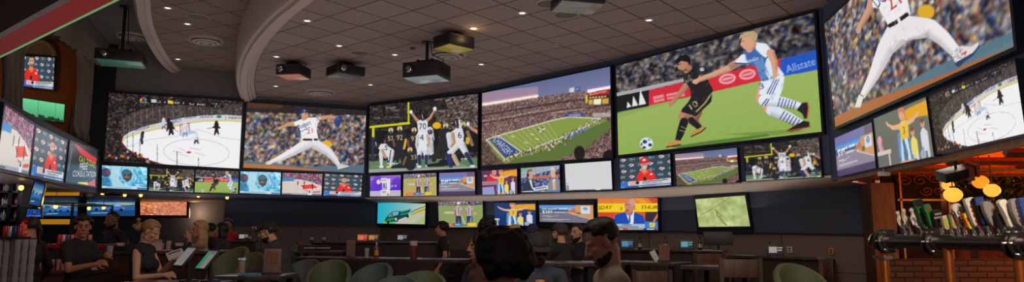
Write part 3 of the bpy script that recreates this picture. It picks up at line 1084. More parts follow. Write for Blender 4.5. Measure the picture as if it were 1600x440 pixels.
def pic_soccer():
    p = Pic(288, 166, Q['soccer'], 11, (60, 60, 60))
    pal = [(56, 56, 62), (34, 34, 40), (84, 80, 82), (116, 106, 100), (70, 62, 58), (26, 26, 34), (150, 136, 126), (48, 60, 84)]
    p.crowd(None, pal, 13, 6)
    p.view()
    p.grad([(960, 178), (1300, 78), (1300, 260), (960, 270)], (156, 180, 100), (136, 166, 76))
    p.poly([(960, 172), (1300, 70), (1300, 82), (960, 186)], (134, 158, 84), 0.6)
    p.grain([(960, 180), (1300, 85), (1300, 260), (960, 270)], 5)
    p.view(960, 20, 2.0)
    p.poly([(0, 252), (240, 200), (240, 210), (0, 266)], (170, 168, 168))
    p.poly([(0, 262), (104, 242), (104, 292), (0, 312)], (26, 28, 30))
    p.poly([(104, 242), (430, 168), (445, 214), (300, 248), (104, 290)], (206, 44, 58))
    p.poly([(400, 172), (515, 142), (515, 198), (440, 216)], (206, 44, 58))
    p.poly([(512, 148), (640, 114), (645, 176), (516, 200)], (34, 84, 190))
    p.poly([(512, 130), (640, 96), (640, 114), (512, 146)], (52, 56, 76), .7)
    p.soft(1)
    # three-bar mark
    for i, (a, b, h) in enumerate(((38, 52, 16), (54, 72, 30), (74, 96, 44))):
        p.poly([(a, 296 - i * 3), (b, 292 - i * 3), (b - 8, 292 - h * .5 - i * 3), (a - 2 - i * 0, 296 - h - i * 1)] if False else [(a, 297 - i * 4), (b, 293 - i * 4), (b - 12 - i * 3, 293 - h - i * 4)], (225, 225, 228))
    p.line([(118, 272), (150, 265)], 20, (240, 196, 202), .6); p.line([(158, 264), (212, 252)], 18, (240, 196, 202), .6); p.line([(122, 272), (206, 254)], 4, (206, 60, 72), .8)
    for cx, cy in ((345, 208), (408, 194)):
        p.ell(cx, cy, 27, 16, (240, 206, 208), .75, rot=-0.2); p.ell(cx, cy, 20, 10, (208, 60, 74), .8, rot=-0.2); p.line([(cx - 16, cy + 3), (cx + 16, cy - 4)], 5, (240, 206, 208), .7)
    p.text('Allstate', 534, 190, 24, (200, 214, 240), to=(628, 162), al=.8)
    p.soft(1)
    # ball
    p.ell(97, 408, 20, 19, (222, 224, 230)); p.ell(92, 402, 7, 6, (40, 60, 120)); p.ell(108, 412, 6, 5, (40, 50, 90)); p.ell(90, 420, 6, 4, (50, 60, 110)); p.ell(104, 396, 4, 3, (80, 150, 190)); p.ell(82, 410, 3, 5, (120, 60, 70))
    # the grass is darker where the players' shadows fall in the broadcast
    p.poly([(170, 418), (300, 398), (470, 378), (480, 384), (320, 410), (200, 424)], (70, 110, 40), .8)
    p.poly([(330, 380), (540, 364), (600, 368), (470, 384)], (84, 124, 48), .5)
    # player in black
    p.view(1030, 70, 2.59)
    sk = (186, 128, 100)
    bk, bk2 = (30, 30, 34), (44, 44, 48)
    p.limb([(108, 158), (78, 196), (44, 236)], [27, 21, 15], sk); p.ell(38, 242, 9, 10, sk)
    p.limb([(128, 300), (110, 285), (98, 302)], [40, 40, 34], sk)
    p.limb([(140, 270), (130, 305), (155, 338)], [50, 34, 24], (150, 100, 78)); p.limb([(118, 305), (150, 332)], [28, 22], bk); p.poly([(116, 366), (122, 352), (148, 340), (172, 326), (179, 334), (160, 352), (136, 366), (122, 373)], (190, 140, 70)); p.line([(120, 371), (160, 352), (178, 336)], 5, (60, 50, 40))
    p.limb([(110, 275), (86, 290), (96, 315)], [40, 36, 30], sk)
    p.limb([(92, 312), (78, 355), (66, 388)], [34, 30, 20], bk); p.line([(80, 330), (100, 340)], 2, (190, 170, 100)); p.line([(74, 345), (96, 352)], 2, (190, 170, 100))
    p.poly([(20, 408), (30, 396), (62, 384), (78, 388), (80, 402), (50, 410), (24, 414)], (196, 140, 80)); p.line([(22, 413), (78, 403)], 5, (60, 44, 40))
    p.poly([(120, 212), (190, 196), (204, 204), (200, 232), (164, 266), (138, 290), (80, 272), (84, 260), (106, 236)], bk)
    p.line([(196, 206), (176, 236), (142, 270)], 7, (150, 146, 84)); p.text('10', 122, 264, 24, (206, 204, 130), to=(150, 246))
    p.poly([(90, 122), (104, 104), (136, 86), (162, 92), (182, 100), (180, 122), (190, 150), (208, 184), (202, 198), (120, 216), (116, 180), (96, 150)], bk)
    p.poly([(86, 118), (98, 110), (106, 150), (92, 158)], bk2); p.poly([(140, 92), (172, 92), (186, 118), (160, 138), (146, 128)], bk2)
    p.limb([(168, 134), (158, 138), (205, 122)], [22, 18, 16], sk); p.ell(160, 134, 12, 10, sk)
    p.ell(163, 102, 9, 7, (210, 212, 216)); p.text('MLS', 156, 105, 5, (40, 60, 120), to=(170, 102))
    folds(p, [(96, 120), (120, 210), (200, 195), (175, 110), (140, 150)], 14, 3, (64, 64, 70), .6)
    folds(p, [(120, 215), (195, 205), (140, 285), (90, 270)], 8, 4, (60, 60, 66), .6)
    p.text('YouTube', 100, 158, 12, (210, 210, 214), to=(126, 144)); p.ell(112, 130, 6, 8, (90, 86, 60))
    p.limb([(100, 106), (112, 96)], 24, (170, 116, 92))
    p.ell(90, 84, 22, 26, sk, rot=0.2); p.ell(74, 92, 8, 10, sk); p.ell(108, 88, 5, 8, (170, 110, 86))
    p.line([(68, 82), (78, 80)], 3.5, (50, 34, 30)); p.poly([(60, 78), (58, 64), (74, 50), (98, 42), (116, 52), (118, 78), (112, 84), (104, 72), (80, 68), (68, 78)], (24, 20, 22)); p.poly([(70, 102), (88, 104), (104, 96), (104, 106), (86, 112), (74, 108)], (90, 58, 50), .7)
    # player in white and blue
    p.view(1110, 40, 2.444)
    sk = (214, 158, 128)
    wh, bu = (226, 230, 238), (62, 104, 170)
    p.limb([(100, 140), (60, 166), (0, 190)], [30, 26, 20], sk); p.limb([(92, 146), (62, 162)], [20, 18], (120, 90, 84), .5); p.limb([(0, 190), (-60, 212)], [20, 16], sk); p.ell(-66, 216, 12, 9, sk)
    p.limb([(206, 300), (216, 322), (236, 326)], [40, 36, 28], sk)
    p.limb([(226, 322), (290, 348), (336, 368)], [44, 38, 26], (216, 222, 234))
    for i in range(6):
        x, y = 270 + i * 12, 328 + i * 6
        p.line([(x + 6, y), (x - 12, y + 28)], 4, (50, 66, 130))
    p.poly([(282, 402), (310, 384), (352, 362), (374, 366), (376, 384), (340, 396), (300, 404)], (38, 32, 34)); p.line([(284, 403), (376, 386)], 4, (190, 80, 40))
    p.limb([(205, 240), (186, 276), (206, 288)], [60, 46, 36], sk)
    p.limb([(196, 286), (270, 292), (334, 306)], [44, 38, 25], wh)
    for i in range(6):
        x = 256 + i * 12
        p.line([(x + 4, 276 + i * 3), (x - 6, 308 + i * 2)], 4, (50, 66, 130))
    p.line([(208, 280), (188, 304)], 4, (50, 66, 130)); p.line([(216, 282), (200, 306)], 4, (50, 66, 130))
    p.poly([(324, 322), (346, 294), (366, 292), (374, 306), (366, 330), (368, 352), (354, 356), (346, 336)], (38, 32, 34)); p.line([(368, 296), (372, 310), (366, 352)], 5, (206, 90, 50))
    p.poly([(176, 262), (186, 212), (240, 190), (276, 194), (270, 240), (256, 274), (230, 278)], wh)
    for i in range(3):
        p.line([(236 + i * 9, 206), (208 + i * 10, 262)], 3.5, (44, 70, 150))
    p.text('3', 180, 246, 22, (44, 70, 150), to=(198, 240))
    p.poly([(88, 138), (104, 120), (130, 92), (166, 64), (206, 72), (226, 96), (222, 112), (240, 150), (276, 190), (240, 202), (190, 214), (176, 196), (166, 160), (132, 148), (120, 152)], bu)
    p.poly([(160, 66), (206, 72), (228, 98), (206, 128), (180, 110), (164, 96)], wh); p.line([(204, 128), (228, 100)], 5, (44, 60, 130))
    p.poly([(84, 142), (108, 114), (124, 112), (134, 146), (114, 152)], wh); p.line([(86, 146), (130, 148)], 5, (44, 60, 130))
    p.poly([(206, 128), (226, 112), (244, 150), (276, 188), (256, 200), (214, 206), (196, 170)], (216, 226, 238)); p.poly([(150, 130), (190, 120), (204, 160), (206, 206), (184, 210), (166, 160)], (104, 146, 196), .8)
    folds(p, [(110, 130), (160, 80), (200, 200), (240, 190), (220, 110), (180, 150)], 16, 5, (40, 70, 140), .35)
    folds(p, [(190, 215), (270, 200), (256, 270), (180, 260)], 8, 6, (180, 188, 206), .6)
    p.text('AdvoCare', 136, 146, 14, (226, 232, 242), to=(176, 130))
    p.limb([(222, 108), (236, 140), (240, 180)], [34, 27, 20], sk); p.limb([(240, 180), (236, 196), (252, 188)], [20, 14, 8], sk)
    p.limb([(140, 92), (154, 72)], 28, sk)
    p.ell(134, 66, 27, 30, sk, rot=0.3); p.ell(112, 74, 7, 8, sk)
    p.poly([(100, 56), (104, 40), (126, 28), (156, 24), (172, 36), (170, 54), (158, 70), (150, 56), (136, 48), (112, 50)], (186, 160, 120)); p.ell(160, 70, 6, 9, (204, 146, 116))
    p.line([(108, 64), (118, 62)], 3, (120, 84, 60))
    return p.out()


# --- the smaller pictures, drawn in a 160 x 90 frame
def frame160(seed, bg, Wd=96, Hd=54):
    return Pic(Wd, Hd, [(0, 0), (160, 0), (160, 90), (0, 90)], seed, bg)


def pic_hood():
    p = frame160(21, (120, 196, 224))
    p.crowd(None, [(90, 180, 220), (130, 206, 232), (60, 150, 200), (170, 220, 236)], 14, 5)
    p.poly([(34, 0), (70, 0), (58, 30), (62, 60), (84, 78), (130, 76), (160, 80), (160, 90), (40, 90), (30, 40)], (176, 216, 230), .9)
    p.poly([(70, 0), (120, 0), (128, 24), (104, 60), (96, 70), (84, 66), (74, 40)], (150, 206, 228))
    p.ell(14, 28, 17, 18, (70, 74, 100)); p.ell(22, 26, 7, 9, (150, 80, 100), .6); p.poly([(0, 48), (24, 46), (32, 66), (14, 70), (40, 84), (0, 84)], (40, 100, 150), .7)
    p.ell(86, 38, 21, 26, (40, 46, 54)); p.ell(85, 37, 15, 20, (104, 92, 86)); p.ell(85, 24, 16, 9, (60, 110, 130))
    p.line([(76, 34), (83, 35)], 3, (20, 20, 24)); p.line([(90, 35), (97, 34)], 3, (20, 20, 24)); p.line([(80, 50), (92, 50)], 3, (36, 30, 32)); p.ell(86, 42, 3, 5, (150, 130, 116))
    p.line([(64, 20), (70, 50), (88, 66), (104, 54), (112, 20)], 7, (130, 196, 222))
    p.line([(112, 10), (126, 40), (120, 66), (150, 64)], 6, (70, 150, 200), .8); p.line([(134, 20), (150, 40), (140, 58)], 4, (90, 170, 210), .8)
    p.soft(2)
    p.poly([(0, 80), (104, 82), (104, 88), (0, 88)], (150, 190, 210)); p.poly([(104, 80), (124, 80), (124, 90), (104, 90)], (206, 214, 220)); p.poly([(124, 82), (160, 83), (160, 88), (124, 88)], (60, 110, 170)); p.line([(4, 85), (16, 85)], 3, (240, 240, 245), .8)
    return p.out()


def pic_basket():
    p = frame160(22, (204, 196, 190))
    p.crowd([(0, 0), (160, 0), (160, 50), (120, 40), (70, 30), (0, 32)], [(60, 40, 80), (190, 60, 70), (90, 80, 150), (210, 200, 210), (40, 40, 60), (220, 120, 110)], 5, 1)
    p.poly([(0, 28), (72, 26), (120, 36), (160, 52), (160, 90), (0, 90)], (206, 198, 190))
    p.poly([(0, 24), (46, 22), (46, 34), (0, 36)], (40, 130, 190))
    p.poly([(72, 50), (122, 44), (144, 58), (90, 66)], (226, 62, 44)); p.line([(68, 48), (126, 42), (150, 60), (92, 70), (68, 48)], 1.2, (240, 236, 232))
    for x, y, c in ((62, 40, (60, 60, 40)), (86, 56, (60, 30, 40)), (88, 38, (80, 40, 60)), (122, 56, (50, 30, 40)), (110, 76, (40, 40, 40)), (120, 46, (40, 30, 40))):
        p.limb([(x, y), (x, y + 10)], [5, 3], c); p.ell(x, y - 3, 2, 2.5, (60, 40, 36))
    p.line([(124, 77), (154, 74)], 6, (196, 60, 60), .8); p.line([(94, 70), (104, 72)], 3, (206, 40, 40))
    p.poly([(0, 84), (160, 82), (160, 90), (0, 90)], (150, 160, 176)); p.poly([(104, 80), (120, 80), (120, 90), (104, 90)], (220, 220, 224)); p.line([(4, 86), (40, 86)], 2.5, (60, 60, 70)); p.line([(124, 86), (156, 86)], 2.5, (60, 70, 90))
    return p.out()


def logos(p, y0=0, y1=90):
    k = 0
    for r_, y in enumerate(range(y0 + 4, y1, 17)):
        for c_ in range(6):
            x = 4 + c_ * 30 - (r_ % 2) * 4
            if (r_ + c_) % 2:
                p.text('GEHA', x, y + 5, 7, (200, 206, 210), to=(x + 17, y + 5))
            else:
                p.poly([(x, y + 1), (x + 6, y - 3), (x + 17, y), (x + 18, y + 3), (x + 8, y + 7)], (214, 216, 220)); p.poly([(x + 3, y + 1.5), (x + 7, y - 1), (x + 14, y + 1), (x + 8, y + 5)], (206, 60, 66)); p.text('C', x + 7, y + 4, 3.6, (230, 230, 230), to=(x + 11, y + 4))


def pic_coach(seed=23, cap=False, dx=0, big=1.0):
    p = frame160(seed, (52, 72, 86))
    logos(p)
    X = lambda x, y: (84 + dx + (x - 84) * big, 90 + (y - 90) * big)
    rd = (222, 44, 40)
    p.poly([X(54, 88), X(57, 60), X(66, 46), X(78, 40), X(94, 40), X(106, 44), X(116, 56), X(120, 88)], rd)
    p.poly([X(54, 88), X(57, 62), X(64, 64), X(66, 88)], (190, 40, 40)); p.poly([X(112, 88), X(112, 62), X(118, 60), X(122, 88)], (196, 40, 40))
    p.limb([X(84, 42), X(84, 34)], 14 * big, (196, 150, 128))
    p.ell(*X(84, 24), 10.5 * big, 14 * big, (206, 158, 136))
    if cap:
        p.poly([X(70, 20), X(72, 8), X(84, 3), X(96, 8), X(98, 20)], (214, 40, 44)); p.line([X(70, 19), X(98, 19)], 3.5 * big, (190, 34, 40)); p.ell(*X(84, 11), 5 * big, 3 * big, (226, 220, 214))
        p.ell(*X(84, 34), 7 * big, 4 * big, (200, 190, 184)); p.line([X(77, 24), X(91, 24)], 2 * big, (60, 44, 40))
    else:
        p.poly([X(73, 24), X(73, 12), X(84, 8), X(95, 12), X(95, 24), X(92, 16), X(76, 16)], (64, 44, 36)); p.poly([X(76, 30), X(84, 33), X(92, 30), X(92, 36), X(84, 40), X(76, 36)], (110, 76, 60), .8)
        p.line([X(78, 23), X(82, 23)], 1.6 * big, (40, 30, 30)); p.line([X(87, 23), X(91, 23)], 1.6 * big, (40, 30, 30))
    p.poly([X(78, 40), X(84, 48), X(90, 40), X(96, 44), X(84, 54), X(72, 44)], (240, 120, 60), .8)
    p.ell(*X(104, 54), 4 * big, 3 * big, (226, 206, 200)); p.limb([X(84, 90), X(84, 70)], 6 * big, (30, 30, 34)); p.ell(*X(84, 66), 5 * big, 6 * big, (40, 40, 46))
    p.poly([(0, 72), (40, 70), (70, 72), (160, 68), (160, 82), (0, 84)], (206, 206, 206)); p.poly([(0, 72), (26, 70), (26, 84), (0, 84)], (60, 110, 190)); p.poly([(30, 70), (50, 70), (50, 84), (30, 84)], (214, 170, 170)); p.ell(56, 76, 6, 5, (30, 40, 80))
    p.line([(72, 75), (150, 72)], 2.6, (90, 90, 100)); p.line([(72, 80), (130, 78)], 2, (120, 120, 128)); p.poly([(0, 84), (160, 82), (160, 90), (0, 90)], (60, 90, 150)); p.line([(60, 87), (156, 86)], 2, (200, 206, 214)); p.poly([(0, 84), (14, 84), (14, 90), (0, 90)], (60, 150, 220))
    return p.out()


def pic_skin():
    p = frame160(24, (110, 60, 200))
    p.grad([(0, 0), (160, 0), (160, 66), (0, 66)], (150, 110, 200), (88, 40, 196)); p.ell(40, 26, 30, 26, (80, 40, 190), .5); p.ell(140, 40, 26, 30, (80, 30, 180), .5)
    p.poly([(0, 66), (160, 64), (160, 90), (0, 90)], (186, 180, 200))
    p.ell(45, 27, 10, 10, (236, 200, 196)); p.poly([(57, 12), (88, 12), (88, 30), (57, 30)], (226, 220, 230)); p.poly([(63, 30), (84, 30), (82, 60), (65, 60)], (206, 206, 216)); p.poly([(68, 34), (79, 34), (79, 56), (68, 56)], (110, 110, 130)); p.poly([(86, 16), (106, 14), (104, 78), (88, 78)], (226, 220, 232)); p.poly([(57, 62), (88, 60), (88, 88), (57, 88)], (214, 210, 220)); p.poly([(64, 68), (82, 67), (82, 74), (64, 74)], (150, 150, 160))
    p.line([(62, 20), (83, 20)], 5, (160, 156, 166)); p.poly([(88, 76), (98, 76), (97, 88), (89, 88)], (190, 150, 110)); p.text('SPF 30', 108, 52, 9, (240, 236, 244), to=(138, 50)); p.line([(4, 14), (18, 14)], 3, (210, 200, 230), .7)
    return p.out()


def pic_refs(warm=True):
    g = (178, 166, 104) if warm else (140, 156, 96)
    p = frame160(25, g)
    p.grain(None, 10)
    p.crowd([(0, 0), (160, 0), (160, 12), (100, 16), (0, 16)], [(60, 90, 160), (206, 206, 210), (140, 60, 60), (40, 44, 60), (200, 150, 120), (90, 140, 200)], 6, 1)
    p.line([(0, 17), (40, 18), (90, 16), (160, 14)], 1.6, (50, 50, 44)); p.line([(110, 18), (160, 10)], 1.4, (50, 50, 44))
    p.ell(45, 42, 26, 4, (206, 206, 190), .7); p.ell(120, 44, 18, 4, (206, 206, 190), .5)
    if not warm:
        pass
    else:
        p.ell(30, 75, 30, 18, (206, 160, 90), .5)

    def ref(x, pants, hat):
        p.limb([(x - 4, 52), (x - 5, 68), (x - 6, 82)], [10, 9, 6], pants); p.limb([(x + 5, 52), (x + 6, 68), (x + 5, 82)], [10, 9, 6], pants)
        p.limb([(x - 10, 28), (x - 12, 40), (x - 9, 50)], [6, 5, 4], (190, 130, 100)); p.limb([(x + 10, 28), (x + 12, 40), (x + 10, 48)], [6, 5, 4], (190, 130, 100))
        p.poly([(x - 11, 26), (x - 5, 20), (x + 6, 20), (x + 12, 26), (x + 9, 36), (x + 9, 52), (x - 9, 52), (x - 9, 36)], (226, 226, 230))
        for i in range(-2, 3):
            p.line([(x + i * 4, 22), (x + i * 4, 50)], 1.7, (40, 40, 50))
        p.ell(x + 1, 14, 4.5, 6, (180, 124, 98)); p.ell(x + 1, 10, 5, 4, hat)
    ref(73, (74, 52, 56) if warm else (50, 56, 80), (232, 232, 234))
    ref(112, (44, 60, 104), (40, 40, 48))
    p.line([(118, 54), (117, 80)], 1.6, (226, 226, 230)); p.limb([(62, 40), (64, 52)], 5, (190, 60, 80))
    p.line([(84, 50), (90, 66), (96, 80)], 3, (220, 220, 206), .8)
    p.poly([(14, 78), (54, 77), (54, 86), (14, 87)], (214, 90, 60)); p.poly([(54, 76), (86, 76), (86, 86), (54, 86)], (60, 100, 180)); p.poly([(104, 75), (134, 75), (134, 86), (104, 86)], (226, 196, 60)); p.line([(20, 82), (46, 82)], 3, (240, 226, 214), .7); p.line([(60, 81), (78, 81)], 3, (226, 230, 240), .7); p.line([(88, 82), (101, 82)], 3, (50, 50, 60), .8)
    return p.out()


def pic_bmw(dim=False, bars=True):
    p = frame160(26, (60, 62, 100))
    t, b = (18, 74) if bars else (0, 90)
    S = lambda x, y: (x, t + y * (b - t) / 90)
    if bars:
        p.poly([(0, 0), (160, 0), (160, t), (0, t)], (120, 114, 168)); p.poly([(126, 0), (160, 0), (160, t), (126, t)], (110, 92, 120)); p.poly([(0, b), (160, b), (160, 90), (0, 90)], (74, 60, 96))
    p.grad([S(0, 0), S(160, 0), S(160, 30), S(0, 30)], (70, 130, 206), (176, 204, 230))
    p.poly([S(0, 16), S(36, 14), S(90, 24), S(90, 40), S(0, 48)], (70, 92, 130)); p.poly([S(0, 40), S(90, 34), S(160, 60), S(160, 90), S(0, 90)], (116, 112, 128) if not bars else (140, 132, 150))
    p.poly([S(80, 40), S(108, 10), S(112, 0), S(160, 0), S(160, 74), S(100, 46)], (206, 150, 100)); p.poly([S(86, 36), S(106, 14), S(112, 40)], (180, 120, 90)); p.ell(*S(118, 42), 7, 5, (110, 110, 60)); p.line([S(90, 42), S(160, 76)], 1.6, (226, 220, 214)); p.line([S(26, 66), S(60, 52)], 1.4, (206, 204, 214))
    p.grain(None, 6)
    p.poly([S(124, 6), S(150, 6), S(150, 44), S(124, 44)], (204, 214, 226)); p.ell(*S(137, 19), 6, 7, (60, 100, 170)); p.ell(*S(137, 19), 3.6, 4.2, (200, 214, 226)); p.poly([S(137, 19), S(141, 19), S(137, 24)], (60, 110, 190)); p.poly([S(137, 19), S(133, 19), S(137, 14)], (60, 110, 190))
    p.line([S(8, 21), S(24, 21)], 5, (236, 238, 244), .8); p.line([S(27, 21), S(56, 21)], 5, (236, 238, 244), .8); p.line([S(59, 21), S(86, 21)], 5, (236, 238, 244), .8); p.text('$389', *S(10, 46), 15, (244, 244, 248), to=S(40, 46)); p.line([S(44, 38), S(80, 38)], 5, (226, 226, 232), .75)
    p.line([S(10, 58), S(36, 58)], 2.4, (226, 226, 232), .8); p.line([S(10, 74), S(90, 74)], 1.8, (220, 220, 228), .9); p.line([S(10, 79), S(70, 79)], 1.4, (206, 206, 216), .8)
    return p.out()


def pic_girl(bg=(24, 56, 110), red=False, bars=True):
    p = frame160(27, bg)
    if red:
        p.poly([(0, 0), (160, 0), (160, 90), (0, 90)], (96, 52, 84)); p.poly([(20, 40), (30, 22), (44, 12), (66, 12), (80, 30), (84, 42)], (206, 40, 60)); p.ell(58, 8, 11, 12, (200, 140, 130)); p.poly([(0, 40), (80, 40), (80, 54), (0, 54)], (170, 120, 140)); p.poly([(0, 62), (54, 60), (60, 90), (0, 90)], (150, 150, 200)); p.ell(18, 20, 9, 4, (210, 150, 170))
    p.poly([(88, 10), (110, 6), (160, 4), (160, 28), (120, 24), (92, 22)], (226, 160, 30)); p.poly([(122, 0), (132, 0), (128, 6)], bg); p.poly([(140, 0), (150, 0), (146, 6)], bg)
    sk = (226, 170, 140)
    p.limb([(78, 30), (60, 28), (44, 20)], [9, 7, 5], sk); p.limb([(98, 28), (116, 26), (132, 18)], [9, 7, 5], sk); p.limb([(44, 20), (40, 15)], [5, 3], sk)
    p.limb([(80, 52), (76, 74), (78, 90)], [13, 11, 9], (190, 210, 226)); p.limb([(94, 52), (98, 74), (96, 90)], [13, 11, 9], (206, 220, 232)); p.line([(84, 52), (86, 84)], 5, (60, 120, 170)); p.line([(98, 52), (102, 88)], 4, (60, 120, 170)); p.line([(72, 50), (70, 84)], 4, (60, 120, 170))
    p.poly([(76, 28), (84, 22), (96, 22), (102, 30), (100, 52), (78, 52)], (232, 186, 60)); p.limb([(84, 26), (94, 26)], 4, (226, 190, 150)); p.text('3', 86, 44, 12, (60, 60, 60), to=(92, 44))
    p.ell(88, 11, 8, 10, (220, 160, 132)); p.poly([(78, 14), (78, 2), (88, -2), (98, 4), (97, 24), (94, 10), (84, 6)], (196, 120, 90)); p.limb([(73, 42), (70, 76)], [8, 6], (100, 140, 190))
    for x, y, c in ((112, 52, (232, 210, 110)), (140, 44, (214, 214, 222))):
        p.poly([(x - 9, y + 34), (x - 9, y + 6), (x, y - 2), (x + 9, y + 6), (x + 9, y + 34)], c); p.ell(x, y - 8, 5, 7, (206, 150, 124)); p.ell(x, y - 12, 5, 4, (120, 70, 50)); p.limb([(x - 6, y + 30), (x - 6, y + 42)], 6, (120, 160, 200)); p.limb([(x + 6, y + 30), (x + 6, y + 42)], 6, (200, 210, 220))
    p.ell(132, 82, 8, 8, (160, 170, 180))
    if not red:
        p.ell(12, 42, 7, 8, (230, 150, 170)); p.limb([(12, 50), (16, 62)], [12, 14], (220, 160, 170)); p.poly([(0, 62), (44, 62), (44, 68), (40, 68), (40, 90), (36, 90), (36, 68), (0, 68)], (206, 196, 180))
    if bars:
        p.line([(70, 88), (104, 88)], 4, (220, 150, 110))
    return p.out()


def pic_desk():
    p = frame160(28, (50, 60, 100))
    p.crowd(None, [(40, 50, 96), (90, 110, 170), (30, 36, 66), (190, 196, 216), (60, 70, 120)], 7, 2)
    p.poly([(0, 16), (60, 0), (160, 0), (160, 10), (60, 26), (0, 40)], (186, 196, 200), .75); p.poly([(40, 34), (160, 30), (160, 40), (40, 44)], (214, 110, 70), .8); p.poly([(0, 0), (60, 0), (0, 20)], (140, 190, 150), .8); p.soft(1)
    p.poly([(4, 90), (8, 62), (26, 46), (46, 44), (58, 62), (66, 90)], (52, 54, 76)); p.poly([(34, 46), (44, 44), (52, 80), (46, 76)], (206, 210, 226)); p.ell(40, 26, 12, 17, (206, 156, 134)); p.line([(30, 14), (28, 30)], 5, (40, 36, 40)); p.ell(30, 28, 5, 7, (36, 34, 40)); p.poly([(28, 20), (32, 8), (44, 6), (52, 14), (40, 14)], (120, 96, 84))
    p.poly([(106, 90), (110, 58), (124, 46), (146, 44), (160, 52), (160, 90)], (140, 132, 144)); p.poly([(130, 48), (140, 46), (140, 90), (132, 90)], (226, 226, 232)); p.poly([(134, 52), (138, 52), (138, 84), (133, 84)], (220, 150, 50)); p.ell(134, 24, 12, 18, (210, 170, 152)); p.poly([(122, 20), (124, 8), (136, 4), (148, 10), (150, 24), (144, 14), (126, 14)], (206, 204, 204)); p.ell(146, 26, 5, 7, (60, 60, 70)); p.line([(140, 6), (148, 20)], 3, (60, 60, 70))
    p.poly([(50, 74), (110, 66), (112, 78), (54, 86)], (226, 226, 236), .9); p.line([(60, 78), (104, 72)], 4, (60, 64, 90), .7); p.poly([(0, 86), (160, 82), (160, 90), (0, 90)], (80, 130, 170)); p.line([(8, 87), (50, 86)], 2.5, (230, 230, 236)); p.line([(84, 86), (96, 85)], 4, (226, 170, 60))
    return p.out()


def pic_white():
    p = frame160(29, (208, 209, 211))
    p.grain(None, 1.5)
    p.line([(2, 66), (10, 66)], 2.4, (150, 150, 154)); p.ell(7, 78, 5, 7, (140, 146, 150)); p.line([(2, 86), (12, 86)], 3, (120, 124, 130))
    p.poly([(0, 87), (160, 87), (160, 90), (0, 90)], (150, 156, 164)); p.line([(22, 88.5), (102, 88.5)], 3, (90, 90, 104)); p.poly([(104, 85), (120, 85), (120, 90), (104, 90)], (220, 224, 226)); p.line([(122, 88), (158, 88)], 3, (80, 84, 100))
    return p.out()


def pic_car():
    p = frame160(30, (150, 190, 190))
    p.grad([(0, 0), (160, 0), (160, 90), (0, 90)], (30, 170, 196), (196, 196, 184), False)
    p.poly([(60, 90), (80, 70), (160, 20), (160, 90)], (186, 186, 160)); p.poly([(100, 60), (130, 30), (160, 14), (160, 34), (120, 50)], (190, 190, 90)); p.line([(112, 40), (136, 24), (160, 10)], 2.2, (50, 54, 40)); p.line([(116, 50), (140, 34), (160, 24)], 1.6, (70, 76, 40)); p.poly([(120, 90), (160, 50), (160, 90)], (160, 186, 130)); p.poly([(18, 90), (26, 78), (60, 90)], (130, 170, 60))
    p.soft(2)
    gr, g2 = (16, 74, 76), (40, 130, 74)
    p.poly([(26, 78), (30, 64), (40, 52), (50, 40), (66, 36), (78, 36), (100, 30), (112, 26), (112, 32), (104, 44), (106, 56), (84, 66), (66, 80), (34, 84)], gr)
    p.poly([(36, 62), (52, 42), (66, 38), (74, 38), (70, 52), (52, 58)], (120, 170, 180)); p.poly([(46, 56), (52, 44), (54, 56)], gr); p.poly([(30, 72), (56, 62), (58, 72), (34, 82)], g2); p.poly([(78, 36), (100, 30), (112, 27), (100, 34), (80, 42)], (60, 140, 130))
    p.ell(65, 70, 7.5, 11, (24, 30, 30), rot=-.2); p.ell(64, 70, 4.5, 7, (176, 186, 180), rot=-.2); p.ell(38, 84, 4, 6, (24, 30, 30)); p.ell(102, 58, 4.5, 7, (24, 30, 30)); p.line([(74, 74), (100, 62)], 4, (196, 206, 200)); p.line([(80, 50), (106, 42)], 2, (130, 190, 180))
    return p.out()


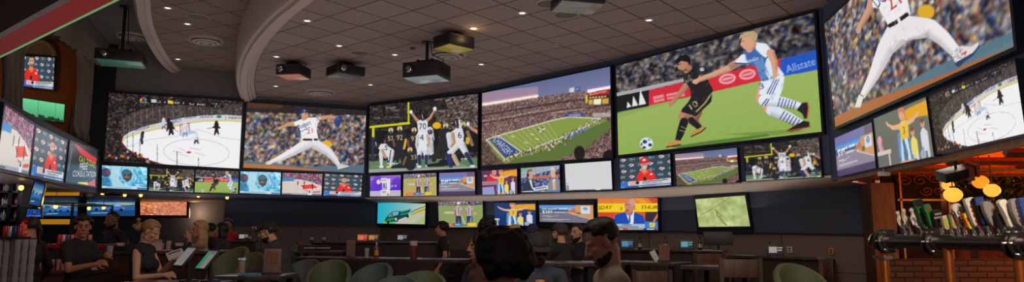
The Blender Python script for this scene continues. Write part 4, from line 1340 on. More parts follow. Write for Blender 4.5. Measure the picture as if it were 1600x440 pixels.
def pic_anchor():
    p = Pic(110, 58, [(60, 68), (684, 60), (694, 398), (64, 398)], 31, (214, 100, 50))
    p.poly([(0, 0), (800, 0), (800, 450), (0, 450)], (212, 84, 44)); p.poly([(60, 68), (690, 55), (690, 130), (60, 130)], (226, 122, 50)); p.poly([(440, 60), (520, 60), (600, 130), (520, 120)], (236, 150, 40)); p.poly([(580, 60), (690, 60), (690, 120), (640, 125)], (206, 70, 40)); p.poly([(60, 215), (240, 215), (220, 330), (60, 330)], (206, 70, 50)); p.line([(215, 60), (220, 330)], 3, (180, 60, 40)); p.poly([(560, 200), (700, 200), (700, 330), (560, 330)], (56, 42, 60)); p.line([(690, 230), (650, 300)], 22, (214, 130, 90))
    p.poly([(55, 125), (700, 118), (700, 205), (58, 212)], (242, 202, 30))
    p.text('SDAY', 68, 184, 38, (30, 26, 20), to=(212, 180), shear=.25); p.text('*', 304, 196, 70, (30, 26, 20), to=(322, 196)); p.text('L', 445, 182, 36, (30, 26, 20), to=(466, 182), shear=.25); p.text('THURS', 508, 180, 36, (30, 26, 20), to=(712, 176), shear=.25)
    p.poly([(226, 335), (250, 240), (330, 214), (365, 205), (440, 205), (540, 248), (566, 340)], (28, 72, 176)); p.poly([(364, 220), (446, 205), (440, 330), (400, 330)], (226, 228, 234)); p.poly([(392, 250), (408, 246), (412, 320), (390, 322)], (60, 100, 150)); p.limb([(400, 215), (402, 195)], 66, (170, 110, 100))
    p.ell(399, 145, 52, 72, (196, 130, 118)); p.ell(425, 110, 34, 40, (210, 150, 136)); p.ell(372, 205, 26, 18, (180, 110, 100)); p.line([(360, 132), (378, 132)], 8, (90, 50, 46)); p.line([(392, 132), (408, 132)], 7, (110, 60, 54)); p.line([(366, 190), (386, 190)], 9, (90, 40, 40)); p.ell(364, 158, 12, 10, (206, 140, 126)); p.ell(448, 158, 8, 18, (190, 120, 108))
    p.poly([(60, 332), (560, 330), (556, 374), (60, 372)], (170, 186, 196)); p.line([(322, 344), (424, 344)], 12, (70, 80, 100), .7); p.line([(262, 362), (490, 362)], 7, (90, 100, 116)); p.poly([(556, 306), (694, 306), (694, 378), (556, 378)], (60, 120, 196)); p.poly([(600, 320), (660, 320), (654, 366), (606, 366)], (226, 206, 80)); p.text('NFL', 612, 352, 16, (90, 80, 40), to=(642, 352))
    p.poly([(60, 372), (694, 378), (694, 400), (60, 400)], (36, 60, 90)); p.poly([(340, 376), (372, 376), (372, 394), (340, 394)], (206, 70, 50)); p.poly([(668, 376), (694, 376), (694, 394), (668, 394)], (206, 80, 50)); p.line([(272, 386), (330, 386)], 10, (206, 210, 214)); p.line([(380, 386), (540, 386)], 9, (190, 196, 204)); p.line([(580, 386), (650, 386)], 10, (206, 210, 214))
    return p.out()


def pic_map():
    p = frame160(32, (172, 186, 122))
    p.crowd(None, [(176, 190, 126), (164, 180, 112), (186, 196, 136)], 20, 8)
    br = (124, 130, 60)
    p.line([(10, 52), (40, 40), (70, 26), (104, 8), (112, 2)], 2.2, br, .9); p.line([(84, 6), (100, 14), (112, 22)], 1.6, br, .8); p.line([(60, 36), (66, 44), (64, 54), (72, 62), (78, 74), (90, 86)], 6, br, .8); p.line([(66, 44), (74, 52), (80, 60)], 4, (110, 112, 60), .8); p.line([(100, 10), (106, 26), (130, 30)], 1.2, br, .6); p.line([(20, 44), (26, 54), (20, 60)], 1.2, br, .5)
    p.soft(1)
    return p.out()


def pic_truck():
    p = frame160(33, (40, 110, 170))
    p.grad([(0, 0), (160, 0), (160, 45), (0, 45)], (20, 60, 130), (150, 190, 200)); p.poly([(0, 45), (160, 42), (160, 90), (0, 90)], (40, 100, 150)); p.poly([(0, 66), (160, 62), (160, 90), (0, 90)], (24, 70, 120)); p.line([(10, 44), (160, 40)], 5, (60, 90, 80)); p.ell(20, 40, 14, 6, (50, 70, 60)); p.ell(120, 36, 30, 5, (200, 190, 150), .6)
    for x, s in ((44, 1.0), (96, 1.25)):
        p.poly([(x - 22 * s, 62), (x - 20 * s, 50), (x - 10 * s, 44), (x - 4 * s, 36), (x + 12 * s, 36), (x + 18 * s, 46), (x + 24 * s, 50), (x + 24 * s, 62)], (60, 110, 190)); p.poly([(x - 6 * s, 45), (x - 2 * s, 38), (x + 10 * s, 38), (x + 14 * s, 45)], (150, 190, 210)); p.ell(x - 12 * s, 62, 5 * s, 6, (20, 30, 44)); p.ell(x + 14 * s, 62, 5 * s, 6, (20, 30, 44)); p.ell(x + 20 * s, 54, 3, 3, (190, 90, 100))
    p.line([(14, 77), (68, 75)], 4, (190, 206, 220), .7); p.poly([(0, 0), (160, 0), (160, 8), (0, 8)], (14, 34, 70), .7)
    return p.out()


def pic_nebula():
    p = frame160(34, (206, 110, 60))
    p.crowd(None, [(214, 110, 60), (232, 150, 96), (190, 80, 50), (240, 190, 150), (200, 120, 80)], 9, 2)
    p.crowd([(60, 30), (160, 20), (160, 90), (50, 90)], [(214, 120, 80), (240, 200, 170), (110, 60, 70), (226, 160, 120), (190, 80, 60)], 5, 1, al=.6)
    p.line([(10, 60), (30, 76), (50, 82)], 5, (90, 50, 50), .8); p.line([(20, 50), (26, 66)], 4, (90, 50, 50), .6)
    return p.out()


def pic_field_reflection():
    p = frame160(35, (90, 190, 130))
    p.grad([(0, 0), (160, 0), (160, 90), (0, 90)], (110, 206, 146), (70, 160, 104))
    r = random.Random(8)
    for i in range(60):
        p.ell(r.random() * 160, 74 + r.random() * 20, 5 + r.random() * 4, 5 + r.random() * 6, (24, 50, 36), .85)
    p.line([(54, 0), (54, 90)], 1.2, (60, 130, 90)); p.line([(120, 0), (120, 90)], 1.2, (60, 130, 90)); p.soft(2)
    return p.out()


def pic_free():
    p = frame160(36, (44, 46, 54))
    p.poly([(22, 0), (160, 20), (150, 34), (60, 20)], (206, 60, 70)); p.text('CALL TODAY!', 56, 38, 14, (226, 220, 50), to=(150, 44)); p.text('FREE', 62, 58, 16, (230, 230, 234), to=(104, 52), shear=.2); p.text('CONSULTATION', 30, 76, 14, (220, 220, 226), to=(156, 66), shear=.2)
    p.line([(8, 66), (16, 14)], 6, (110, 140, 150), .6); p.poly([(100, 90), (150, 70), (156, 90)], (206, 70, 50)); p.poly([(60, 86), (110, 82), (112, 90), (60, 90)], (226, 190, 60))
    return p.out()


def pic_tall(arr):
    return arr


def picture(corners, arr, name='picture', parent=None):
    """a screen's picture: one flat grid, a colour at each point, that gives off light"""
    Hd, Wd = arr.shape[:2]
    TL, TR, BR, BL = [np.array(c) for c in corners]
    u = np.linspace(0, 1, Wd)[None, :, None]
    v = np.linspace(0, 1, Hd)[:, None, None]
    P = (TL * (1 - u) + TR * u) * (1 - v) + (BL * (1 - u) + BR * u) * v
    n = Wd * Hd
    me = bpy.data.meshes.new(name)
    me.vertices.add(n)
    me.vertices.foreach_set('co', P.reshape(-1).astype(np.float32))
    idx = np.arange(n).reshape(Hd, Wd)
    q = np.stack([idx[1:, :-1], idx[1:, 1:], idx[:-1, 1:], idx[:-1, :-1]], -1).reshape(-1, 4)
    me.loops.add(q.size)
    me.loops.foreach_set('vertex_index', q.reshape(-1).astype(np.int32))
    me.polygons.add(len(q))
    me.polygons.foreach_set('loop_start', (np.arange(len(q)) * 4).astype(np.int32))
    me.polygons.foreach_set('loop_total', np.full(len(q), 4, np.int32))
    me.update()
    at = me.color_attributes.new('picture', 'FLOAT_COLOR', 'POINT')
    a = np.clip(arr, 0, 1)
    lin = np.where(a <= 0.04045, a / 12.92, ((a + 0.055) / 1.055) ** 2.4)
    rgba = np.concatenate([lin, np.ones((Hd, Wd, 1))], -1)
    at.data.foreach_set('color', rgba.reshape(-1).astype(np.float32))
    me.materials.append(M['picture'])
    o = bpy.data.objects.new(name, me)
    COL.objects.link(o)
    if parent is not None:
        o.parent = parent
    return o


def picture_material():
    m = bpy.data.materials.new('screen_picture')
    m.use_nodes = True
    nt = m.node_tree
    b = nt.nodes['Principled BSDF']
    b.inputs['Base Color'].default_value = (0.01, 0.01, 0.012, 1)
    b.inputs['Roughness'].default_value = 0.25
    b.inputs['Specular IOR Level'].default_value = 0.25
    a = nt.nodes.new('ShaderNodeAttribute')
    a.attribute_name = 'picture'
    nt.links.new(a.outputs['Color'], b.inputs['Emission Color'])
    b.inputs['Emission Strength'].default_value = 1.0
    return m


M['picture'] = picture_material()

# ------------------------------------------------------------------ the room
ZT = 4.64                     # top of the big screens
V2 = lambda p: Vector((p.x, p.y, 0))
Wp = [atZ(155, 143.6, ZT), atZ(575, 169.5, ZT), atZ(750, 146.2, ZT), atZ(958.5, 104, ZT), atZ(1283, 27, ZT)]
_bl = atY(1305, 198.6, Wp[4].y - 0.15)
_br = atZ(1585.5, 72.7, _bl.z)
_d5 = (V2(_br) - V2(_bl)).normalized()
Wp.append(Vector((Wp[4].x, Wp[4].y, ZT)) + _d5 * ((V2(_br) - V2(_bl)).length + 2.3))
Wp = [Vector((p.x, p.y, 0)) for p in Wp]
NSEG = 5


def seg_n(i):
    d = (Wp[i + 1] - Wp[i]).normalized()
    n = Vector((d.y, -d.x, 0))
    if n.dot(-Wp[i]) < 0:
        n = -n
    return n


def on_seg(i, px, py, off=0.06):
    n = seg_n(i)
    return at_plane(px, py, Wp[i] + n * off, n)


ZL = [2.47, 2.40, 2.36, 2.29, 2.33]
REC = 1.2
# mitred offsets of the wall line, backwards
def off_line(dist, pts=None):
    pts = pts or Wp
    out = []
    for i in range(len(pts)):
        ns = []
        if i > 0:
            ns.append(seg_n(i - 1))
        if i < NSEG:
            ns.append(seg_n(i))
        n = sum(ns, Vector((0, 0, 0)))
        n.normalize()
        c = n.dot(ns[0])
        out.append(pts[i] - n * (dist / max(c, 0.5)))
    return out


BK = off_line(REC)
BK2 = off_line(0.35)
names = ['wall_back_left', 'wall_back', 'wall_back_right', 'wall_right']
ZCEIL = 4.76
ZHI, ZTOP = 5.3, 5.75
for i in range(4):
    mb = MB()
    a, b = Wp[i], Wp[i + 1]
    A, B = BK2[i], BK2[i + 1]
    top = 6.0 if i == 0 else ZCEIL + 0.3
    mb.prism([(a.x, a.y, ZL[i]), (b.x, b.y, ZL[i + 1]), (B.x, B.y, ZL[i + 1]), (A.x, A.y, ZL[i])], (0, 0, 0.02))
    vs = [(a.x, a.y, ZL[i]), (b.x, b.y, ZL[i + 1]), (b.x, b.y, top), (a.x, a.y, top)]
    mb.prism(vs, seg_n(i) * -0.3)
    structure(names[i], mb, M['darkwall'] if i == 0 else M['navy'])
    # ledge underside
    A, B = BK[i], (BK[i + 1] if i < 3 else at_plane(1358, 330, BK[3], seg_n(3)))
    mb = MB()
    mb.prism([(a.x, a.y, ZL[i] - 0.005), (b.x, b.y, ZL[i + 1] - 0.005), (B.x, B.y, ZL[i + 1] - 0.06), (A.x, A.y, ZL[i] - 0.06)], (0, 0, -0.03))
    structure('trim_%d' % (i + 1), mb, M['ledge'] if i else M['navy'])
# navy facing between the screens of the left part
mb = MB()
n0 = seg_n(0)
p0, p1 = on_seg(0, 157, 140, 0.0), on_seg(0, 575, 160, 0.0)
mb.prism([(Wp[0].x, Wp[0].y, ZL[0]), (Wp[1].x, Wp[1].y, ZL[1]), (Wp[1].x, Wp[1].y, 4.70), (Wp[0].x, Wp[0].y, 4.70)], n0 * 0.02)
structure('trim_5', mb, M['navy'])

# lower wall, recessed below the ledge: painted above, panelled below
ZW = [1.70, 1.70, 1.66, 1.55, 1.48]
low0 = at_plane(362, 330, BK[0], seg_n(0))
LOWP = [Vector((low0.x, low0.y, 0))] + BK[1:5]
# the right end of the lower wall stops at the wooden post
pe = at_plane(1362, 330, BK[3], seg_n(3))
LOWP[4] = Vector((pe.x, pe.y, 0))
for i in range(4):
    a, b = LOWP[i], LOWP[i + 1]
    n = seg_n(i)
    mb = MB()
    mb.prism([(a.x, a.y, ZW[i]), (b.x, b.y, ZW[i + 1]), (b.x, b.y, ZL[i + 1]), (a.x, a.y, ZL[i])], -n * 0.2)
    structure('wall_lower_%s' % ['left', 'back', 'back_right', 'right'][i], mb, M['navy_low'])
    mb = MB()
    mb.prism([(a.x, a.y, 0), (b.x, b.y, 0), (b.x, b.y, ZW[i + 1]), (a.x, a.y, ZW[i])], n * 0.03 - n * 0.2)
    structure('wall_panel_%s' % ['left', 'back', 'back_right', 'right'][i], mb, M['wainscot'])
    mb = MB()
    mb.prism([(a.x + n.x * .03, a.y + n.y * .03, ZW[i] - .01), (b.x + n.x * .03, b.y + n.y * .03, ZW[i + 1] - .01), (b.x + n.x * .03, b.y + n.y * .03, ZW[i + 1] + .015), (a.x + n.x * .03, a.y + n.y * .03, ZW[i] + .015)], n * 0.03)
    structure('trim_%d' % (i + 6), mb, M['black'])
    mb = MB()
    mb.prism([(a.x, a.y, 0), (b.x, b.y, 0), (b.x, b.y, 0.14), (a.x, a.y, 0.14)], n * 0.05)
    structure('baseboard_%s' % ['left', 'back', 'back_right', 'right'][i], mb, M['black'])

# floor
mb = MB()
mb.box((-1, 9, -0.05), (30, 30, 0.1))
structure('floor', mb, M['floor'])

# ------------------------------------------------------------------ ceiling: low part, a moulding, a higher part, a second moulding, the highest part
def curve_pts(px, z, ext0=0.0, ext1=0.0):
    P = [V2(atZ(x, y, z)) for x, y in px]
    if ext0:
        d0 = (P[0] - P[1]).normalized()
        for k in range(1, 7):
            P.insert(0, P[0] + d0 * (ext0 / 6))
    if ext1:
        P.append(P[-1] + (P[-1] - P[-2]).normalized() * ext1)
    # Catmull-Rom
    out = []
    for i in range(len(P) - 1):
        a, b, c, d = P[max(0, i - 1)], P[i], P[i + 1], P[min(len(P) - 1, i + 2)]
        for k in range(8):
            t = k / 8
            out.append(0.5 * ((2 * b) + (c - a) * t + (2 * a - 5 * b + 4 * c - d) * t * t + (3 * b - a - 3 * c + d) * t ** 3))
    out.append(P[-1])
    return out


m1 = curve_pts([(486, 0), (452, 27), (418, 65), (401, 99), (397, 129), (401, 151)], ZCEIL, 8.0, 0.6)
m2 = curve_pts([(235, 0), (239, 34), (252, 68), (269, 95), (285, 110)], ZHI, 8.0, 0.4)


def sides(P):
    out = []
    for i, p in enumerate(P):
        d = (P[min(i + 1, len(P) - 1)] - P[max(i - 1, 0)]).normalized()
        out.append((p, Vector((-d.y, d.x, 0))))   # to the left of the far-going curve
    return out


prof1 = [(0, ZCEIL + .02), (0, ZCEIL - .04), (.03, ZCEIL - .07), (.07, ZCEIL - .07), (.08, ZCEIL - .11), (.13, ZCEIL - .11), (.14, ZCEIL - .15), (.26, ZCEIL - .15), (.27, ZCEIL - .1), (.33, ZCEIL - .1), (.36, ZCEIL - .04), (.36, ZHI + .05)]
mb = MB(); mb.sweep(sides(m1), prof1); structure('trim_10', mb, M['plaster'])
prof2 = [(0, ZHI + .02), (0, ZHI - .03), (.04, ZHI - .06), (.08, ZHI - .06), (.09, ZHI - .1), (.2, ZHI - .1), (.22, ZHI - .05), (.26, ZHI), (.26, ZTOP + .05)]
mb = MB(); mb.sweep(sides(m2), prof2); structure('trim_11', mb, M['plaster'])


def sheet(name, P, z, m, th=0.05):
    mb = MB()
    mb.prism([(p.x, p.y, z) for p in P], (0, 0, th))
    return structure(name, mb, m)


c_low = [p + Vector((0, 0, 0)) for p in m1] + [Wp[1] - seg_n(0) * .25, Wp[2] - seg_n(1) * .25, Wp[3] - seg_n(2) * .25, Wp[4] - seg_n(3) * .25, Vector((9.5, Wp[4].y, 0)), Vector((9.5, -3, 0)), Vector((m1[0].x + 1, -3, 0))]
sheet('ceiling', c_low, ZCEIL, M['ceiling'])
off1 = [p + s * .36 for p, s in sides(m1)]
off2 = [p + s * .26 for p, s in sides(m2)]
c_mid = list(m2) + [Wp[0] + Vector((5.0, 2.6, 0)), off1[-1] + Vector((0.6, .6, 0))] + off1[::-1] + [Vector((m2[0].x + .5, -1.5, 0))]
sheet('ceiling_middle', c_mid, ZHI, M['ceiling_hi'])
# highest part over the bar side
c_top = [Vector((-13, -3, 0)), Vector((-13, 18, 0)), Wp[0] + Vector((4.2, 2.2, 0))] + off2[::-1] + [Vector((off2[0].x, -3, 0))]
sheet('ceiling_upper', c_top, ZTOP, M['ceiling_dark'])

# ------------------------------------------------------------------ screens
def screen(kind, corners, arr, label, cat='screen', group=None, margin=0.03, depth=0.06, n=None, dup_of=None):
    """a framed screen: frame + picture"""
    c = sum(corners, Vector()) / 4
    base = Vector((c.x, c.y, min(corners[2].z, corners[3].z)))
    n = n or (corners[1] - corners[0]).cross(corners[3] - corners[0]).normalized()
    if n.dot(EYE - c) < 0:
        n = -n
    t = thing(kind, base, 0, label, cat, group)
    L = [p - base for p in corners]
    cl = c - base
    ux = (L[1] - L[0]).normalized()
    uz = Vector((0, 0, 1))
    mx = [-1, 1, 1, -1]
    mz = [1, 1, -1, -1]
    Oq = [L[k] + ux * (mx[k] * margin) + uz * (mz[k] * margin) for k in range(4)]
    mb = MB()
    mb.prism([p - n * 0.004 for p in Oq], -n * depth)
    for k in range(4):                       # raised rim
        j = (k + 1) % 4
        mb.prism([Oq[k] - n * .004, Oq[j] - n * .004, L[j] - n * .004, L[k] - n * .004], n * 0.012)
    mb.build('frame', M['bezel'], t)
    picture([tuple(p) for p in L], arr, 'picture', t)
    return t


A_ = {'hockey': pic_hockey(), 'pitcher': pic_pitcher(), 'football': pic_football(), 'stadium': pic_stadium(), 'soccer': pic_soccer()}
big = [('hockey', 0, 'big screen with an ice hockey game, far left of the screen wall'),
       ('pitcher', 0, 'big screen with a baseball pitcher in white shown full length'),
       ('football', 1, 'big screen with football players round a yellow goal post, one with arms raised'),
       ('stadium', 2, 'big screen with a packed stadium seen from high stands at dusk'),
       ('soccer', 3, 'biggest screen, two soccer players chasing a ball on green grass')]
for k, i, lab in big:
    screen('wall_screen', [on_seg(i, *p, off=.10) for p in Q[k]], A_[k], lab, 'screen', 'big screens along the top of the wall', 0.035, 0.07)

# the far-right screen and the wall that carries it
n5 = seg_n(4)
TLb, BLb = on_seg(4, 1288, 38, .1), on_seg(4, 1305, 198.6, .1)
BRb = on_seg(4, 1585.5, 72.7, .1)
TRb = Vector((BRb.x, BRb.y, TLb.z))


def project(p):
    v = p - EYE
    s = v.dot(_fw)
    return (CX + F * v.x / s, CY - F * v.dot(_up) / s)


qb = [project(TLb), project(TRb), project(BRb), project(BLb)]
screen('wall_screen', [TLb, TRb, BRb, BLb], pic_pitcher_big(qb), 'big screen cut by the photo\'s top, white legs of a pitcher over orange ground', 'screen', 'big screens along the top of the wall', 0.035, 0.07)
zb5 = 2.30
mb = MB()
a, b = Wp[4], Wp[5]
_zl, _zr = on_seg(4, 1309, 277.5, .1), on_seg(4, 1604, 209.5, .1)


def zq_at(p):
    f = (V2(p) - V2(_zl)).dot(_d5) / (V2(_zr) - V2(_zl)).dot(_d5)
    return _zl.z + (_zr.z - _zl.z) * f


zq = zq_at(a)
mb.prism([(a.x, a.y, zq_at(a)), (b.x, b.y, zq_at(b)), (b.x, b.y, ZCEIL + .2), (a.x, a.y, ZCEIL + .2)], -n5 * 0.12)
structure('wall_right_side', mb, M['navy'])

sm = lambda a: small(a, 84, 50)
hood, bask, coach, coach2 = pic_hood(), pic_basket(), pic_coach(23, False), pic_coach(24, True, -4)
refs_w, refs_g = pic_refs(True), pic_refs(False)
bmw_a, bmw_b = pic_bmw(), pic_bmw(False, False)
girl_a, girl_b = pic_girl((96, 52, 84), True), pic_girl()
G1 = 'small televisions in the row under the big screens'
row = [
    (0, [(159.5, 258), (230, 261), (229.5, 296), (159, 293.5)], hood, 'small television with a blue hooded face, first under the ice hockey screen'),
    (0, [(234, 262), (303.5, 265), (302, 300), (232.5, 297.5)], sm(A_['football']), 'small television with football players under a goal post, below the ice hockey screen'),
    (0, [(306, 265), (373, 267.5), (371.5, 302), (304, 300)], sm(A_['soccer']), 'small television with two soccer players, below the ice hockey screen\'s right end'),
    (0, [(376, 267.5), (439, 269), (437.5, 303.5), (374.5, 301)], hood, 'small television with a blue hooded face, below the full-length pitcher screen'),
    (0, [(441.5, 269.5), (504, 271.5), (502, 305), (440.5, 303)], bask, 'small television with a basketball court, below the full-length pitcher screen'),
    (0, [(507, 271), (566, 273.5), (564, 307), (505.5, 305)], coach, 'small television with a man in red at a press desk, below the full-length pitcher screen'),
    (1, [(578.5, 275), (626.5, 273), (626.5, 306), (578, 306.5)], pic_skin(), 'small television with a purple skin care advert, below the corner football screen'),
    (1, [(630.5, 272), (682, 270), (682.5, 305), (630, 306)], refs_w, 'small television with two referees in stripes, in the row above the ledge'),
    (1, [(686.5, 270), (742, 268), (742.5, 304), (686, 305)], bmw_a, 'small television with a road advert between grey bands, above the ledge'),
    (2, [(752.5, 267), (808, 263), (808.5, 302.5), (754, 304)], girl_a, 'small television with a girl in yellow and a red shirt behind her, above the ledge'),
    (2, [(814, 262.5), (874.5, 258), (875.5, 299.5), (814.5, 300)], pic_desk(), 'small television with two commentators in suits wearing headsets'),
    (2, [(882.5, 256), (955, 251), (957, 296), (884.5, 297.5)], pic_white(), 'small television with a blank pale grey picture'),
    (3, [(968, 248), (1047, 240), (1049, 289), (970, 294)], coach2, 'small television with a man in red cap and shirt, below the soccer screen'),
    (3, [(1054.5, 241), (1151.5, 230.5), (1155, 284.5), (1057.5, 290)], sm(A_['stadium']), 'small television with a packed stadium, below the soccer screen'),
    (3, [(1161.5, 228), (1279.5, 215), (1284, 276), (1166, 282.5)], sm(A_['football']), 'small television with football players, last under the soccer screen by the corner'),
]
for i, q, arr, lab in row:
    screen('television', [on_seg(i, *p, off=.09) for p in q], arr, lab, 'television', G1, 0.008, 0.05)
# lower row, on the recessed wall
G2 = 'televisions on the lower wall under the ledge'


def on_low(i, px, py, off=.1):
    n = seg_n(i)
    return at_plane(px, py, BK[i + 1 if i < 3 else i] + n * off, n)


lows = [
    (1, [(590.5, 315), (665, 318), (664, 350), (589.5, 348.5)], pic_car(), 'television on the lower wall with a dark green car on a sloping road'),
    (1, [(684.5, 312), (754, 313), (755, 354.5), (686, 354.5)], refs_g, 'television on the lower wall with two referees in stripes on grass'),
    (2, [(760, 316.5), (836.5, 317), (837.5, 352), (760.5, 351.7)], girl_b, 'television on the lower wall with a girl in yellow, arms wide, on dark blue'),
    (2, [(842.8, 320), (926.8, 320), (928, 348), (843.5, 346)], bmw_b, 'television on the lower wall with a road advert, behind the group\'s heads'),
    (2, [(934, 309.5), (1027.5, 309), (1028.5, 359), (934.5, 359)], pic_anchor(), 'television on the lower wall with a man in a blue suit on a yellow banner'),
    (3, [(1086.5, 311), (1164, 305), (1172.5, 353), (1092, 354)], pic_map(), 'television on the lower wall with a pale green cracked surface, last one on the right'),
]
for i, q, arr, lab in lows:
    t = screen('television', [on_low(i, *p) for p in q], arr, lab, 'television', G2, 0.03, 0.06)
    # the deep black panel the picture is letterboxed in
    fr = [c for c in kids(t)][0]
    n = seg_n(i)
    c4 = [on_low(i, *p, off=.07) - t.location for p in q]
    ux = (c4[1] - c4[0]).normalized()
    up_, dn_ = (.1, .03) if i != 2 else (.1, .1)
    if lab.endswith('right'):
        up_, dn_ = .11, .13
    if 'blue suit' in lab:
        up_, dn_ = .04, .04
    if 'sloping' in lab:
        up_, dn_ = .1, .1
    mb = MB()
    mb.prism([c4[0] - ux * .04 + Vector((0, 0, up_)), c4[1] + ux * .04 + Vector((0, 0, up_)), c4[2] + ux * .04 - Vector((0, 0, dn_)), c4[3] - ux * .04 - Vector((0, 0, dn_))], -n * .05)
    mb.build('backing_panel', M['bezel'], t)
# three screens under the far-right one
right3 = [
    ([(1304, 216), (1363, 190.5), (1369.5, 262), (1309, 276)], small(bmw_a, 70, 56), 'television with a road advert, first under the far-right pitcher screen'),
    ([(1365, 185.5), (1447.5, 151), (1460.5, 244), (1373.5, 262)], small(pic_girl((104, 104, 100), False), 90, 64), 'television with a girl in yellow, middle one under the far-right pitcher screen'),
    ([(1451, 151), (1587, 92), (1604, 208), (1464, 240)], small(A_['hockey'], 150, 96), 'television with an ice hockey game, at the right edge above the beer taps'),
]
for q, arr, lab in right3:
    screen('television', [on_seg(4, *p, off=.1) for p in q], arr, lab, 'television', 'televisions under the far-right pitcher screen', 0.004, 0.06)

# ------------------------------------------------------------------ left: the band of screens under the balcony
LA, LB = Vector((-7.0, 9.4, 0)), Vector((-9.05, 15.0, 0))
ld = (LB - LA).normalized()
ln = Vector((ld.y, -ld.x, 0))
if ln.dot(-LA) < 0:
    ln = -ln


def on_left(px, py, off=0.0):
    return at_plane(px, py, LA + ln * off, ln)


left3 = [
    ([(6.8, 163.6), (53.8, 196), (44.3, 272), (-6, 261)], small(bask, 84, 84), 'tall-looking television with a basketball court, nearest on the left wall under the balcony'),
    ([(56, 197), (105, 221), (98, 283.5), (47.7, 272.7)], small(coach, 84, 70), 'television with a man in red before a dark logo wall, middle of the left wall'),
    ([(109, 221), (152, 236), (150, 291), (102, 283)], pic_free(), 'television with a yellow and red phone advert, left wall beside the ice hockey corner'),
]
for q, arr, lab in left3:
    screen('television', [on_left(*p, off=.1) for p in q], arr, lab, 'television', 'televisions on the left wall under the balcony', 0.03, 0.06, n=ln)
pA, pB = LA - ld * 2.5, LB + ld * 0.35
zlo = on_left(75, 283.5).z
zhi = on_left(92, 201).z
mb = MB()
mb.prism([(pA.x, pA.y, zlo - .03), (pB.x, pB.y, zlo - .03), (pB.x, pB.y, zhi), (pA.x, pA.y, zhi)], -ln * .35)
structure('wall_left', mb, M['navy_low'])
# soffit between the left band and the back bar
mb = MB()
q0, q1 = pA - ln * .05, pB - ln * .05
mb.prism([(pA.x, pA.y, zlo - .035), (pB.x, pB.y, zlo - .035), (-7.5, 19.8, zlo - .035), (-14, 19.8, zlo - .035), (-14, pA.y, zlo - .035)], (0, 0, .03))
structure('ceiling_bar', mb, M['wood_dark'])
# balcony room behind: floor, back wall, side wall, ceiling
bo = -ln * 2.1
mb = MB()
mb.prism([(pA + bo)[:2] + (zhi - .1,) if False else ((pA + bo).x, (pA + bo).y, zhi - .1), ((pB + bo).x, (pB + bo).y, zhi - .1), ((pB + bo).x, (pB + bo).y, ZTOP), ((pA + bo).x, (pA + bo).y, ZTOP)], -ln * .2)
structure('wall_balcony', mb, M['brown_wall'])
mb = MB()
mb.prism([(pA.x, pA.y, zhi - .12), (pB.x, pB.y, zhi - .12), ((pB + bo).x, (pB + bo).y, zhi - .12), ((pA + bo).x, (pA + bo).y, zhi - .12)], (0, 0, .1))
structure('floor_balcony', mb, M['wood_dark'])
mb = MB()
e0 = pB + ld * .02
mb.prism([(e0.x, e0.y, zhi - .1), ((e0 + bo).x, (e0 + bo).y, zhi - .1), ((e0 + bo).x, (e0 + bo).y, ZTOP), (e0.x, e0.y, ZTOP)], ld * .2)
structure('wall_balcony_end', mb, M['brown_wall'])
# black column closing the corner beside the hockey screen
mb = MB()
cc = (pB + Wp[0]) / 2
mb.box((cc.x - .02, cc.y + .05, 4.1), (.34, .5, 3.4), Matrix.Rotation(math.atan2(ld.y, ld.x), 3, 'Z'))
structure('trim_12', mb, M['black'])

# ------------------------------------------------------------------ balcony: arch, screen, curtains, pelmet, green reflection panel
# arched recess with a screen in it, on the balcony's back wall
wbP = pB + ld * .02


def on_balc(px, py, off=0.0):
    return at_plane(px, py, wbP - ld * off, ld)


mb = MB()
arc = []
a0, a1, at_ = on_balc(37, 90, .02), on_balc(88, 90, .02), on_balc(62, 66, .02)
for k in range(13):
    t = k / 12
    p = a0.lerp(a1, t)
    zz = a0.z + (a1.z - a0.z) * t
    arc.append(Vector((p.x, p.y, zz + (at_.z - (a0.z + a1.z) / 2) * math.sin(PI * t) ** 0.6)))
low = [on_balc(86, 136, .02), on_balc(37, 140, .02)]
mb.prism(arc + low, -ld * .05)
structure('trim_13', mb, mat('pale_arch_plaster', srgb(150, 138, 122), .8))
# pale rim standing proud of the arch
mb = MB()
for k in range(12):
    mb.cyl(arc[k] - ld * .1, arc[k + 1] - ld * .1, .05, .05, 8)
structure('trim_14', mb, mat('arch_rim_plaster', srgb(170, 156, 138), .8))
screen('television', [on_balc(*p, off=.16) for p in ((34, 87), (85.5, 90), (83, 140), (33, 134))], pic_coach(41, False, -36, 1.15), 'television in the arched recess on the balcony, man in red before logos', 'television', None, .03, .06, n=-ld)
# green field reflected in balcony glass, painted as a glowing panel
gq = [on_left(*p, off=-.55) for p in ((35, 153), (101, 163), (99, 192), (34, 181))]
screen('glass_reflection', gq, small(pic_field_reflection(), 90, 40), 'green reflection in balcony glass drawn as a glowing panel with dark crowd shapes', 'reflection', None, .02, .05, n=ln)
# thin balcony posts
for k, (px, y0, y1) in enumerate(((108, 165, 210), (118, 170, 214))):
    a, b = on_left(px, y0, -.3), on_left(px, y1, -.3)
    mb = MB(); mb.cyl((0, 0, 0), (0, 0, a.z - zhi), .022, .022, 10); mb.ell((0, 0, a.z - zhi), .03); mb.lathe([(.05, 0), (.05, .012), (.024, .03)])
    o = mb.build('balcony_post', M['black_metal']); o.location = (b.x, b.y, zhi)
    tag(o, ('thin dark balcony post beside the green painted reflection' if k == 0 else 'thin dark balcony post beside the right-hand curtain'), 'post', 'balcony posts')


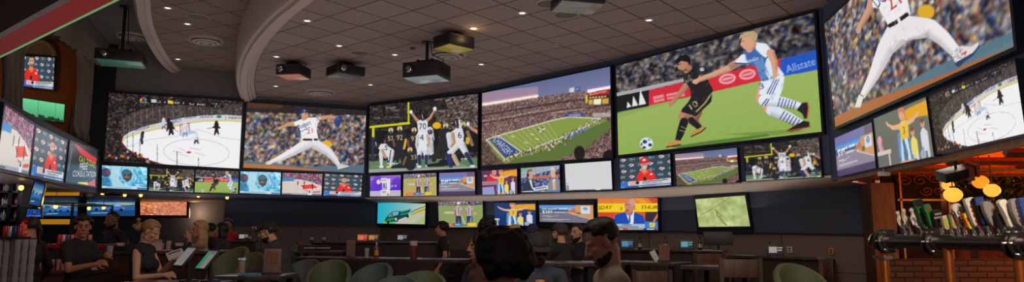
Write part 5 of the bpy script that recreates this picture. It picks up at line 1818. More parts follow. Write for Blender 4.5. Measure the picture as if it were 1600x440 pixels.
def curtain(name, rows, label, m, waves, amp):
    """rows: (left pixel, right pixel) pairs from the top down, on the balcony opening"""
    mb = MB()
    grid = []
    NU = waves * 8
    for r_ in range(len(rows)):
        l, r2 = rows[r_]
        a, b = on_left(*l, off=-.28), on_left(*r2, off=-.28)
        line = []
        for k in range(NU + 1):
            t = k / NU
            ph = 2 * PI * waves * t + 0.5 * math.sin(r_ * .9)
            p = a.lerp(b, t) + ln * (amp * math.sin(ph) * (0.7 + 0.3 * math.sin(k * .37 + r_))) + ld * (amp * .35 * math.cos(ph * 1.0))
            p.z += 0.02 * math.sin(ph * .5)
            line.append(p)
        grid.append(line)
    # finer rows
    G = []
    for i in range(len(grid) - 1):
        for s in range(4):
            G.append([grid[i][k].lerp(grid[i + 1][k], s / 4) for k in range(NU + 1)])
    G.append(grid[-1])
    for back in (0, 1):
        V = [[mb.bm.verts.new(p - ln * (.02 * back)) for p in row] for row in G]
        if back == 0:
            V0 = V
        for i in range(len(V) - 1):
            for k in range(NU):
                f = mb.bm.faces.new((V[i][k], V[i][k + 1], V[i + 1][k + 1], V[i + 1][k]))
                f.smooth = True
    n_ = len(V) - 1
    for k in range(NU):
        mb.bm.faces.new((V0[0][k], V0[0][k + 1], V[0][k + 1], V[0][k])); mb.bm.faces.new((V0[n_][k], V0[n_][k + 1], V[n_][k + 1], V[n_][k]))
    for i in range(n_):
        mb.bm.faces.new((V0[i][0], V0[i + 1][0], V[i + 1][0], V[i][0])); mb.bm.faces.new((V0[i][NU], V0[i + 1][NU], V[i + 1][NU], V[i][NU]))
    o = mb.build(name, m, sharp=80)
    return tag(o, label, 'curtain', 'balcony curtains')


curtain('curtain', [((6, 60), (40, 66)), ((9, 88), (36, 92)), ((8, 120), (34, 124)), ((6, 150), (33, 152)), ((5, 172), (34, 186))], 'dark curtain hanging at the left end of the balcony, beside the arch', M['curtain'], 6, .07)
curtain('curtain', [((122, 78), (156, 92)), ((124, 95), (154, 104)), ((123, 130), (153, 138)), ((119, 170), (152, 176)), ((116, 196), (153, 210)), ((121, 213), (154, 236))], 'long gathered brown-grey curtain beside the ice hockey screen', M['curtain'], 8, .08)
# swagged pelmet along the top of the opening
mb = MB()
a, b = on_left(80, 36, -.05), on_left(158, 92, -.05)
zt = max(a.z, b.z) + .1
N = 30
for k in range(N):
    t0, t1 = k / N, (k + 1) / N
    f = lambda t: a.lerp(b, t)
    g = lambda t: on_left(85 + 45 * min(1, t / .58), 46 + 36 * min(1, t / .58), -.05).z - .05 - .04 * abs(math.sin(t * 22)) if t < .58 else on_left(130 + 25 * (t - .58) / .42, 82 + 16 * (t - .58) / .42, -.05).z - .05
    p, q = f(t0), f(t1)
    w0, w1 = ln * (.05 * math.sin(k * 2.0)), ln * (.05 * math.sin((k + 1) * 2.0))
    mb.prism([Vector((p.x, p.y, g(t0))) + w0, Vector((q.x, q.y, g(t1))) + w1, Vector((q.x, q.y, ZTOP - .31)) + w1, Vector((p.x, p.y, ZTOP - .31)) + w0], ln * .03)
bmesh.ops.remove_doubles(mb.bm, verts=mb.bm.verts, dist=.0005)
tag(mb.build('pelmet', M['curtain']), 'dark swagged fabric pelmet over the balcony opening', 'pelmet')
mb = MB()
mb.prism([(pA.x, pA.y, ZTOP - .3), (pB.x, pB.y, ZTOP - .3), (pB.x, pB.y, ZTOP + .02), (pA.x, pA.y, ZTOP + .02)], -ln * .3)
structure('wall_upper_left', mb, M['ceiling_dark'])

# ------------------------------------------------------------------ canopy beam over the bar: black face, underside painted as lit red, green strip
r0, r1 = atZ(-40, 107, 3.1), atZ(178, 0, 3.1)        # far lower edge
bd = (r1 - r0).normalized()
r0 = r0 - bd * 1.0
r1 = r1 + bd * 3.0
n0_ = atZ(0, 60, 3.1)
bnv = Vector((-bd.y, bd.x, 0))
if bnv.dot(n0_ - r0) < 0:
    bnv = -bnv
wd = abs((n0_ - r0).dot(bnv))
t = thing('bar_canopy', r0, 0, 'canopy beam over the bar with black face and underside coloured as lit red', 'canopy')
L_ = (r1 - r0).length
pp = [Vector((0, 0, 0)), bd * L_, bd * L_ + bnv * wd, bnv * wd]
mb = MB(); mb.prism(pp, (0, 0, .04)); mb.build('underside', M['cherry'], t)  # red light on the underside is put into its base colour
mb = MB(); mb.prism([bnv * wd, bnv * wd + bd * L_, bnv * (wd + .0) + bd * L_ + Vector((0, 0, .42)), bnv * wd + Vector((0, 0, .42))], bnv * .05); mb.prism([Vector((0, 0, .04)), bd * L_ + Vector((0, 0, .04)), bd * L_ + Vector((0, 0, .42)), Vector((0, 0, .42))], bnv * .05); mb.build('fascia', M['beam_black'], t)
mb = MB(); mb.prism([Vector((0, 0, -.004)), bd * L_ + Vector((0, 0, -.004)), bd * L_ + Vector((0, 0, .012)), Vector((0, 0, .012))], -bnv * .02); mb.build('light_strip', emis_mat('green_light_strip', srgb(90, 150, 90), .55), t)
# two rods that carry the beam from the ceiling
for k in (2.2, 4.5):
    mb = MB(); mb.cyl(bd * k + bnv * wd / 2 + Vector((0, 0, .03)), bd * k + bnv * wd / 2 + Vector((0, 0, ZTOP - 3.1)), .02, .02, 8); mb.build('hanger_rod', M['black_metal'], t)

# ------------------------------------------------------------------ downlights, air diffusers, ceiling speakers
def zc_at(px, py):
    """which ceiling is seen at this pixel"""
    p = atZ(px, py, ZCEIL)
    best = min(((q - p).length, i) for i, q in enumerate(m1))[1]
    q = m1[best]
    s = sides(m1)[best][1]
    if (Vector((p.x, p.y, 0)) - q).dot(s) < 0.18:
        return ZCEIL
    p = atZ(px, py, ZHI)
    best = min(((q - p).length, i) for i, q in enumerate(m2))[1]
    if (Vector((p.x, p.y, 0)) - m2[best]).dot(sides(m2)[best][1]) < 0.15:
        return ZHI
    return ZTOP


white_trim = mat('white_light_trim', srgb(150, 140, 134), .5)
lamp_w = emis_mat('downlight_lamp', (1.0, .86, .7), 1.6)
lamp_o = emis_mat('downlight_lamp_warm', (1.0, .62, .26), 4.0)


def make_downlight(warm):
    t = thing('downlight', (0, 0, 0), 0, 'x', 'ceiling light', 'small round downlights in the ceiling')
    mb = MB(); mb.lathe([(.085, 0), (.085, -.008), (.06, -.014), (.05, -.004), (.05, .03)]); mb.build('trim_ring', white_trim, t)
    mb = MB(); mb.lathe([(.0005, -.012), (.03, -.01), (.048, -.002), (.048, .02)]); mb.build('lamp', lamp_o if warm else lamp_w, t)
    return t


DL = [(262, 12, 0, 'small dim downlight between the two ceiling mouldings, nearest the photo\'s top edge'), (293, 37, 1, 'small yellow downlight beside the large round air vent, between the mouldings'), (278, 92, 0, 'small dim downlight between the mouldings, close to the ice hockey wall'),
      (480, 32, 1, 'small downlight right of the big curved moulding, near the top edge'), (530, 71, 1, 'small downlight above the black projector in the ceiling\'s middle left'), (432, 88, 1, 'small downlight just above the orange-bottomed projector'), (431, 134, 0, 'small downlight by the pitcher wall, under the orange-bottomed projector'),
      (617, 85, 1, 'small warm downlight left of the long pole projector'), (579, 132, 0, 'small downlight in front of the football screen\'s corner'), (740, 44, 2, 'bright orange downlight beside the yellow-bottomed projector'), (752, 100, 0, 'small white downlight in front of the stadium screen'), (816, 20, 1, 'small warm downlight near the ceiling\'s speakers'), (1014, 31, 0, 'small white downlight above the soccer screen')]
dl0 = {False: None, True: None}
for px, py, w, lab in DL:
    z = zc_at(px, py)
    p = atZ(px, py, z)
    k = w == 2
    if dl0[k] is None:
        dl0[k] = make_downlight(k); o = dl0[k]; o.location = p; o['label'] = lab
    else:
        o = dup(dl0[k], p, 0, lab)
lamp('downlight_glow', 'POINT', atZ(740, 44, ZCEIL) + Vector((0, 0, -.12)), 1.2, (1, .6, .3), .04)


def make_vent():
    t = thing('air_vent', (0, 0, 0), 0, 'x', 'air vent', 'round air vents in the ceiling')
    mb = MB()
    mb.lathe([(.36, 0), (.35, -.02), (.31, -.045), (.29, -.03), (.27, 0)])
    mb.build('outer_ring', white_trim, t)
    for k, (ro, ri, z) in enumerate(((.25, .18, -.06), (.165, .10, -.075))):
        mb = MB(); mb.lathe([(ro, z + .03), (ro + .012, z), (ri + .02, z - .01), (ri, z + .035)]); mb.build('cone_ring', white_trim, t)
    mb = MB(); mb.lathe([(.0005, -.09), (.06, -.085), (.08, -.06), (.03, -.02)]); mb.build('centre_disc', white_trim, t)
    mb = MB(); mb.lathe([(.0005, -.004), (.3, -.004), (.3, 0), (.0005, 0)]); mb.build('backing', M['black'], t)
    return t


v0 = None
for px, py, lab, sc in ((322, 62, 'large round air vent between the two ceiling mouldings', 1.0), (501, 143, 'round air vent in the ceiling close to the pitcher screen', 1.0), (700, 84, 'round air vent behind the projector with the yellow-lit bottom', 1.0), (207, 56, 'round air vent in the dark ceiling behind the left pole projector', .95)):
    p = atZ(px, py, zc_at(px, py))
    if v0 is None:
        v0 = make_vent(); v0.location = p; v0['label'] = lab
        o = v0
    else:
        o = dup(v0, p, 0, lab)
    o.scale = (sc,) * 3
sp_m = mat('dark_speaker_grille', srgb(84, 72, 68), .7, scale=300, vary=.4)
s0 = None
for px, py, r_, lab in ((884, 22, .19, 'round speaker grille in the ceiling, just below the top projector'), (858, 5, .19, 'round speaker grille cut by the photo\'s top edge, beside the top projector'), (309, 26, .2, 'round flat speaker grille by the yellow downlight'), (645, 75, .05, 'small black round ceiling sensor above the long pole projector'), (562, 82, .18, 'faint round speaker grille above the middle projectors'), (329, 85, .16, 'faint round speaker grille under the large round vent')):
    p = atZ(px, py, zc_at(px, py))
    t = thing('ceiling_sensor' if r_ < .1 else 'ceiling_speaker', p, 0, lab, 'sensor' if r_ < .1 else 'speaker')
    mb = MB(); mb.lathe([(r_, 0), (r_, -.012), (r_ * .93, -.018), (r_ * .9, -.01), (r_ * .9, 0)]); mb.build('rim', M['black'] if r_ < .1 else white_trim, t)
    mb = MB(); mb.lathe([(.0005, -.016), (r_ * .5, -.015), (r_ * .9, -.008), (r_ * .9, 0)]); mb.build('grille', M['black'] if r_ < .1 else sp_m, t)
    if r_ > .1:
        t['group'] = 'ceiling speakers'
# sprinkler heads
k0 = None
for px, py, lab in ((560, 20, 'small sprinkler head in the ceiling above the middle, near the top edge'), (870, 68, 'small sprinkler head in the ceiling above the stadium screen'), (620, 128, 'small sprinkler head in front of the football screen')):
    p = atZ(px, py, ZCEIL)
    if k0 is None:
        k0 = thing('sprinkler', p, 0, lab, 'sprinkler', 'ceiling sprinklers')
        mb = MB(); mb.lathe([(.035, 0), (.035, -.006), (.012, -.012), (.01, -.03), (.022, -.034), (.022, -.038), (.0005, -.04)], seg=12); mb.build('head', M['chrome'], k0)
    else:
        dup(k0, p, 0, lab)

# ------------------------------------------------------------------ projectors
def projector(px, py, w, d, h, top_px, pole, ang, ucol, label, tilt=0.0, lens=True, z=None, Y=None):
    """px, py = middle of the body; hung from the ceiling above it"""
    zc = zc_at(*top_px)
    top = atZ(*top_px, zc)
    p = atY(px, py, Y or top.y)
    p.x = p.x
    t = thing('projector', (p.x, p.y, p.z), ang, label, 'projector', 'ceiling projectors')
    mb = MB(); mb.box((0, 0, 0), (w, d, h), bevel=.02)
    mb.box((-w * .2, -d / 2 + .01, h * .32), (w * .5, .03, h * .2)); body = mb.build('body', M['black'], t)
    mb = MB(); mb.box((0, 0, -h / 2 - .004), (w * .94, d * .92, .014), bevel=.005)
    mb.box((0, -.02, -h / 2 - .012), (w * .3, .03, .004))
    mb.build('bottom_panel', ucol, t)
    if lens:
        mb = MB(); mb.lathe([(.075, 0), (.08, .05), (.07, .06), (.062, .05)], (-w * .3, -d / 2 + .02, 0), rot=Matrix.Rotation(PI / 2, 3, 'X'))
        ls = mb.build('lens_barrel', M['black'], t)
        mb = MB(); mb.ell((-w * .3, -d / 2 - .025, 0), (.058, .018, .058)); g = mb.build('lens_glass', M['chrome'], ls)
    for q in (-1, 1):
        mb = MB()
        for k in range(6):
            mb.box((q * w / 2, -d * .3 + k * d * .12, 0), (.008, d * .05, h * .6))
        mb.build('vent_grille', M['black_metal'], t)
    hh = zc - p.z
    mb = MB(); mb.box((0, 0, h / 2 + .02), (w * .5, d * .5, .03)); mb.box((w * .2, 0, h / 2 + .04), (.03, d * .4, .06)); mb.box((-w * .2, 0, h / 2 + .04), (.03, d * .4, .06)); mb.box((0, 0, h / 2 + .06), (w * .46, .08, .02)); mb.build('mount_bracket', M['black_metal'], t)
    mb = MB(); mb.cyl((0, 0, h / 2 + .05), (0, 0, hh), .028 if pole else .05, None, 12); mb.lathe([(.1, hh - .0), (.1, hh - .015), (.04, hh - .03)]); mb.build('pole', M['black_metal'], t)
    mb = MB(); mb.tube([(w * .3, d * .3, h / 2), (w * .34, d * .34, h / 2 + .1), (w * .1, d * .1, h / 2 + .12 + min(.1, hh * .1)), (.05, .03, hh - .02)], .009, 6); mb.build('cable', M['black'], t)
    if tilt:
        t.rotation_euler = (tilt, 0, ang)
    return t


def under(name, c):  # coloured screen spill is put into the underside base colours
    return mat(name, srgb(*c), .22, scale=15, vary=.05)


projector(190, 91, .78, .62, .2, (193, 10), True, .35, under('projector_base_green_spill', (96, 170, 150)), 'black projector on a long pole in the dark ceiling corner, green-lit bottom', 0)
projector(459, 112, .48, .5, .2, (460, 97), False, -.15, under('projector_base_orange_spill', (236, 150, 104)), 'black projector with an orange-lit bottom, right of the big curved moulding')
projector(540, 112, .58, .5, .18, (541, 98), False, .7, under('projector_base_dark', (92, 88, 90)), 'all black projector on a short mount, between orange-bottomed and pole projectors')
projector(667, 112, .66, .52, .26, (669, 66), True, -.35, under('projector_base_teal_spill', (176, 205, 210)), 'black projector on a pole with visible lens and grey-teal-lit bottom, before the football screen', Y=None)
projector(709, 67, .52, .44, .2, (708, 50), False, .75, under('projector_base_yellow_spill', (206, 196, 76)), 'black projector with a yellow-lit bottom, close under the ceiling', lens=False)
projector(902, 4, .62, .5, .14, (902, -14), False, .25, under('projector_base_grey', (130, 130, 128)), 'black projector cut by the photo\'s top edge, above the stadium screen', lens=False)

# ------------------------------------------------------------------ far left: the back bar under the left soffit
YB = 17.6
zso = zlo - .035
backP = Vector((0, YB + .9, 0))
mb = MB(); mb.box((-11.0, YB + 1.0, 1.3), (6.6, .12, 2.7)); structure('wall_bar_back', mb, M['navy_low'])
mb = MB(); mb.box((-14.1, 13, 1.3), (.2, 12, 2.7)); structure('wall_bar_left', mb, M['wood_dark'])
GB = 'televisions on the wall behind the bar'


def on_bar(px, py, Y):
    return atY(px, py, Y)


truck = pic_truck()
YT = YB + .82
nb = Vector((0, -1, 0))
screen('television', [on_bar(*p, YT) for p in ((67, 311), (122, 311), (121, 337), (67, 337))], small(truck, 90, 44), 'television behind the bar with two blue cars, left one, framed by gold strips', 'television', GB, .05, .06, n=nb)
screen('television', [on_bar(*p, YT) for p in ((135.5, 304.5), (211, 307), (211, 337), (136, 337))], truck, 'television behind the bar with two blue cars, right one, behind the far bartender', 'television', GB, .05, .06, n=nb)
screen('television', [on_bar(*p, YT - .2) for p in ((219, 309.5), (292, 310.5), (291.5, 336), (219.5, 335.5))], pic_nebula(), 'television behind the bar with an orange speckled picture', 'television', GB, .07, .06, n=nb)
# two gold-lit display strips
gold = emis_mat('gold_backlit_panel', srgb(176, 120, 26), .8)
for (x0, y0, x1, y1), lab in (((64, 299, 122, 305), 'gold backlit strip above the left bar television'), ((62, 342, 111, 350), 'gold backlit strip below the left bar television')):
    YS_ = 14.0 if y0 < 320 else YT - .05
    a, b = on_bar(x0, y0, YS_), on_bar(x1, y1, YS_)
    t = thing('backlit_strip', ((a.x + b.x) / 2, YS_ + .05, b.z), 0, lab, 'light', 'gold strips behind the bar')
    wv, hv = abs(b.x - a.x), abs(a.z - b.z)
    mb = MB(); mb.box((0, .02, hv / 2), (wv + .06, .06, hv + .05)); mb.build('housing', M['black'], t)
    mb = MB()
    mb.box((0, -.02, hv / 2), (wv, .02, hv)); mb.build('panel', gold, t)

# black steel frame (rack) over the bar
mb = MB()
Yr = 12.0
t = thing('overhead_rack', atY(95, 400, Yr), 0, 'thin black steel rack over the bar, in front of the left bar television', 'rack')
base = t.location.copy()
q = lambda px, py, Y=Yr: atY(px, py, Y) - base
for px in (58, 114):
    mb = MB(); _z1 = q(px, 317).z; _z0 = -base.z; mb.box((q(px, 317).x, 0, (_z1 + _z0) / 2), (.035, .035, _z1 - _z0)); mb.build('post', M['black_metal'], t)
for px in (90,):
    mb = MB(); mb.box((q(px, 317) + q(px, 346)) / 2 + Vector((.25, 1.2, 0)), (.03, .03, (q(px, 317) - q(px, 346)).z)); mb.build('post', M['black_metal'], t)
for dy in (0, 1.2):
    mb = MB(); mb.box((q(58, 317) + q(114, 317)) / 2 + Vector((0, dy, 0)), ((q(114, 317) - q(58, 317)).x, .03, .03)); mb.build('rail', M['black_metal'], t)
for px in (58, 114):
    mb = MB(); mb.box(q(px, 317) + Vector((0, .6, 0)), (.03, 1.2, .03)); mb.build('rail', M['black_metal'], t)

# leaning double screen by the shelf
tq = [atY(*p, 11.0) for p in ((55, 282), (70, 287), (62, 322), (45, 318))]
screen('television', tq, small(pic_truck(), 40, 60), 'narrow tilted screen by the bottle shelf, upper of two', 'television', 'tilted screens by the bottle shelf', .02, .05, n=Vector((.3, -1, 0)).normalized())
tq = [atY(*p, 11.0) for p in ((43, 326), (64, 327), (64, 338), (41, 338))]
screen('television', tq, small(pic_coach(51), 40, 30) * np.array([.3, .7, 1.3]), 'narrow blue screen by the bottle shelf, lower of two', 'television', 'tilted screens by the bottle shelf', .02, .05, n=Vector((.3, -1, 0)).normalized())

# bottle shelving at the far left
Ys = 11.8
shelf = thing('bottle_shelf', atY(18, 420, Ys), 0, 'tall black shelving with coloured bottles at the far left', 'shelf')
base = shelf.location.copy()
ztop = atY(18, 276, Ys).z
xl, xr = atY(-12, 300, Ys).x, atY(42, 300, Ys).x
hgt = ztop - base.z
for x in (xl, (xl + xr) / 2 - .1, (xl + xr) / 2 + .12, xr):
    mb = MB(); mb.box((x - base.x, 0, hgt / 2 - (base.z) / 2), (.07, .3, hgt + base.z)); mb.build('upright', M['black_metal'], shelf)
shz = [atY(18, y, Ys).z for y in (300, 322, 344)]
for z in shz:
    mb = MB(); mb.box(((xl + xr) / 2 - base.x, 0, z - base.z), (xr - xl, .3, .03)); mb.build('shelf_board', M['wood_dark'], shelf)
back_lit = emis_mat('bottle_shelf_backlight', srgb(60, 70, 150), .35)
mb = MB(); mb.box(((xl + xr) / 2 - base.x, .17, hgt / 2), (xr - xl, .02, hgt)); mb.build('back_panel', M['wood_dark'], shelf)
BC = [(60, 80, 190), (214, 130, 40), (196, 40, 36), (220, 200, 90), (70, 150, 80), (200, 200, 210), (90, 60, 160), (150, 80, 40)]
bcol = [(n_, mat('bottle_%s_glass' % n_, srgb(*c), .15, vary=.05, emit=None)) for n_, c in zip(('blue', 'amber', 'red', 'yellow', 'green', 'clear', 'violet', 'brown'), BC)]


def make_bottle(cname, m):
    t = thing('liquor_bottle', (0, 0, 0), 0, 'x', 'bottle', 'bottles on the tall black shelving')
    mb = MB(); mb.lathe([(.0005, 0), (.036, 0), (.038, .02), (.038, .16), (.03, .19), (.014, .215), (.013, .27)], seg=12); mb.build('glass_body', m, t)
    mb = MB(); mb.lathe([(.0388, .05), (.0388, .13)], seg=12); mb.build('paper_label', M['paper'], t)
    mb = MB(); mb.lathe([(.0005, .3), (.015, .3), (.016, .265), (.0005, .265)], seg=10); mb.build('cap', M['black'], t)
    return t


protos = [make_bottle(*b) for b in bcol]
used = set()
rw = ('top', 'middle', 'lowest')
for r_, z in enumerate(shz):
    n_b = 8
    for k in range(n_b):
        c = (k * 3 + r_ * 5) % 8
        x = xl + .1 + (xr - xl - .2) * (k + .5) / n_b
        lab = '%s glass bottle on the %s shelf of the black bottle shelving' % (bcol[c][0], rw[r_])
        loc = (x, Ys - .05, z + .018)
        if c not in used:
            used.add(c); o = protos[c]; o.location = loc; o['label'] = lab; o.scale = (.6,) * 3
        else:
            dup(protos[c], loc, 0, lab)
lamp('shelf_light', 'POINT', (xr - .2, Ys - .6, 2.2), 3, (.7, .75, 1), .1)

# warm foyer seen past the bar: back wall, timber door frames with glass
mb = MB(); mb.box((-8.3, 21.0, 1.5), (6.2, .12, 3.2)); structure('wall_foyer', mb, M['brown_wall'])
doorw = wood_mat('foyer_door_timber', srgb(120, 74, 44), srgb(150, 96, 60), .4)
for k, (x0, x1, y0) in enumerate(((270, 298, 320), (318, 338, 318), (340, 361, 318))):
    a, b = atY(x0, y0, 19.6), atY(x1, y0, 19.6)
    mb = MB()
    mb.box((a.x, 19.6, a.z / 2), (.09, .1, a.z)); mb.box((b.x, 19.6, a.z / 2), (.09, .1, a.z)); mb.box(((a.x + b.x) / 2, 19.6, a.z), (b.x - a.x + .09, .1, .1)); mb.box(((a.x + b.x) / 2, 19.6, 1.0), (b.x - a.x, .08, .08)); mb.box(((a.x + b.x) / 2, 19.6, .1), (b.x - a.x, .08, .2))
    o = structure('door_%d' % (k + 1), mb, doorw)
    mb = MB(); mb.box(((a.x + b.x) / 2, 19.6, (a.z + .2) / 2), (b.x - a.x - .09, .012, a.z - .2)); g = mb.build('door_glass', mat('door_glass_%d' % k, (.8, .7, .6), .08, trans=.8), o)
    mb = MB(); mb.cyl((b.x - .12, 19.53, .9), (b.x - .12, 19.53, 1.3), .015, .015, 8); mb.build('door_handle', M['steel'], o)
# lit signs in the foyer
for k, (x0, y0, x1, y1, c, lab) in enumerate(((312, 337, 325, 343, (226, 206, 60), 'small yellow lit sign in the foyer beyond the bar'), (326, 338, 335, 343, (226, 150, 60), 'small orange lit sign in the foyer beyond the bar'), (345, 337, 353, 344, (230, 210, 180), 'small pale lit sign in the foyer, rightmost'), (283, 345, 288, 352, (214, 190, 60), 'tiny yellow lit sign under the orange speckled television'))):
    a, b = atY(x0, y0, 19.56), atY(x1, y1, 19.56)
    t = thing('lit_sign', ((a.x + b.x) / 2, 19.56, b.z), 0, lab, 'sign', 'small lit signs in the foyer')
    mb = MB(); mb.box((0, .03, (a.z - b.z) / 2), (b.x - a.x + .02, .04, a.z - b.z + .02)); mb.build('case', M['black'], t)
    mb = MB(); mb.box((0, .005, (a.z - b.z) / 2), (b.x - a.x, .012, a.z - b.z)); mb.build('panel', emis_mat('sign_glow_%d' % k, srgb(*c), .6), t)
# return wall where the lower wall ends, and the wall above the foyer opening
n0 = seg_n(0)
mb = MB(); lp = LOWP[0]
mb.prism([(lp.x, lp.y, 0), (lp.x - .18, lp.y, 0), (lp.x - .18, lp.y, 2.4), (lp.x, lp.y, 2.4)], (0, 3.6, 0))
structure('wall_return', mb, M['navy_low'])
mb = MB(); mb.prism([(Wp[0].x - 1.2, Wp[0].y + .3, 2.36), (lp.x, lp.y, 2.33), (lp.x, 21, 2.36), (Wp[0].x - 1.2, 21, 2.36)], (0, 0, .04)); structure('ceiling_foyer', mb, M['ceiling_dark'])

# string of warm bulbs under the soffit
bulb = emis_mat('warm_bulb_glass', (1.0, .5, .12), 2.2)
b0 = None
BUL = [(160, 302, 15.7), (195, 304, 15.9), (220, 304.5, 15.9), (310, 305.5, 16.4), (355, 308, 16.6), (68, 296, 12.5), (33, 293, 11), (87, 322, 13), (139, 325, 16), (162, 324, 16), (61, 322, 12.5)]
BL = ['warm hanging bulb left under the first blue hood television', 'warm hanging bulb right of the hood television\'s middle', 'warm hanging bulb above the orange speckled television', 'small warm bulb above the foyer, left of the door frames', 'warm bulb above the foyer door, by the lower wall\'s end', 'warm bulb at the left end of the gold strip', 'warm bulb over the bottle shelving', 'warm bulb in front of the left bar television', 'warm bulb before the left edge of the right bar television', 'warm bulb before the middle of the right bar television', 'warm bulb between the narrow tilted screen and left bar television']
for (px, py, Y), lab in zip(BUL, BL):
    p = atY(px, py, Y)
    zc = zso if py > 310 or px < 100 else 2.40
    b0 = thing('pendant_bulb', p, 0, lab, 'light bulb', 'warm bulbs hung over the bar')
    mb = MB(); mb.ell((0, 0, 0), (.038, .038, .045)); mb.build('bulb', bulb, b0)
    mb = MB(); mb.cyl((0, 0, .035), (0, 0, .08), .018, .018, 10); mb.cyl((0, 0, .07), (0, 0, max(.09, zc - p.z + .01)), .005, .005, 6); mb.build('cord_and_socket', M['black'], b0)
for px, py, Y in ((190, 303, 13.5), (75, 300, 11.2)):
    lamp('bulb_glow', 'POINT', atY(px, py, Y) + Vector((0, 0, -.15)), 3.5, (1, .55, .2), .08)

# ------------------------------------------------------------------ right: wooden post, beam, opening to the patio
post_c = atY(1373, 330, pe.y - .25)
mb = MB()
pw = 36 * pxm(post_c.y)
mb.box((post_c.x, post_c.y, zq / 2), (pw, .3, zq))
structure('trim_15', mb, wood_mat('dark_post_wood', srgb(60, 38, 26), srgb(92, 60, 40), .5))
mb = MB()
a, b = Wp[4] + _d5 * .25, Wp[5]
mb.prism([(a.x, a.y, zq_at(a) - .04), (b.x, b.y, zq_at(b) - .04), (b.x, b.y, zq_at(b)), (a.x, a.y, zq_at(a))], -n5 * .14)
structure('trim_16', mb, M['wood'])
# small camera-like box at the beam's end
p = on_seg(4, 1381, 271, .02)
t = thing('wall_sensor', p, 0, 'small pale box under the wooden beam at the post\'s head', 'sensor')
mb = MB(); mb.box((0, 0, 0), (.12, .06, .05), bevel=.008); mb.build('housing', M['paper'], t)
mb = MB(); mb.cyl((0, 0, .02), (0, 0, .09), .015, .015, 8); mb.build('bracket', M['steel'], t)
# dark panel with scrolled ironwork beside the post
YP = post_c.y + .1
x0, x1 = post_c.x + pw / 2, atY(1476, 330, YP).x
mb = MB(); mb.box(((x0 + x1) / 2, YP + .1, 1.6), (x1 - x0, .06, 3.2)); structure('wall_patio_side', mb, mat('dark_glossy_panel', srgb(16, 11, 10), .65, scale=8, spec=.15))
t = thing('scroll_ironwork', ((x0 + x1) / 2, YP, 1.2), 0, 'scrolled bronze ironwork on the dark panel beside the wooden post', 'ironwork')
bs = t.location.copy()
iron = mat('bronze_ironwork', srgb(120, 84, 60), .35, .7)


def spiral(cx, cy, r0, turns, flip, a0):
    c = atY(cx, cy, YP) - bs
    R_ = r0 * pxm(YP)
    pts = []
    for k in range(int(turns * 16) + 1):
        f = k / (turns * 16)
        a = a0 + flip * 2 * PI * turns * f
        rr = R_ * (1 - .85 * f)
        pts.append(c + Vector((rr * math.cos(a), 0, rr * .7 * math.sin(a))))
    return pts


for (cx, cy, r, tn, fl, a0) in ((1418, 264, 12, 1.6, 1, PI), (1438, 262, 13, 1.6, -1, 0), (1458, 258, 12, 1.5, 1, PI), (1414, 283, 12, 1.5, -1, PI), (1438, 282, 13, 1.6, 1, 0), (1460, 278, 11, 1.5, -1, 0), (1464, 250, 10, 1.4, 1, 0), (1448, 298, 11, 1.5, 1, PI), (1466, 298, 9, 1.4, -1, 0)):
    mb = MB(); mb.tube(spiral(cx, cy, r, tn, fl, a0), .008, 6); mb.build('scroll', iron, t)
for px in (1402, 1476):
    mb = MB(); a = atY(px, 240, YP) - bs; mb.box((a.x, 0, .4), (.03, .03, 2.0)); mb.build('upright_bar', iron, t)
mb = MB(); a, b = atY(1402, 312, YP) - bs, atY(1476, 312, YP) - bs; mb.box(((a.x + b.x) / 2, 0, a.z), (b.x - a.x, .03, .03)); mb.build('cross_bar', iron, t)

# patio: floor side wall, low wall, canopy, lamps, foliage
mb = MB(); mb.box((9.5, 13.0, 1.5), (10, .2, 3.0)); structure('wall_patio_back', mb, wood_mat('patio_fence_boards', srgb(92, 60, 40), srgb(130, 86, 56), .6))
ylow = 8.2
a, b = atY(1400, 392, ylow), atY(1660, 392, ylow)
mb = MB(); mb.box(((a.x + b.x) / 2 + .6, ylow + .3, .6), (b.x - a.x + 1.2, .12, 1.2)); structure('wall_patio_low', mb, tile_mat('patio_low_bricks', srgb(120, 90, 66), srgb(96, 72, 54), srgb(60, 46, 38), .22, (PI / 2, 0, 0), .8, .012, height=.07, offset=.5))
cv = mat('orange_canvas', srgb(240, 132, 48), .8, scale=12, vary=.12, trans=0)
_nt = cv.node_tree
_tr = _nt.nodes.new('ShaderNodeBsdfTranslucent'); _tr.inputs[0].default_value = (*srgb(255, 145, 60), 1)
_mx = _nt.nodes.new('ShaderNodeMixShader'); _mx.inputs[0].default_value = .5
_nt.links.new(_nt.nodes['Principled BSDF'].outputs[0], _mx.inputs[1]); _nt.links.new(_tr.outputs[0], _mx.inputs[2]); _nt.links.new(_mx.outputs[0], _nt.nodes['Material Output'].inputs[0])
t = thing('patio_canopy', (7.6, 7.4, 2.5), 0, 'orange fabric canopy with brown timber ribs over the patio', 'canopy')
mb = MB()
A1, A2, A3, A4 = (-3.2, -1.9, -.33), (2.6, -2.4, -.33), (4.2, 5.0, -.06), (-1.9, 5.0, -.06)
V = [Vector(v) for v in (A1, A2, A3, A4)]
NX, NY = 10, 8
G = [[None] * (NX + 1) for _ in range(NY + 1)]
for j in range(NY + 1):
    for i in range(NX + 1):
        u, v = i / NX, j / NY
        p = (V[0] * (1 - u) + V[1] * u) * (1 - v) + (V[3] * (1 - u) + V[2] * u) * v
        p.z += .12 - .10 * abs(math.sin(PI * 2.5 * u)) * math.sin(PI * v) + .05 * math.sin(PI * v)
        G[j][i] = (mb.bm.verts.new(p), mb.bm.verts.new(p + Vector((0, 0, .012))))
for j in range(NY):
    for i in range(NX):
        for k in (0, 1):
            mb.bm.faces.new((G[j][i][k], G[j][i + 1][k], G[j + 1][i + 1][k], G[j + 1][i][k])).smooth = True
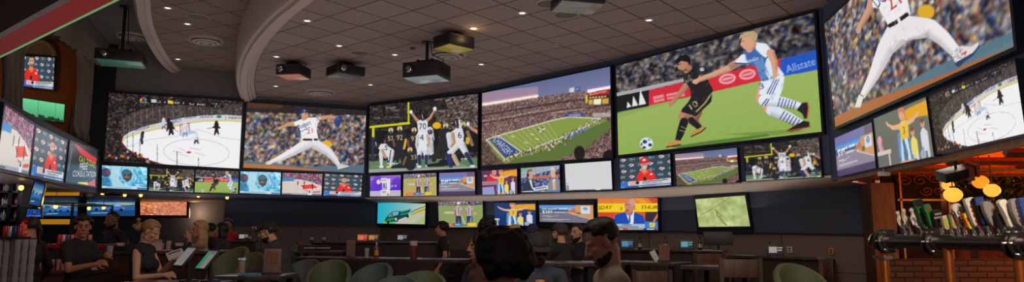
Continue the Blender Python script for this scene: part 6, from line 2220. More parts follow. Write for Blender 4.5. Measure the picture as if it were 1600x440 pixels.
for j in range(NY):
    for i in (0, NX):
        mb.bm.faces.new((G[j][i][0], G[j + 1][i][0], G[j + 1][i][1], G[j][i][1]))
for i in range(NX):
    for j in (0, NY):
        mb.bm.faces.new((G[j][i][0], G[j][i + 1][0], G[j][i + 1][1], G[j][i][1]))
mb.build('fabric', cv, t)
for f in (.12, .3, .5, .72, .92):
    a, b = V[0].lerp(V[3], f), V[1].lerp(V[2], f)
    mb = MB(); mb.cyl(a + Vector((0, 0, .04)), b + Vector((0, 0, .04)), .045, .045, 4); mb.build('rib', M['wood'], t)
for f in (.25, .55, .85):
    a, b = V[0].lerp(V[1], f), V[3].lerp(V[2], f)
    mb = MB(); mb.cyl(a + Vector((0, 0, .06)), b + Vector((0, 0, .06)), .04, .04, 4); mb.build('rafter', M['wood'], t)
for (x, y) in ((-1.6, 4.7), (3.8, 4.7), (2.4, -2.1)):
    mb = MB(); mb.box((x, y, -1.3 if y > 0 else -1.38), (.1, .1, 2.4 if y > 0 else 2.24)); mb.build('canopy_post', M['wood'], t)
globe_m = emis_mat('yellow_paper_lamp', srgb(255, 190, 70), 1.0)
globe_o = emis_mat('orange_paper_lamp', srgb(255, 150, 40), .95)
for (px, py, r, Y, m_, lab) in ((1489, 304, 13.5, 7.2, globe_m, 'yellow globe lamp on the patio, lowest and leftmost of the bright three'), (1532, 284, 12, 7.8, globe_o, 'orange globe lamp on the patio, highest one'), (1550, 297, 12, 7.6, globe_m, 'yellow globe lamp on the patio, rightmost'), (1481, 289, 9, 9.6, globe_m, 'half hidden yellow lamp behind the lowest globe lamp')):
    p = atY(px, py, Y)
    R_ = r * pxm(Y)
    t = thing('globe_lamp', p, 0, lab, 'lamp', 'globe lamps over the patio')
    mb = MB(); mb.lathe([(.2 * R_, .84 * R_), (.55 * R_, .72 * R_), (.9 * R_, .36 * R_), (R_, 0), (.9 * R_, -.36 * R_), (.55 * R_, -.72 * R_), (.2 * R_, -.84 * R_)], seg=24); mb.build('globe', m_, t)
    mb = MB(); mb.lathe([(.0005, 1.0 * R_), (.3 * R_, 1.0 * R_), (.32 * R_, .8 * R_), (.0005, .8 * R_)]); mb.build('neck', M['wood'], t)
    mb = MB(); mb.cyl((0, 0, R_ * .95), (0, 0, 2.46 - p.z), .006, .006, 6); mb.build('cord', M['black'], t)
# dark heater box on a bracket below the canopy
p = atY(1494, 270, 7.0)
t = thing('patio_heater', p, 0, 'dark slanted heater box hung below the patio canopy', 'heater')
rt = Matrix.Rotation(math.radians(-14), 3, 'Y') @ Matrix.Rotation(math.radians(20), 3, 'X')
mb = MB(); mb.box((0, 0, 0), (.34, .16, .1), rt, bevel=.012); mb.build('housing', M['black'], t)
mb = MB(); mb.box(rt @ Vector((.1, -.07, -.02)), (.05, .05, .13), rt); mb.box(rt @ Vector((.17, 0, .0)), (.03, .17, .13), rt); mb.build('end_bracket', M['wood'], t)
mb = MB(); mb.cyl(rt @ Vector((0, 0, .04)), (0, 0, 2.42 - p.z), .014, .014, 8); mb.build('hanger', M['black_metal'], t)
# leafy bush at the patio's far side
leafm = mat('bush_leaf', srgb(96, 116, 40), .6, scale=9, vary=.4)


def bush(name, c, r, n, label, seed):
    rr = random.Random(seed)
    t = thing(name, (c.x, c.y, 0), 0, label, 'bush')
    mb = MB()
    for k in range(n):
        d = Vector((rr.gauss(0, 1), rr.gauss(0, 1), rr.gauss(0, .75)))
        d = d.normalized() * (r * (.45 + .6 * rr.random()))
        q = Vector((0, 0, c.z)) + Vector((d.x * 1.5, d.y, d.z))
        s = .05 + rr.random() * .06
        rot = Matrix.Rotation(rr.random() * 6, 3, 'Z') @ Matrix.Rotation(rr.random() * 2 - 1, 3, 'X')
        vs = [mb.bm.verts.new(q + rot @ Vector(v)) for v in ((0, -s, 0), (s * .45, 0, s * .15), (0, s, 0), (-s * .45, 0, s * .15))]
        mb.bm.faces.new(vs)
    tag(mb.build('leaves', leafm, t), kind='stuff')
    mb = MB()
    for k in range(5):
        mb.tube([(0, 0, 0), (rr.gauss(0, .1), rr.gauss(0, .1), c.z * .6), (rr.gauss(0, r * .6), rr.gauss(0, r * .4), c.z + r * .3)], .02, 6)
    mb.build('stems', M['wood_dark'], t)


bush('patio_bush', atY(1586, 290, 11.5), .36, 900, 'green leafy bush beyond the patio lamps, at the right edge', 3)
bush('patio_bush', atY(1512, 296, 12.2), .3, 500, 'darker leafy bush between the globe lamps, further off', 4)

# ------------------------------------------------------------------ beer tap tower in the right foreground
Apos, Bpos = atY(1378, 373, 3.9), atY(1600, 384, 2.92)
dv = Bpos - Apos
zt_ = (Apos.z + Bpos.z) / 2
Apos.z = Bpos.z = zt_
dv = Bpos - Apos
dn = dv.normalized()
dperp = Vector((-dn.y, dn.x, 0))
if dperp.y < 0:
    dperp = -dperp
counter_top = 1.06
cm = (Apos + Bpos) / 2
ang = math.atan2(dn.y, dn.x)
t = thing('bar_counter', (cm.x + dperp.x * .1 + dn.x * .3, cm.y + dperp.y * .1 + dn.y * .3, 0), ang, 'dark bar counter under the beer tap tower', 'counter')
mb = MB(); mb.box((0, 0, counter_top - .03), (2.4, .62, .06), bevel=.012); mb.build('counter_top', M['wood_table'], t)
mb = MB(); mb.box((0, 0, (counter_top - .06) / 2), (2.3, .5, counter_top - .06)); mb.build('counter_front', M['wood_dark'], t)
t = thing('beer_tower', (Apos.x, Apos.y, counter_top), ang, 'thick steel pipe beer tower with flanges, under the row of tap handles', 'beer tower')
LT = dv.length
hz_ = zt_ - counter_top
RP = .036
mb = MB(); mb.cyl((0, 0, hz_), (LT + .5, 0, hz_), RP, RP, 28); mb.build('pipe', M['steel'], t)


def t_at(px):
    """parameter along the pipe seen at pixel column px"""
    lo, hi = -.3, 1.5
    for _ in range(40):
        m_ = (lo + hi) / 2
        q_ = Apos + dv * m_
        if project(q_)[0] < px:
            lo = m_
        else:
            hi = m_
    return lo


for px in (1386, 1461, 1592):
    x = t_at(px) * LT
    mb = MB()
    rot = Matrix.Rotation(PI / 2, 3, 'Y')
    for dx in (-.026, .012):
        mb.lathe([(RP, 0), (.066, .002), (.068, .006), (.066, .012), (RP, .014)], (x + dx, 0, hz_), 28, rot=rot, closed=True)
    mb.lathe([(RP, -.03), (RP + .014, -.03), (RP + .014, .04), (RP, .04)], (x, 0, hz_), 24, rot=rot, closed=True)
    fl = mb.build('flange', M['steel'], t)
    for k in range(6):
        mb = MB()
        a = 2 * PI * k / 6
        mb.cyl((x - .034, .053 * math.cos(a), hz_ + .053 * math.sin(a)), (x + .034, .053 * math.cos(a), hz_ + .053 * math.sin(a)), .006, .006, 6)
        mb.build('bolt', M['chrome'], fl)
for px in (1380, 1480, 1590):
    x = t_at(px) * LT
    mb = MB(); mb.cyl((x, 0, 0), (x, 0, hz_), .022, .022, 16); mb.lathe([(.06, 0), (.06, .01), (.024, .03)], (x, 0, 0)); mb.build('leg', M['copper'], t)
mb = MB(); x = t_at(1372) * LT; mb.cyl((x, 0, hz_), (x - .02, 0, hz_), .05, .045, 20); mb.ell((x - .025, 0, hz_), (.02, .045, .045)); mb.build('end_cap', M['chrome'], t)
mb = MB(); mb.box((x + .03, 0, hz_ - .09), (.11, .05, .018)); mb.build('clamp', M['chrome'], t)

# the handles: (px base, px top, y top, width px, style, colours, text, label)
HC = {'white': (206, 200, 196), 'bone': (190, 178, 166), 'green': (46, 110, 60), 'lime': (150, 190, 60), 'black': (28, 26, 28), 'cream': (196, 180, 160), 'orange': (214, 110, 40), 'grey': (130, 126, 130), 'blue': (50, 70, 130), 'red': (180, 50, 50), 'brown': (110, 70, 46), 'yellow': (214, 190, 70)}
HM = {k: mat('tap_handle_%s' % k, srgb(*v), .35, vary=.08, scale=60) for k, v in HC.items()}
HANDLES = [
    (1411, 1402, 329, 9, 'figure', 'bone', None, '', 'bone-white carved tap handle, first from the left'),
    (1420, 1411, 325, 9, 'figure', 'bone', None, '', 'bone-white carved tap handle, second from the left, with a raised head'),
    (1436, 1425, 324, 13, 'figure', 'white', 'grey', 'Modelo', 'white carved tap handle with a grey name band, third from the left'),
    (1446, 1434, 311, 11, 'bar', 'green', 'black', '', 'tall green tap handle with a black square head'),
    (1459, 1447, 319, 10, 'bar', 'green', 'white', 'Heineken', 'green tap handle with white lettering, beside the tall green one'),
    (1468, 1462, 328, 12, 'card', 'black', 'yellow', 'SAINT ARNOLD', 'black flat tap handle with pale lettering and a yellow square'),
    (1483, 1477, 336, 13, 'card', 'cream', 'lime', '', 'cream tap handle with a lime green label'),
    (1494, 1489, 332, 10, 'card', 'cream', 'orange', '', 'narrow cream tap handle with an orange label, beside the lime-labelled one'),
    (1504, 1493, 317, 11, 'disc', 'white', 'black', 'HUGO', 'white tap handle with a round head and black letters'),
    (1518, 1508, 332, 12, 'bar', 'orange', 'yellow', '', 'orange tap handle with a yellow band'),
    (1529, 1514, 309, 13, 'bar', 'white', 'red', 'COORS', 'tall white tap handle with red lettering'),
    (1541, 1528, 308, 13, 'bar', 'black', 'blue', '', 'black tap handle with a blue head, beside the red-lettered one'),
    (1556, 1541, 313, 15, 'blade', 'grey', None, '', 'plain pale grey blade-shaped tap handle'),
    (1567, 1563, 332, 17, 'card', 'black', 'grey', 'IPA', 'wide black tap handle with the letters IPA'),
    (1583, 1566, 311, 13, 'bent', 'white', None, '', 'white curved tap handle, near the right edge'),
    (1597, 1586, 309, 17, 'blade', 'grey', 'brown', 'KONA', 'grey fin-shaped tap handle with brown letters at the right edge'),
    (1607, 1598, 309, 12, 'bar', 'blue', 'white', '', 'blue tap handle cut by the photo\'s right edge'),
]


def text_mesh(s, h, depth, m, name, parent, loc, rotm):
    cu = bpy.data.curves.new('lettering', 'FONT')
    cu.body = s
    cu.size = h
    cu.extrude = depth
    cu.align_x = 'CENTER'
    cu.align_y = 'CENTER'
    ob = bpy.data.objects.new('lettering', cu)
    COL.objects.link(ob)
    dg = bpy.context.evaluated_depsgraph_get()
    me = bpy.data.meshes.new_from_object(ob.evaluated_get(dg))
    bpy.data.objects.remove(ob)
    me.transform(Matrix.Translation(loc) @ rotm.to_4x4())
    me.materials.clear()
    me.materials.append(m)
    o = bpy.data.objects.new(name, me)
    COL.objects.link(o)
    o.parent = parent
    return o


for (bx, tx, ty, wpx, style, c1, c2, txt, lab) in HANDLES:
    tt = t_at(bx)
    P = Apos + dv * tt + dperp * .012
    s = pxm(P.y)
    P.z = zt_ + RP
    topz = atY(tx, ty, P.y).z - P.z
    lean = (tx - bx) * s
    w = wpx * s * 1.12
    t = thing('tap_handle', P, 0, lab, 'beer tap handle', 'beer tap handles on the steel tower')
    ax = Vector((lean, 0, topz))
    q = Vector((0, 0, 1)).rotation_difference(ax.normalized()).to_matrix()
    H = ax.length
    mb = MB(); mb.lathe([(.012, -.005), (.014, .01), (.01, .025), (.012, .035), (.009, .045)], seg=14, rot=q); mb.build('ferrule', M['chrome'], t)
    mb = MB()
    z0 = .04
    K = lambda x, y, z: q @ Vector((x, y, z))
    if style == 'figure':
        mb.lathe([(.008, z0), (w * .32, z0 + .1 * H), (w * .24, z0 + .25 * H), (w * .36, .5 * H), (w * .46, .62 * H), (w * .34, .74 * H), (w * .24, .8 * H)], seg=16, rot=q)
        mb.ell(K(0, 0, .9 * H), (w * .36, w * .36, .1 * H))
        mb.cap(K(-w * .42, 0, .66 * H), K(-w * .5, -.01, .42 * H), w * .12); mb.cap(K(w * .42, 0, .66 * H), K(w * .36, -.015, .48 * H), w * .12)
        if c2:
            pass
        body = fuse(mb, 'body', HM[c1], t, .004, 2)
        if c2:
            mb = MB(); mb.lathe([(w * .38, .45 * H), (w * .5, .56 * H), (w * .5, .62 * H), (w * .42, .67 * H)], seg=16, rot=q); mb.build('name_band', HM[c2], t)
    else:
        th = .026
        if style == 'bar':
            prof = [(-.28, z0), (.28, z0), (.42, .35 * H), (.46, .8 * H), (.5, .86 * H), (.46, H), (-.46, H), (-.5, .86 * H), (-.46, .8 * H), (-.42, .35 * H)]
        elif style == 'card':
            prof = [(-.12, z0), (.12, z0), (.16, .28 * H), (.5, .32 * H), (.5, .98 * H), (.44, H), (-.44, H), (-.5, .98 * H), (-.5, .32 * H), (-.16, .28 * H)]
        elif style == 'disc':
            prof = [(-.25, z0), (.25, z0), (.36, .7 * H)] + [(.62 * math.cos(a), .84 * H + .6 * w * math.sin(a)) for a in np.linspace(-.9, PI + .9, 18)] + [(-.36, .7 * H)]
        elif style == 'blade':
            prof = [(-.2, z0), (.22, z0), (.42, .4 * H), (.5, .75 * H), (.36, .92 * H), (-.1, H), (-.42, .95 * H), (-.5, .7 * H), (-.36, .35 * H)]
        else:
            prof = [(-.22, z0), (.22, z0), (.3, .3 * H), (.2, .55 * H), (.34, .85 * H), (.4, .97 * H), (-.1, H), (-.5, .95 * H), (-.4, .75 * H), (-.3, .5 * H), (-.28, .25 * H)]
        poly = [K(x * w, -th / 2, z) for x, z in prof]
        mb.prism(poly, K(0, th, 0))
        bmesh.ops.bevel(mb.bm, geom=mb.bm.edges[:], offset=.003, segments=2, affect='EDGES')
        mb.build('body', HM[c1], t)
        if c2:
            mb = MB()
            if style == 'bar' and c2 in ('black', 'blue', 'yellow'):
                mb.prism([K(x * w, -th / 2 - .004, z * H) for x, z in ((-.46, .8), (.46, .8), (.44, .99), (-.44, .99))], K(0, .006, 0))
                mb.prism([K(x * w, -th / 2 - .004, z * H) for x, z in ((-.36, .3), (.36, .3), (.4, .62), (-.4, .62))], K(0, .006, 0))
            elif style == 'card' and not txt:
                mb.prism([K(x * w, -th / 2 - .004, z * H) for x, z in ((-.4, .42), (.4, .42), (.4, .86), (-.4, .86))], K(0, .006, 0))
            elif style == 'card' and c2 == 'yellow':
                mb.prism([K(x * w, -th / 2 - .004, z * H) for x, z in ((-.1, .36), (.3, .36), (.3, .5), (-.1, .5))], K(0, .006, 0))
            if len(mb.bm.verts):
                mb.build('face_label', HM[c2], t)
            else:
                mb.bm.free()
        if txt:
            wh_ = HM['white'] if c1 in ('black', 'green') or txt == 'MICHELOB' else HM[c2 or 'black']
            flat = Matrix.Rotation(PI / 2, 3, 'X')
            up = Matrix.Rotation(-PI / 2, 3, 'Y')
            if txt in ('IPA',):
                for k, ch in enumerate(txt):
                    text_mesh(ch, .24 * H, .001, wh_, 'lettering', t, K(0, -th / 2 - .003, (.78 - .2 * k) * H), q @ flat)
            elif txt == 'SAINT ARNOLD':
                for k, ch in enumerate(txt.split()):
                    text_mesh(ch, w * .3, .001, wh_, 'lettering', t, K(0, -th / 2 - .003, (.84 - .14 * k) * H), q @ flat)
            else:
                text_mesh(txt, min(w * .8, .85 * H / len(txt) * 1.1), .001, wh_, 'lettering', t, K(0, -th / 2 - .006, .5 * H), q @ up @ flat)
        if lab.startswith('green tap'):
            text_mesh('*', w * 1.4, .001, HM['red'], 'red_star', t, K(0, -th / 2 - .003, .8 * H), q @ Matrix.Rotation(PI / 2, 3, 'X'))

    pass

# ------------------------------------------------------------------ people
SKIN = {'light': (200, 150, 126), 'tan': (176, 122, 94), 'brown': (136, 90, 64), 'dark': (92, 60, 46), 'pink': (206, 146, 126)}
SK = {k: mat('skin_%s' % k, srgb(*v), .55, vary=.08, scale=30, bump=.04) for k, v in SKIN.items()}
CLO = {'black': (34, 33, 36), 'charcoal': (58, 56, 58), 'beige': (166, 146, 128), 'red': (140, 40, 52), 'denim': (54, 60, 70), 'olive': (70, 72, 58), 'navy': (40, 46, 70), 'cream': (176, 150, 120), 'brightred': (200, 40, 34), 'jeans': (48, 56, 76)}
CM = {k: mat('cloth_%s' % k, srgb(*v), .85, vary=.14, scale=35, bump=.15) for k, v in CLO.items()}
HAIR = {'black': (24, 20, 20), 'dark': (40, 28, 24), 'brown': (74, 50, 36), 'blond': (196, 156, 104), 'darkblond': (150, 110, 72), 'grey': (120, 116, 112)}
HMAT = {k: mat('hair_%s' % k, srgb(*v), .5, vary=.35, scale=70, bump=.3) for k, v in HAIR.items()}
EYEW = mat('eye_white', srgb(120, 108, 100), .4)
EYEB = mat('eye_iris', srgb(40, 28, 22), .15)
LIPM = mat('lips', srgb(150, 90, 84), .5)


def fib(n):
    out = []
    for i in range(n):
        z = 1 - 2 * (i + .5) / n
        r = math.sqrt(max(0, 1 - z * z))
        a = i * 2.399963
        out.append(Vector((r * math.cos(a), r * math.sin(a), z)))
    return out


def ik(S, T, l1, l2, pole):
    d = T - S
    L = min(d.length, (l1 + l2) * .995)
    d.normalize()
    T = S + d * L
    a = (l1 * l1 - l2 * l2 + L * L) / (2 * L)
    h = math.sqrt(max(0, l1 * l1 - a * a))
    p = pole - d * pole.dot(d)
    p.normalize()
    return S + d * a + p * h, T


def person(px, top, Y, yaw, label, skin='light', shirt='black', sleeve='short', trousers='jeans', hair=('short', 'dark'), seated=False, lean=0.0, hyaw=0.0, hpitch=0.0, hroll=0.0, arms=(None, None), beard=None, cap=None, female=False, near=False, voxel=.011, curl=.5, jacket=None, extra=None, glasses=False):
    tgt = atY(px, top, Y)
    HT = 1.74
    if seated:
        seat = max(.44, tgt.z - .905)
        dz = seat + .1 - .92
        sc = 1.0
    else:
        dz = 0
        sc = tgt.z / HT
    rot = Matrix.Rotation(yaw, 3, 'Z')
    LX = Matrix.Rotation(-lean, 3, 'X')
    hip = Vector((0, 0, .92))

    def J(x, y, z):
        p = Vector((x, y, z))
        if z > .93:
            p = hip + LX @ (p - hip)
        return p + Vector((0, 0, dz))
    hc = J(0, .025, 1.615)
    # shift the body so the head lands on its pixel even when leaning; keep the head's height
    drop = 0
    t = thing('person', (0, 0, 0), yaw, label, 'person')
    hw = rot @ Vector((hc.x * sc, hc.y * sc, 0))
    t.location = (tgt.x - hw.x, tgt.y - hw.y, 0)
    if lean:
        drop = (1.615 + dz) - hc.z
        dz += drop
        hc = J(0, .025, 1.615)
    t.scale = (sc, sc, sc)
    sw = .165 if female else .185
    f_ = .92 if female else 1.0
    HR = LX @ Matrix.Rotation(hyaw, 3, 'Z') @ Matrix.Rotation(-hpitch, 3, 'X') @ Matrix.Rotation(hroll, 3, 'Y')

    def Hh(x, y, z):
        return hc + HR @ Vector((x, y, z))

    def hell(mb, c, r, seg=18):
        mb.ell(Hh(*c), r, HR, seg, 12)

    # arms
    arm = []
    for sgn, tg in zip((-1, 1), arms):
        S = J(sgn * sw, -.01, 1.40)
        if tg is None:
            T = J(sgn * (sw + .06), .05, .92 if not seated else 1.0)
            if seated:
                T = Vector((sgn * (sw + .01), .30, 1.05 + dz))
        else:
            T = Vector((tg[0], tg[1], tg[2] + dz))
        E, T = ik(S, T, .29, .26, Vector((sgn * .5, -.45, -.8)))
        arm.append((S, E, T, sgn))

    def torso(mb, g=0.0):
        for c, r in (((0, 0, 1.27), (.158 * f_ + g, .112 + g, .17)), ((0, .006, 1.10), (.142 * f_ + g, .108 + g, .16)), ((0, -.008, .95), (.16 + g, .12 + g, .13))):
            mb.ell(J(*c), r, LX)
        if female:
            for s in (-1, 1):
                mb.ell(J(s * .065, .085, 1.26), .06 + g * .7)
        mb.cap(J(-sw + .025, -.01, 1.395), J(sw - .025, -.01, 1.395), .058 + g)
        mb.cap(J(0, -.012, 1.44), J(-sw + .05, -.012, 1.405), .058 + g * .5, .052 + g); mb.cap(J(0, -.012, 1.44), J(sw - .05, -.012, 1.405), .058 + g * .5, .052 + g)

    def legs(mb, g=0.0, full=True):
        for s in (-1, 1):
            h = Vector((s * .09, 0, .90 + dz))
            if seated:
                k = Vector((s * .13, .42, .90 + dz))
                a = Vector((s * .12, .40, max(.10, .90 + dz - .44)))
            else:
                k = Vector((s * .10, .02, .50 + dz)); a = Vector((s * .10, -.02, .09 + dz))
            mb.cap(h, k, .083 + g, .058 + g); mb.cap(k, a, .056 + g, .038 + g)
            if full and g == 0:
                mb.cap(a + Vector((0, -.02, -.045)), a + Vector((0, .15, -.055)), .036, .032)

    mb = FMB()
    torso(mb); legs(mb)
    for S, E, T, s in arm:
        mb.cap(S, E, .050 * f_, .039 * f_); mb.cap(E, T, .040 * f_, .027 * f_)
        d = (T - E).normalized()
        n = Vector((-s * .75, .1, -.5)); n = (n - d * n.dot(d)).normalized()    # palm side
        sd = d.cross(n) * s
        c0 = T + d * .02
        # palm
        for k in range(4):
            o_ = sd * (-.030 + .020 * k)
            mb.cap(c0 + o_ * .6, c0 + d * .065 + o_, .014, .0125, 8)
            L1 = (.040, .046, .043, .034)[k]
            a1 = curl * (.9 + .1 * k)
            d1 = (d * math.cos(a1) + n * math.sin(a1)).normalized()
            d2 = (d * math.cos(a1 * 2.1) + n * math.sin(a1 * 2.1)).normalized()
            p0 = c0 + d * .068 + o_ * 1.08
            mb.cap(p0, p0 + d1 * L1, .0095, .0085, 8); mb.cap(p0 + d1 * L1, p0 + d1 * L1 + d2 * L1 * .85, .0085, .007, 8)
        tb = c0 + d * .015 - sd * .030
        d1 = (d * .65 - sd * .6 + n * .45).normalized(); d2 = (d * .8 - sd * .15 + n * .55).normalized()
        mb.cap(tb, tb + d1 * .04, .012, .0105, 8); mb.cap(tb + d1 * .04, tb + d1 * .04 + d2 * .032, .0105, .008, 8)
    # neck and head
    mb.cap(J(0, -.015, 1.43), Hh(0, -.022, -.06), .058 * f_, .054 * f_)
    hell(mb, (0, -.016, .03), (.074, .094, .083))
    hell(mb, (0, .022, -.042), (.058 * f_ + .002, .068, .083))
    hell(mb, (0, .06, -.098), (.027, .026, .022))
    mb.cap(Hh(-.05, .0, -.07), Hh(-.012, .062, -.103), .018, .016); mb.cap(Hh(.05, .0, -.07), Hh(.012, .062, -.103), .018, .016)
    mb.cap(Hh(0, .086, .012), Hh(0, .108, -.030), .0095, .0135); mb.cap(Hh(-.012, .094, -.036), Hh(.012, .094, -.036), .009)
    mb.cap(Hh(-.036, .072, .022), Hh(.036, .072, .022), .012)
    for s in (-1, 1):
        hell(mb, (s * .042, .058, -.022), (.022, .022, .02)); hell(mb, (s * .077, -.006, -.006), (.010, .021, .033), 10)
    mb.cap(Hh(-.02, .082, -.060), Hh(.02, .082, -.060), .0085); mb.cap(Hh(-.017, .081, -.073), Hh(.017, .081, -.073), .0095)
    body = fuse(mb, 'body', SK[skin], t, voxel if not near else min(voxel, .005), 3 if near else 2, .5)
    if near and hpitch < .3:
        for s in (-1, 1):
            mb = MB(); mb.ell(Hh(s * .031, .0765, -.002), .0115, seg=12)
            e = mb.build('eye', EYEW, t)
            mb = MB(); mb.ell(Hh(s * .031, .0835, -.003), .0066, seg=10); mb.build('iris', EYEB, e)
            mb = MB(); mb.cap(Hh(s * .016, .090, .022), Hh(s * .044, .080, .026), .0045, .004, 8); mb.build('eyebrow', HMAT[hair[1]] if hair[1] not in ('blond',) else HMAT['darkblond'], t)
        mb = MB(); mb.cap(Hh(-.017, .0915, -.066), Hh(.017, .0915, -.066), .0052); mb.build('lips', LIPM, t)
    # clothes
    cm = CM[shirt]
    mb = FMB()
    torso(mb, .014)
    for S, E, T, s in arm:
        if sleeve == 'none':
            continue
        if sleeve == 'short':
            mb.cap(S, S.lerp(E, .62), .062 * f_, .056 * f_)
        else:
            mb.cap(S, E, .062 * f_, .052 * f_); mb.cap(E, E.lerp(T, .92), .052 * f_, .039 * f_)
    if sleeve != 'none':
        mb.cap(J(0, -.014, 1.435), J(0, -.014, 1.452), .066, .063)
    fuse(mb, 'top' if sleeve == 'none' else ('jacket' if jacket else 'shirt'), cm, t, .011, 3)
    mb = FMB(); legs(mb, .012, False); mb.ell(Vector((0, -.008, .93 + dz)), (.175, .135, .13)); fuse(mb, 'trousers', CM[trousers], t, .013, 3)
    if extra:
        extra(t, J, Hh, HR, arm)
    # hair
    st, hc_ = hair
    hm_ = HMAT[hc_]
    rr = random.Random(int(px))
    if st != 'bald':
        mb = FMB()
        c0 = Vector((0, -.016, .032))
        R0 = Vector((.074, .094, .083))
        for d in fib(420):
            th = .014
            keep = (d.z > .12 and not (d.y > .5 and d.z < .62)) or (d.y < -.05 and d.z > -.5) or (abs(d.x) > .7 and d.z > -.02 and d.y < .3)
            jit = 0
            if st == 'fade':
                th = .016 if d.z > .45 else .007
                if d.y > .55 and d.z < .72:
                    keep = False
                if d.y > .2 and d.z > .3:
                    th = .02
            elif st == 'thick':
                th = .024; jit = .006
            elif st == 'curly':
                th = .032; jit = .016
                keep = keep or (d.z > -.75 and d.y < .25 and abs(d.x) > .2) or (d.z > .35 and d.y < .8)
            elif st in ('long', 'bob'):
                th = .02
                keep = keep or (d.y < .15 and d.z > -.9)
            elif st in ('bun', 'tail'):
                th = .011
            elif st == 'buzz':
                th = .006
            if not keep:
                continue
            p = c0 + Vector((d.x * R0.x, d.y * R0.y, d.z * R0.z))
            j = Vector((rr.gauss(0, jit), rr.gauss(0, jit), rr.gauss(0, jit)))
            mb.ell(Hh(*(p + d * th * .35 + j)), th, seg=8, rings=6)
        if st == 'bun':
            for k in range(16):
                mb.ell(Hh(rr.gauss(0, .022), -.13 + rr.gauss(0, .024), -.025 + rr.gauss(0, .026)), .025, seg=8, rings=6)
        if st == 'tail':
            mb.cap(Hh(0, -.10, .02), Hh(0, -.135, -.03), .026, .022); mb.cap(Hh(0, -.135, -.03), Hh(0, -.125, -.19), .024, .010)
        if st == 'long':
            for k in range(26):
                a = PI * (k / 25) * 1.25 - PI * .125
                x, y = .078 * math.cos(a), -.03 - .075 * math.sin(a)
                mb.cap(Hh(x, y + .02, .0), Hh(x * 1.08, y * .95, -.12), .02, .019, 8); mb.cap(Hh(x * 1.08, y * .95, -.12), Hh(x * 1.1, y * .9, -.27 - .02 * rr.random()), .019, .010, 8)
        if st == 'bob':
            for k in range(20):
                a = PI * (k / 19) * 1.2 - PI * .1
                x, y = .078 * math.cos(a), -.03 - .075 * math.sin(a)
                mb.cap(Hh(x, y + .02, .0), Hh(x * 1.05, y * .95, -.12), .022, .016, 8)
        fuse(mb, 'hair', hm_, t, .007 if near else .009, 2 if st in ('curly', 'bun') else 3)
    if beard:
        mb = FMB()
        for d in fib(300):
            if d.z < -.28 and d.y > -.15 and not (d.y > .75 and -.52 < d.z):
                p = Vector((d.x * .060, .022 + d.y * .069, -.042 + d.z * .086))
                if p.z > -.06 and abs(p.x) < .035:
                    continue
                mb.ell(Hh(*(p + d * .004)), .011 if beard == 'full' else .009, seg=8, rings=6)
        g_ = .004 if beard == 'full' else .001
        mb.cap(Hh(-.05, .0, -.07), Hh(-.012, .062, -.104), .018 + g_, .017 + g_); mb.cap(Hh(.05, .0, -.07), Hh(.012, .062, -.104), .018 + g_, .017 + g_); mb.cap(Hh(-.012, .062, -.104), Hh(.012, .062, -.104), .019 + g_)
        mb.cap(Hh(-.022, .090, -.052), Hh(.022, .090, -.052), .007)
        fuse(mb, 'beard', hm_, t, .0055, 2)
    if cap:
        ccol, brim = cap
        mb = FMB()
        for d in fib(420):
            if d.z > .10:
                p = Vector((d.x * .084, -.014 + d.y * .106, .036 + d.z * .092))
                mb.ell(Hh(*p), .013, seg=8, rings=6)
        fuse(mb, 'cap', ccol, t, .008, 3)
        mb = MB()
        pts, pts2 = [], []
        for k in range(13):
            a = PI * k / 12
            x = .075 * math.cos(a)
            r_ = .075 + .075 * math.sin(a) ** .7
            yb = (.085 + .075 * math.sin(a) ** .6) * brim
            pts.append(Vector((x, yb, .045 - .022 * math.sin(a) + .012 * (1 - abs(math.cos(a)))))); pts2.append(Vector((x * .98, (.06 + .03 * math.sin(a)) * brim, .052)))
        A = [mb.bm.verts.new(Hh(*p)) for p in pts]; B = [mb.bm.verts.new(Hh(*p)) for p in pts2]
        A2 = [mb.bm.verts.new(Hh(*(p + Vector((0, 0, -.006))))) for p in pts]; B2 = [mb.bm.verts.new(Hh(*(p + Vector((0, 0, -.006))))) for p in pts2]
        for k in range(12):
            mb.bm.faces.new((A[k], A[k + 1], B[k + 1], B[k])); mb.bm.faces.new((A2[k], B2[k], B2[k + 1], A2[k + 1])); mb.bm.faces.new((A[k], A2[k], A2[k + 1], A[k + 1])); mb.bm.faces.new((B[k], B[k + 1], B2[k + 1], B2[k]))
        mb.build('cap_brim', ccol, t)
    if glasses:
        mb = FMB()
        for s in (-1, 1):
            mb.ell(Hh(s * .034, .094, -.002), (.026, .006, .018), HR)
            mb.cap(Hh(s * .058, .082, .004), Hh(s * .078, -.0, .006), .004)
        mb.cap(Hh(-.012, .098, .002), Hh(.012, .098, .002), .004)
        fuse(mb, 'sunglasses', M['black'], t, .004, 1)
    # bar stool under those who sit
    if seated:
        stool(t.location.copy(), seat - .035, yaw, 'dark bar stool under the ' + label.split(',')[0].replace('person in ', 'person in '))
    return t


def stool(loc, h, yaw, label):
    s = thing('bar_stool', (loc.x, loc.y, 0), yaw, ' '.join(label.split()[:16]), 'stool', 'bar stools people sit on')
    mb = MB(); mb.lathe([(.0005, h), (.15, h), (.17, h - .015), (.17, h - .045), (.15, h - .06), (.0005, h - .06)]); mb.build('seat', M['wood_dark'], s)
    for k in range(4):
        a = PI / 4 + k * PI / 2
        mb = MB(); mb.cyl((.11 * math.cos(a), .11 * math.sin(a), h - .05), (.2 * math.cos(a), .2 * math.sin(a), 0), .016, .014, 8); mb.build('leg', M['black_metal'], s)
    mb = MB()
    pts = [(.17 * math.cos(PI / 4 + k * PI / 2), .17 * math.sin(PI / 4 + k * PI / 2), .25) for k in range(5)]
    mb.tube(pts, .01, 8); mb.build('foot_rail', M['black_metal'], s)
    return s


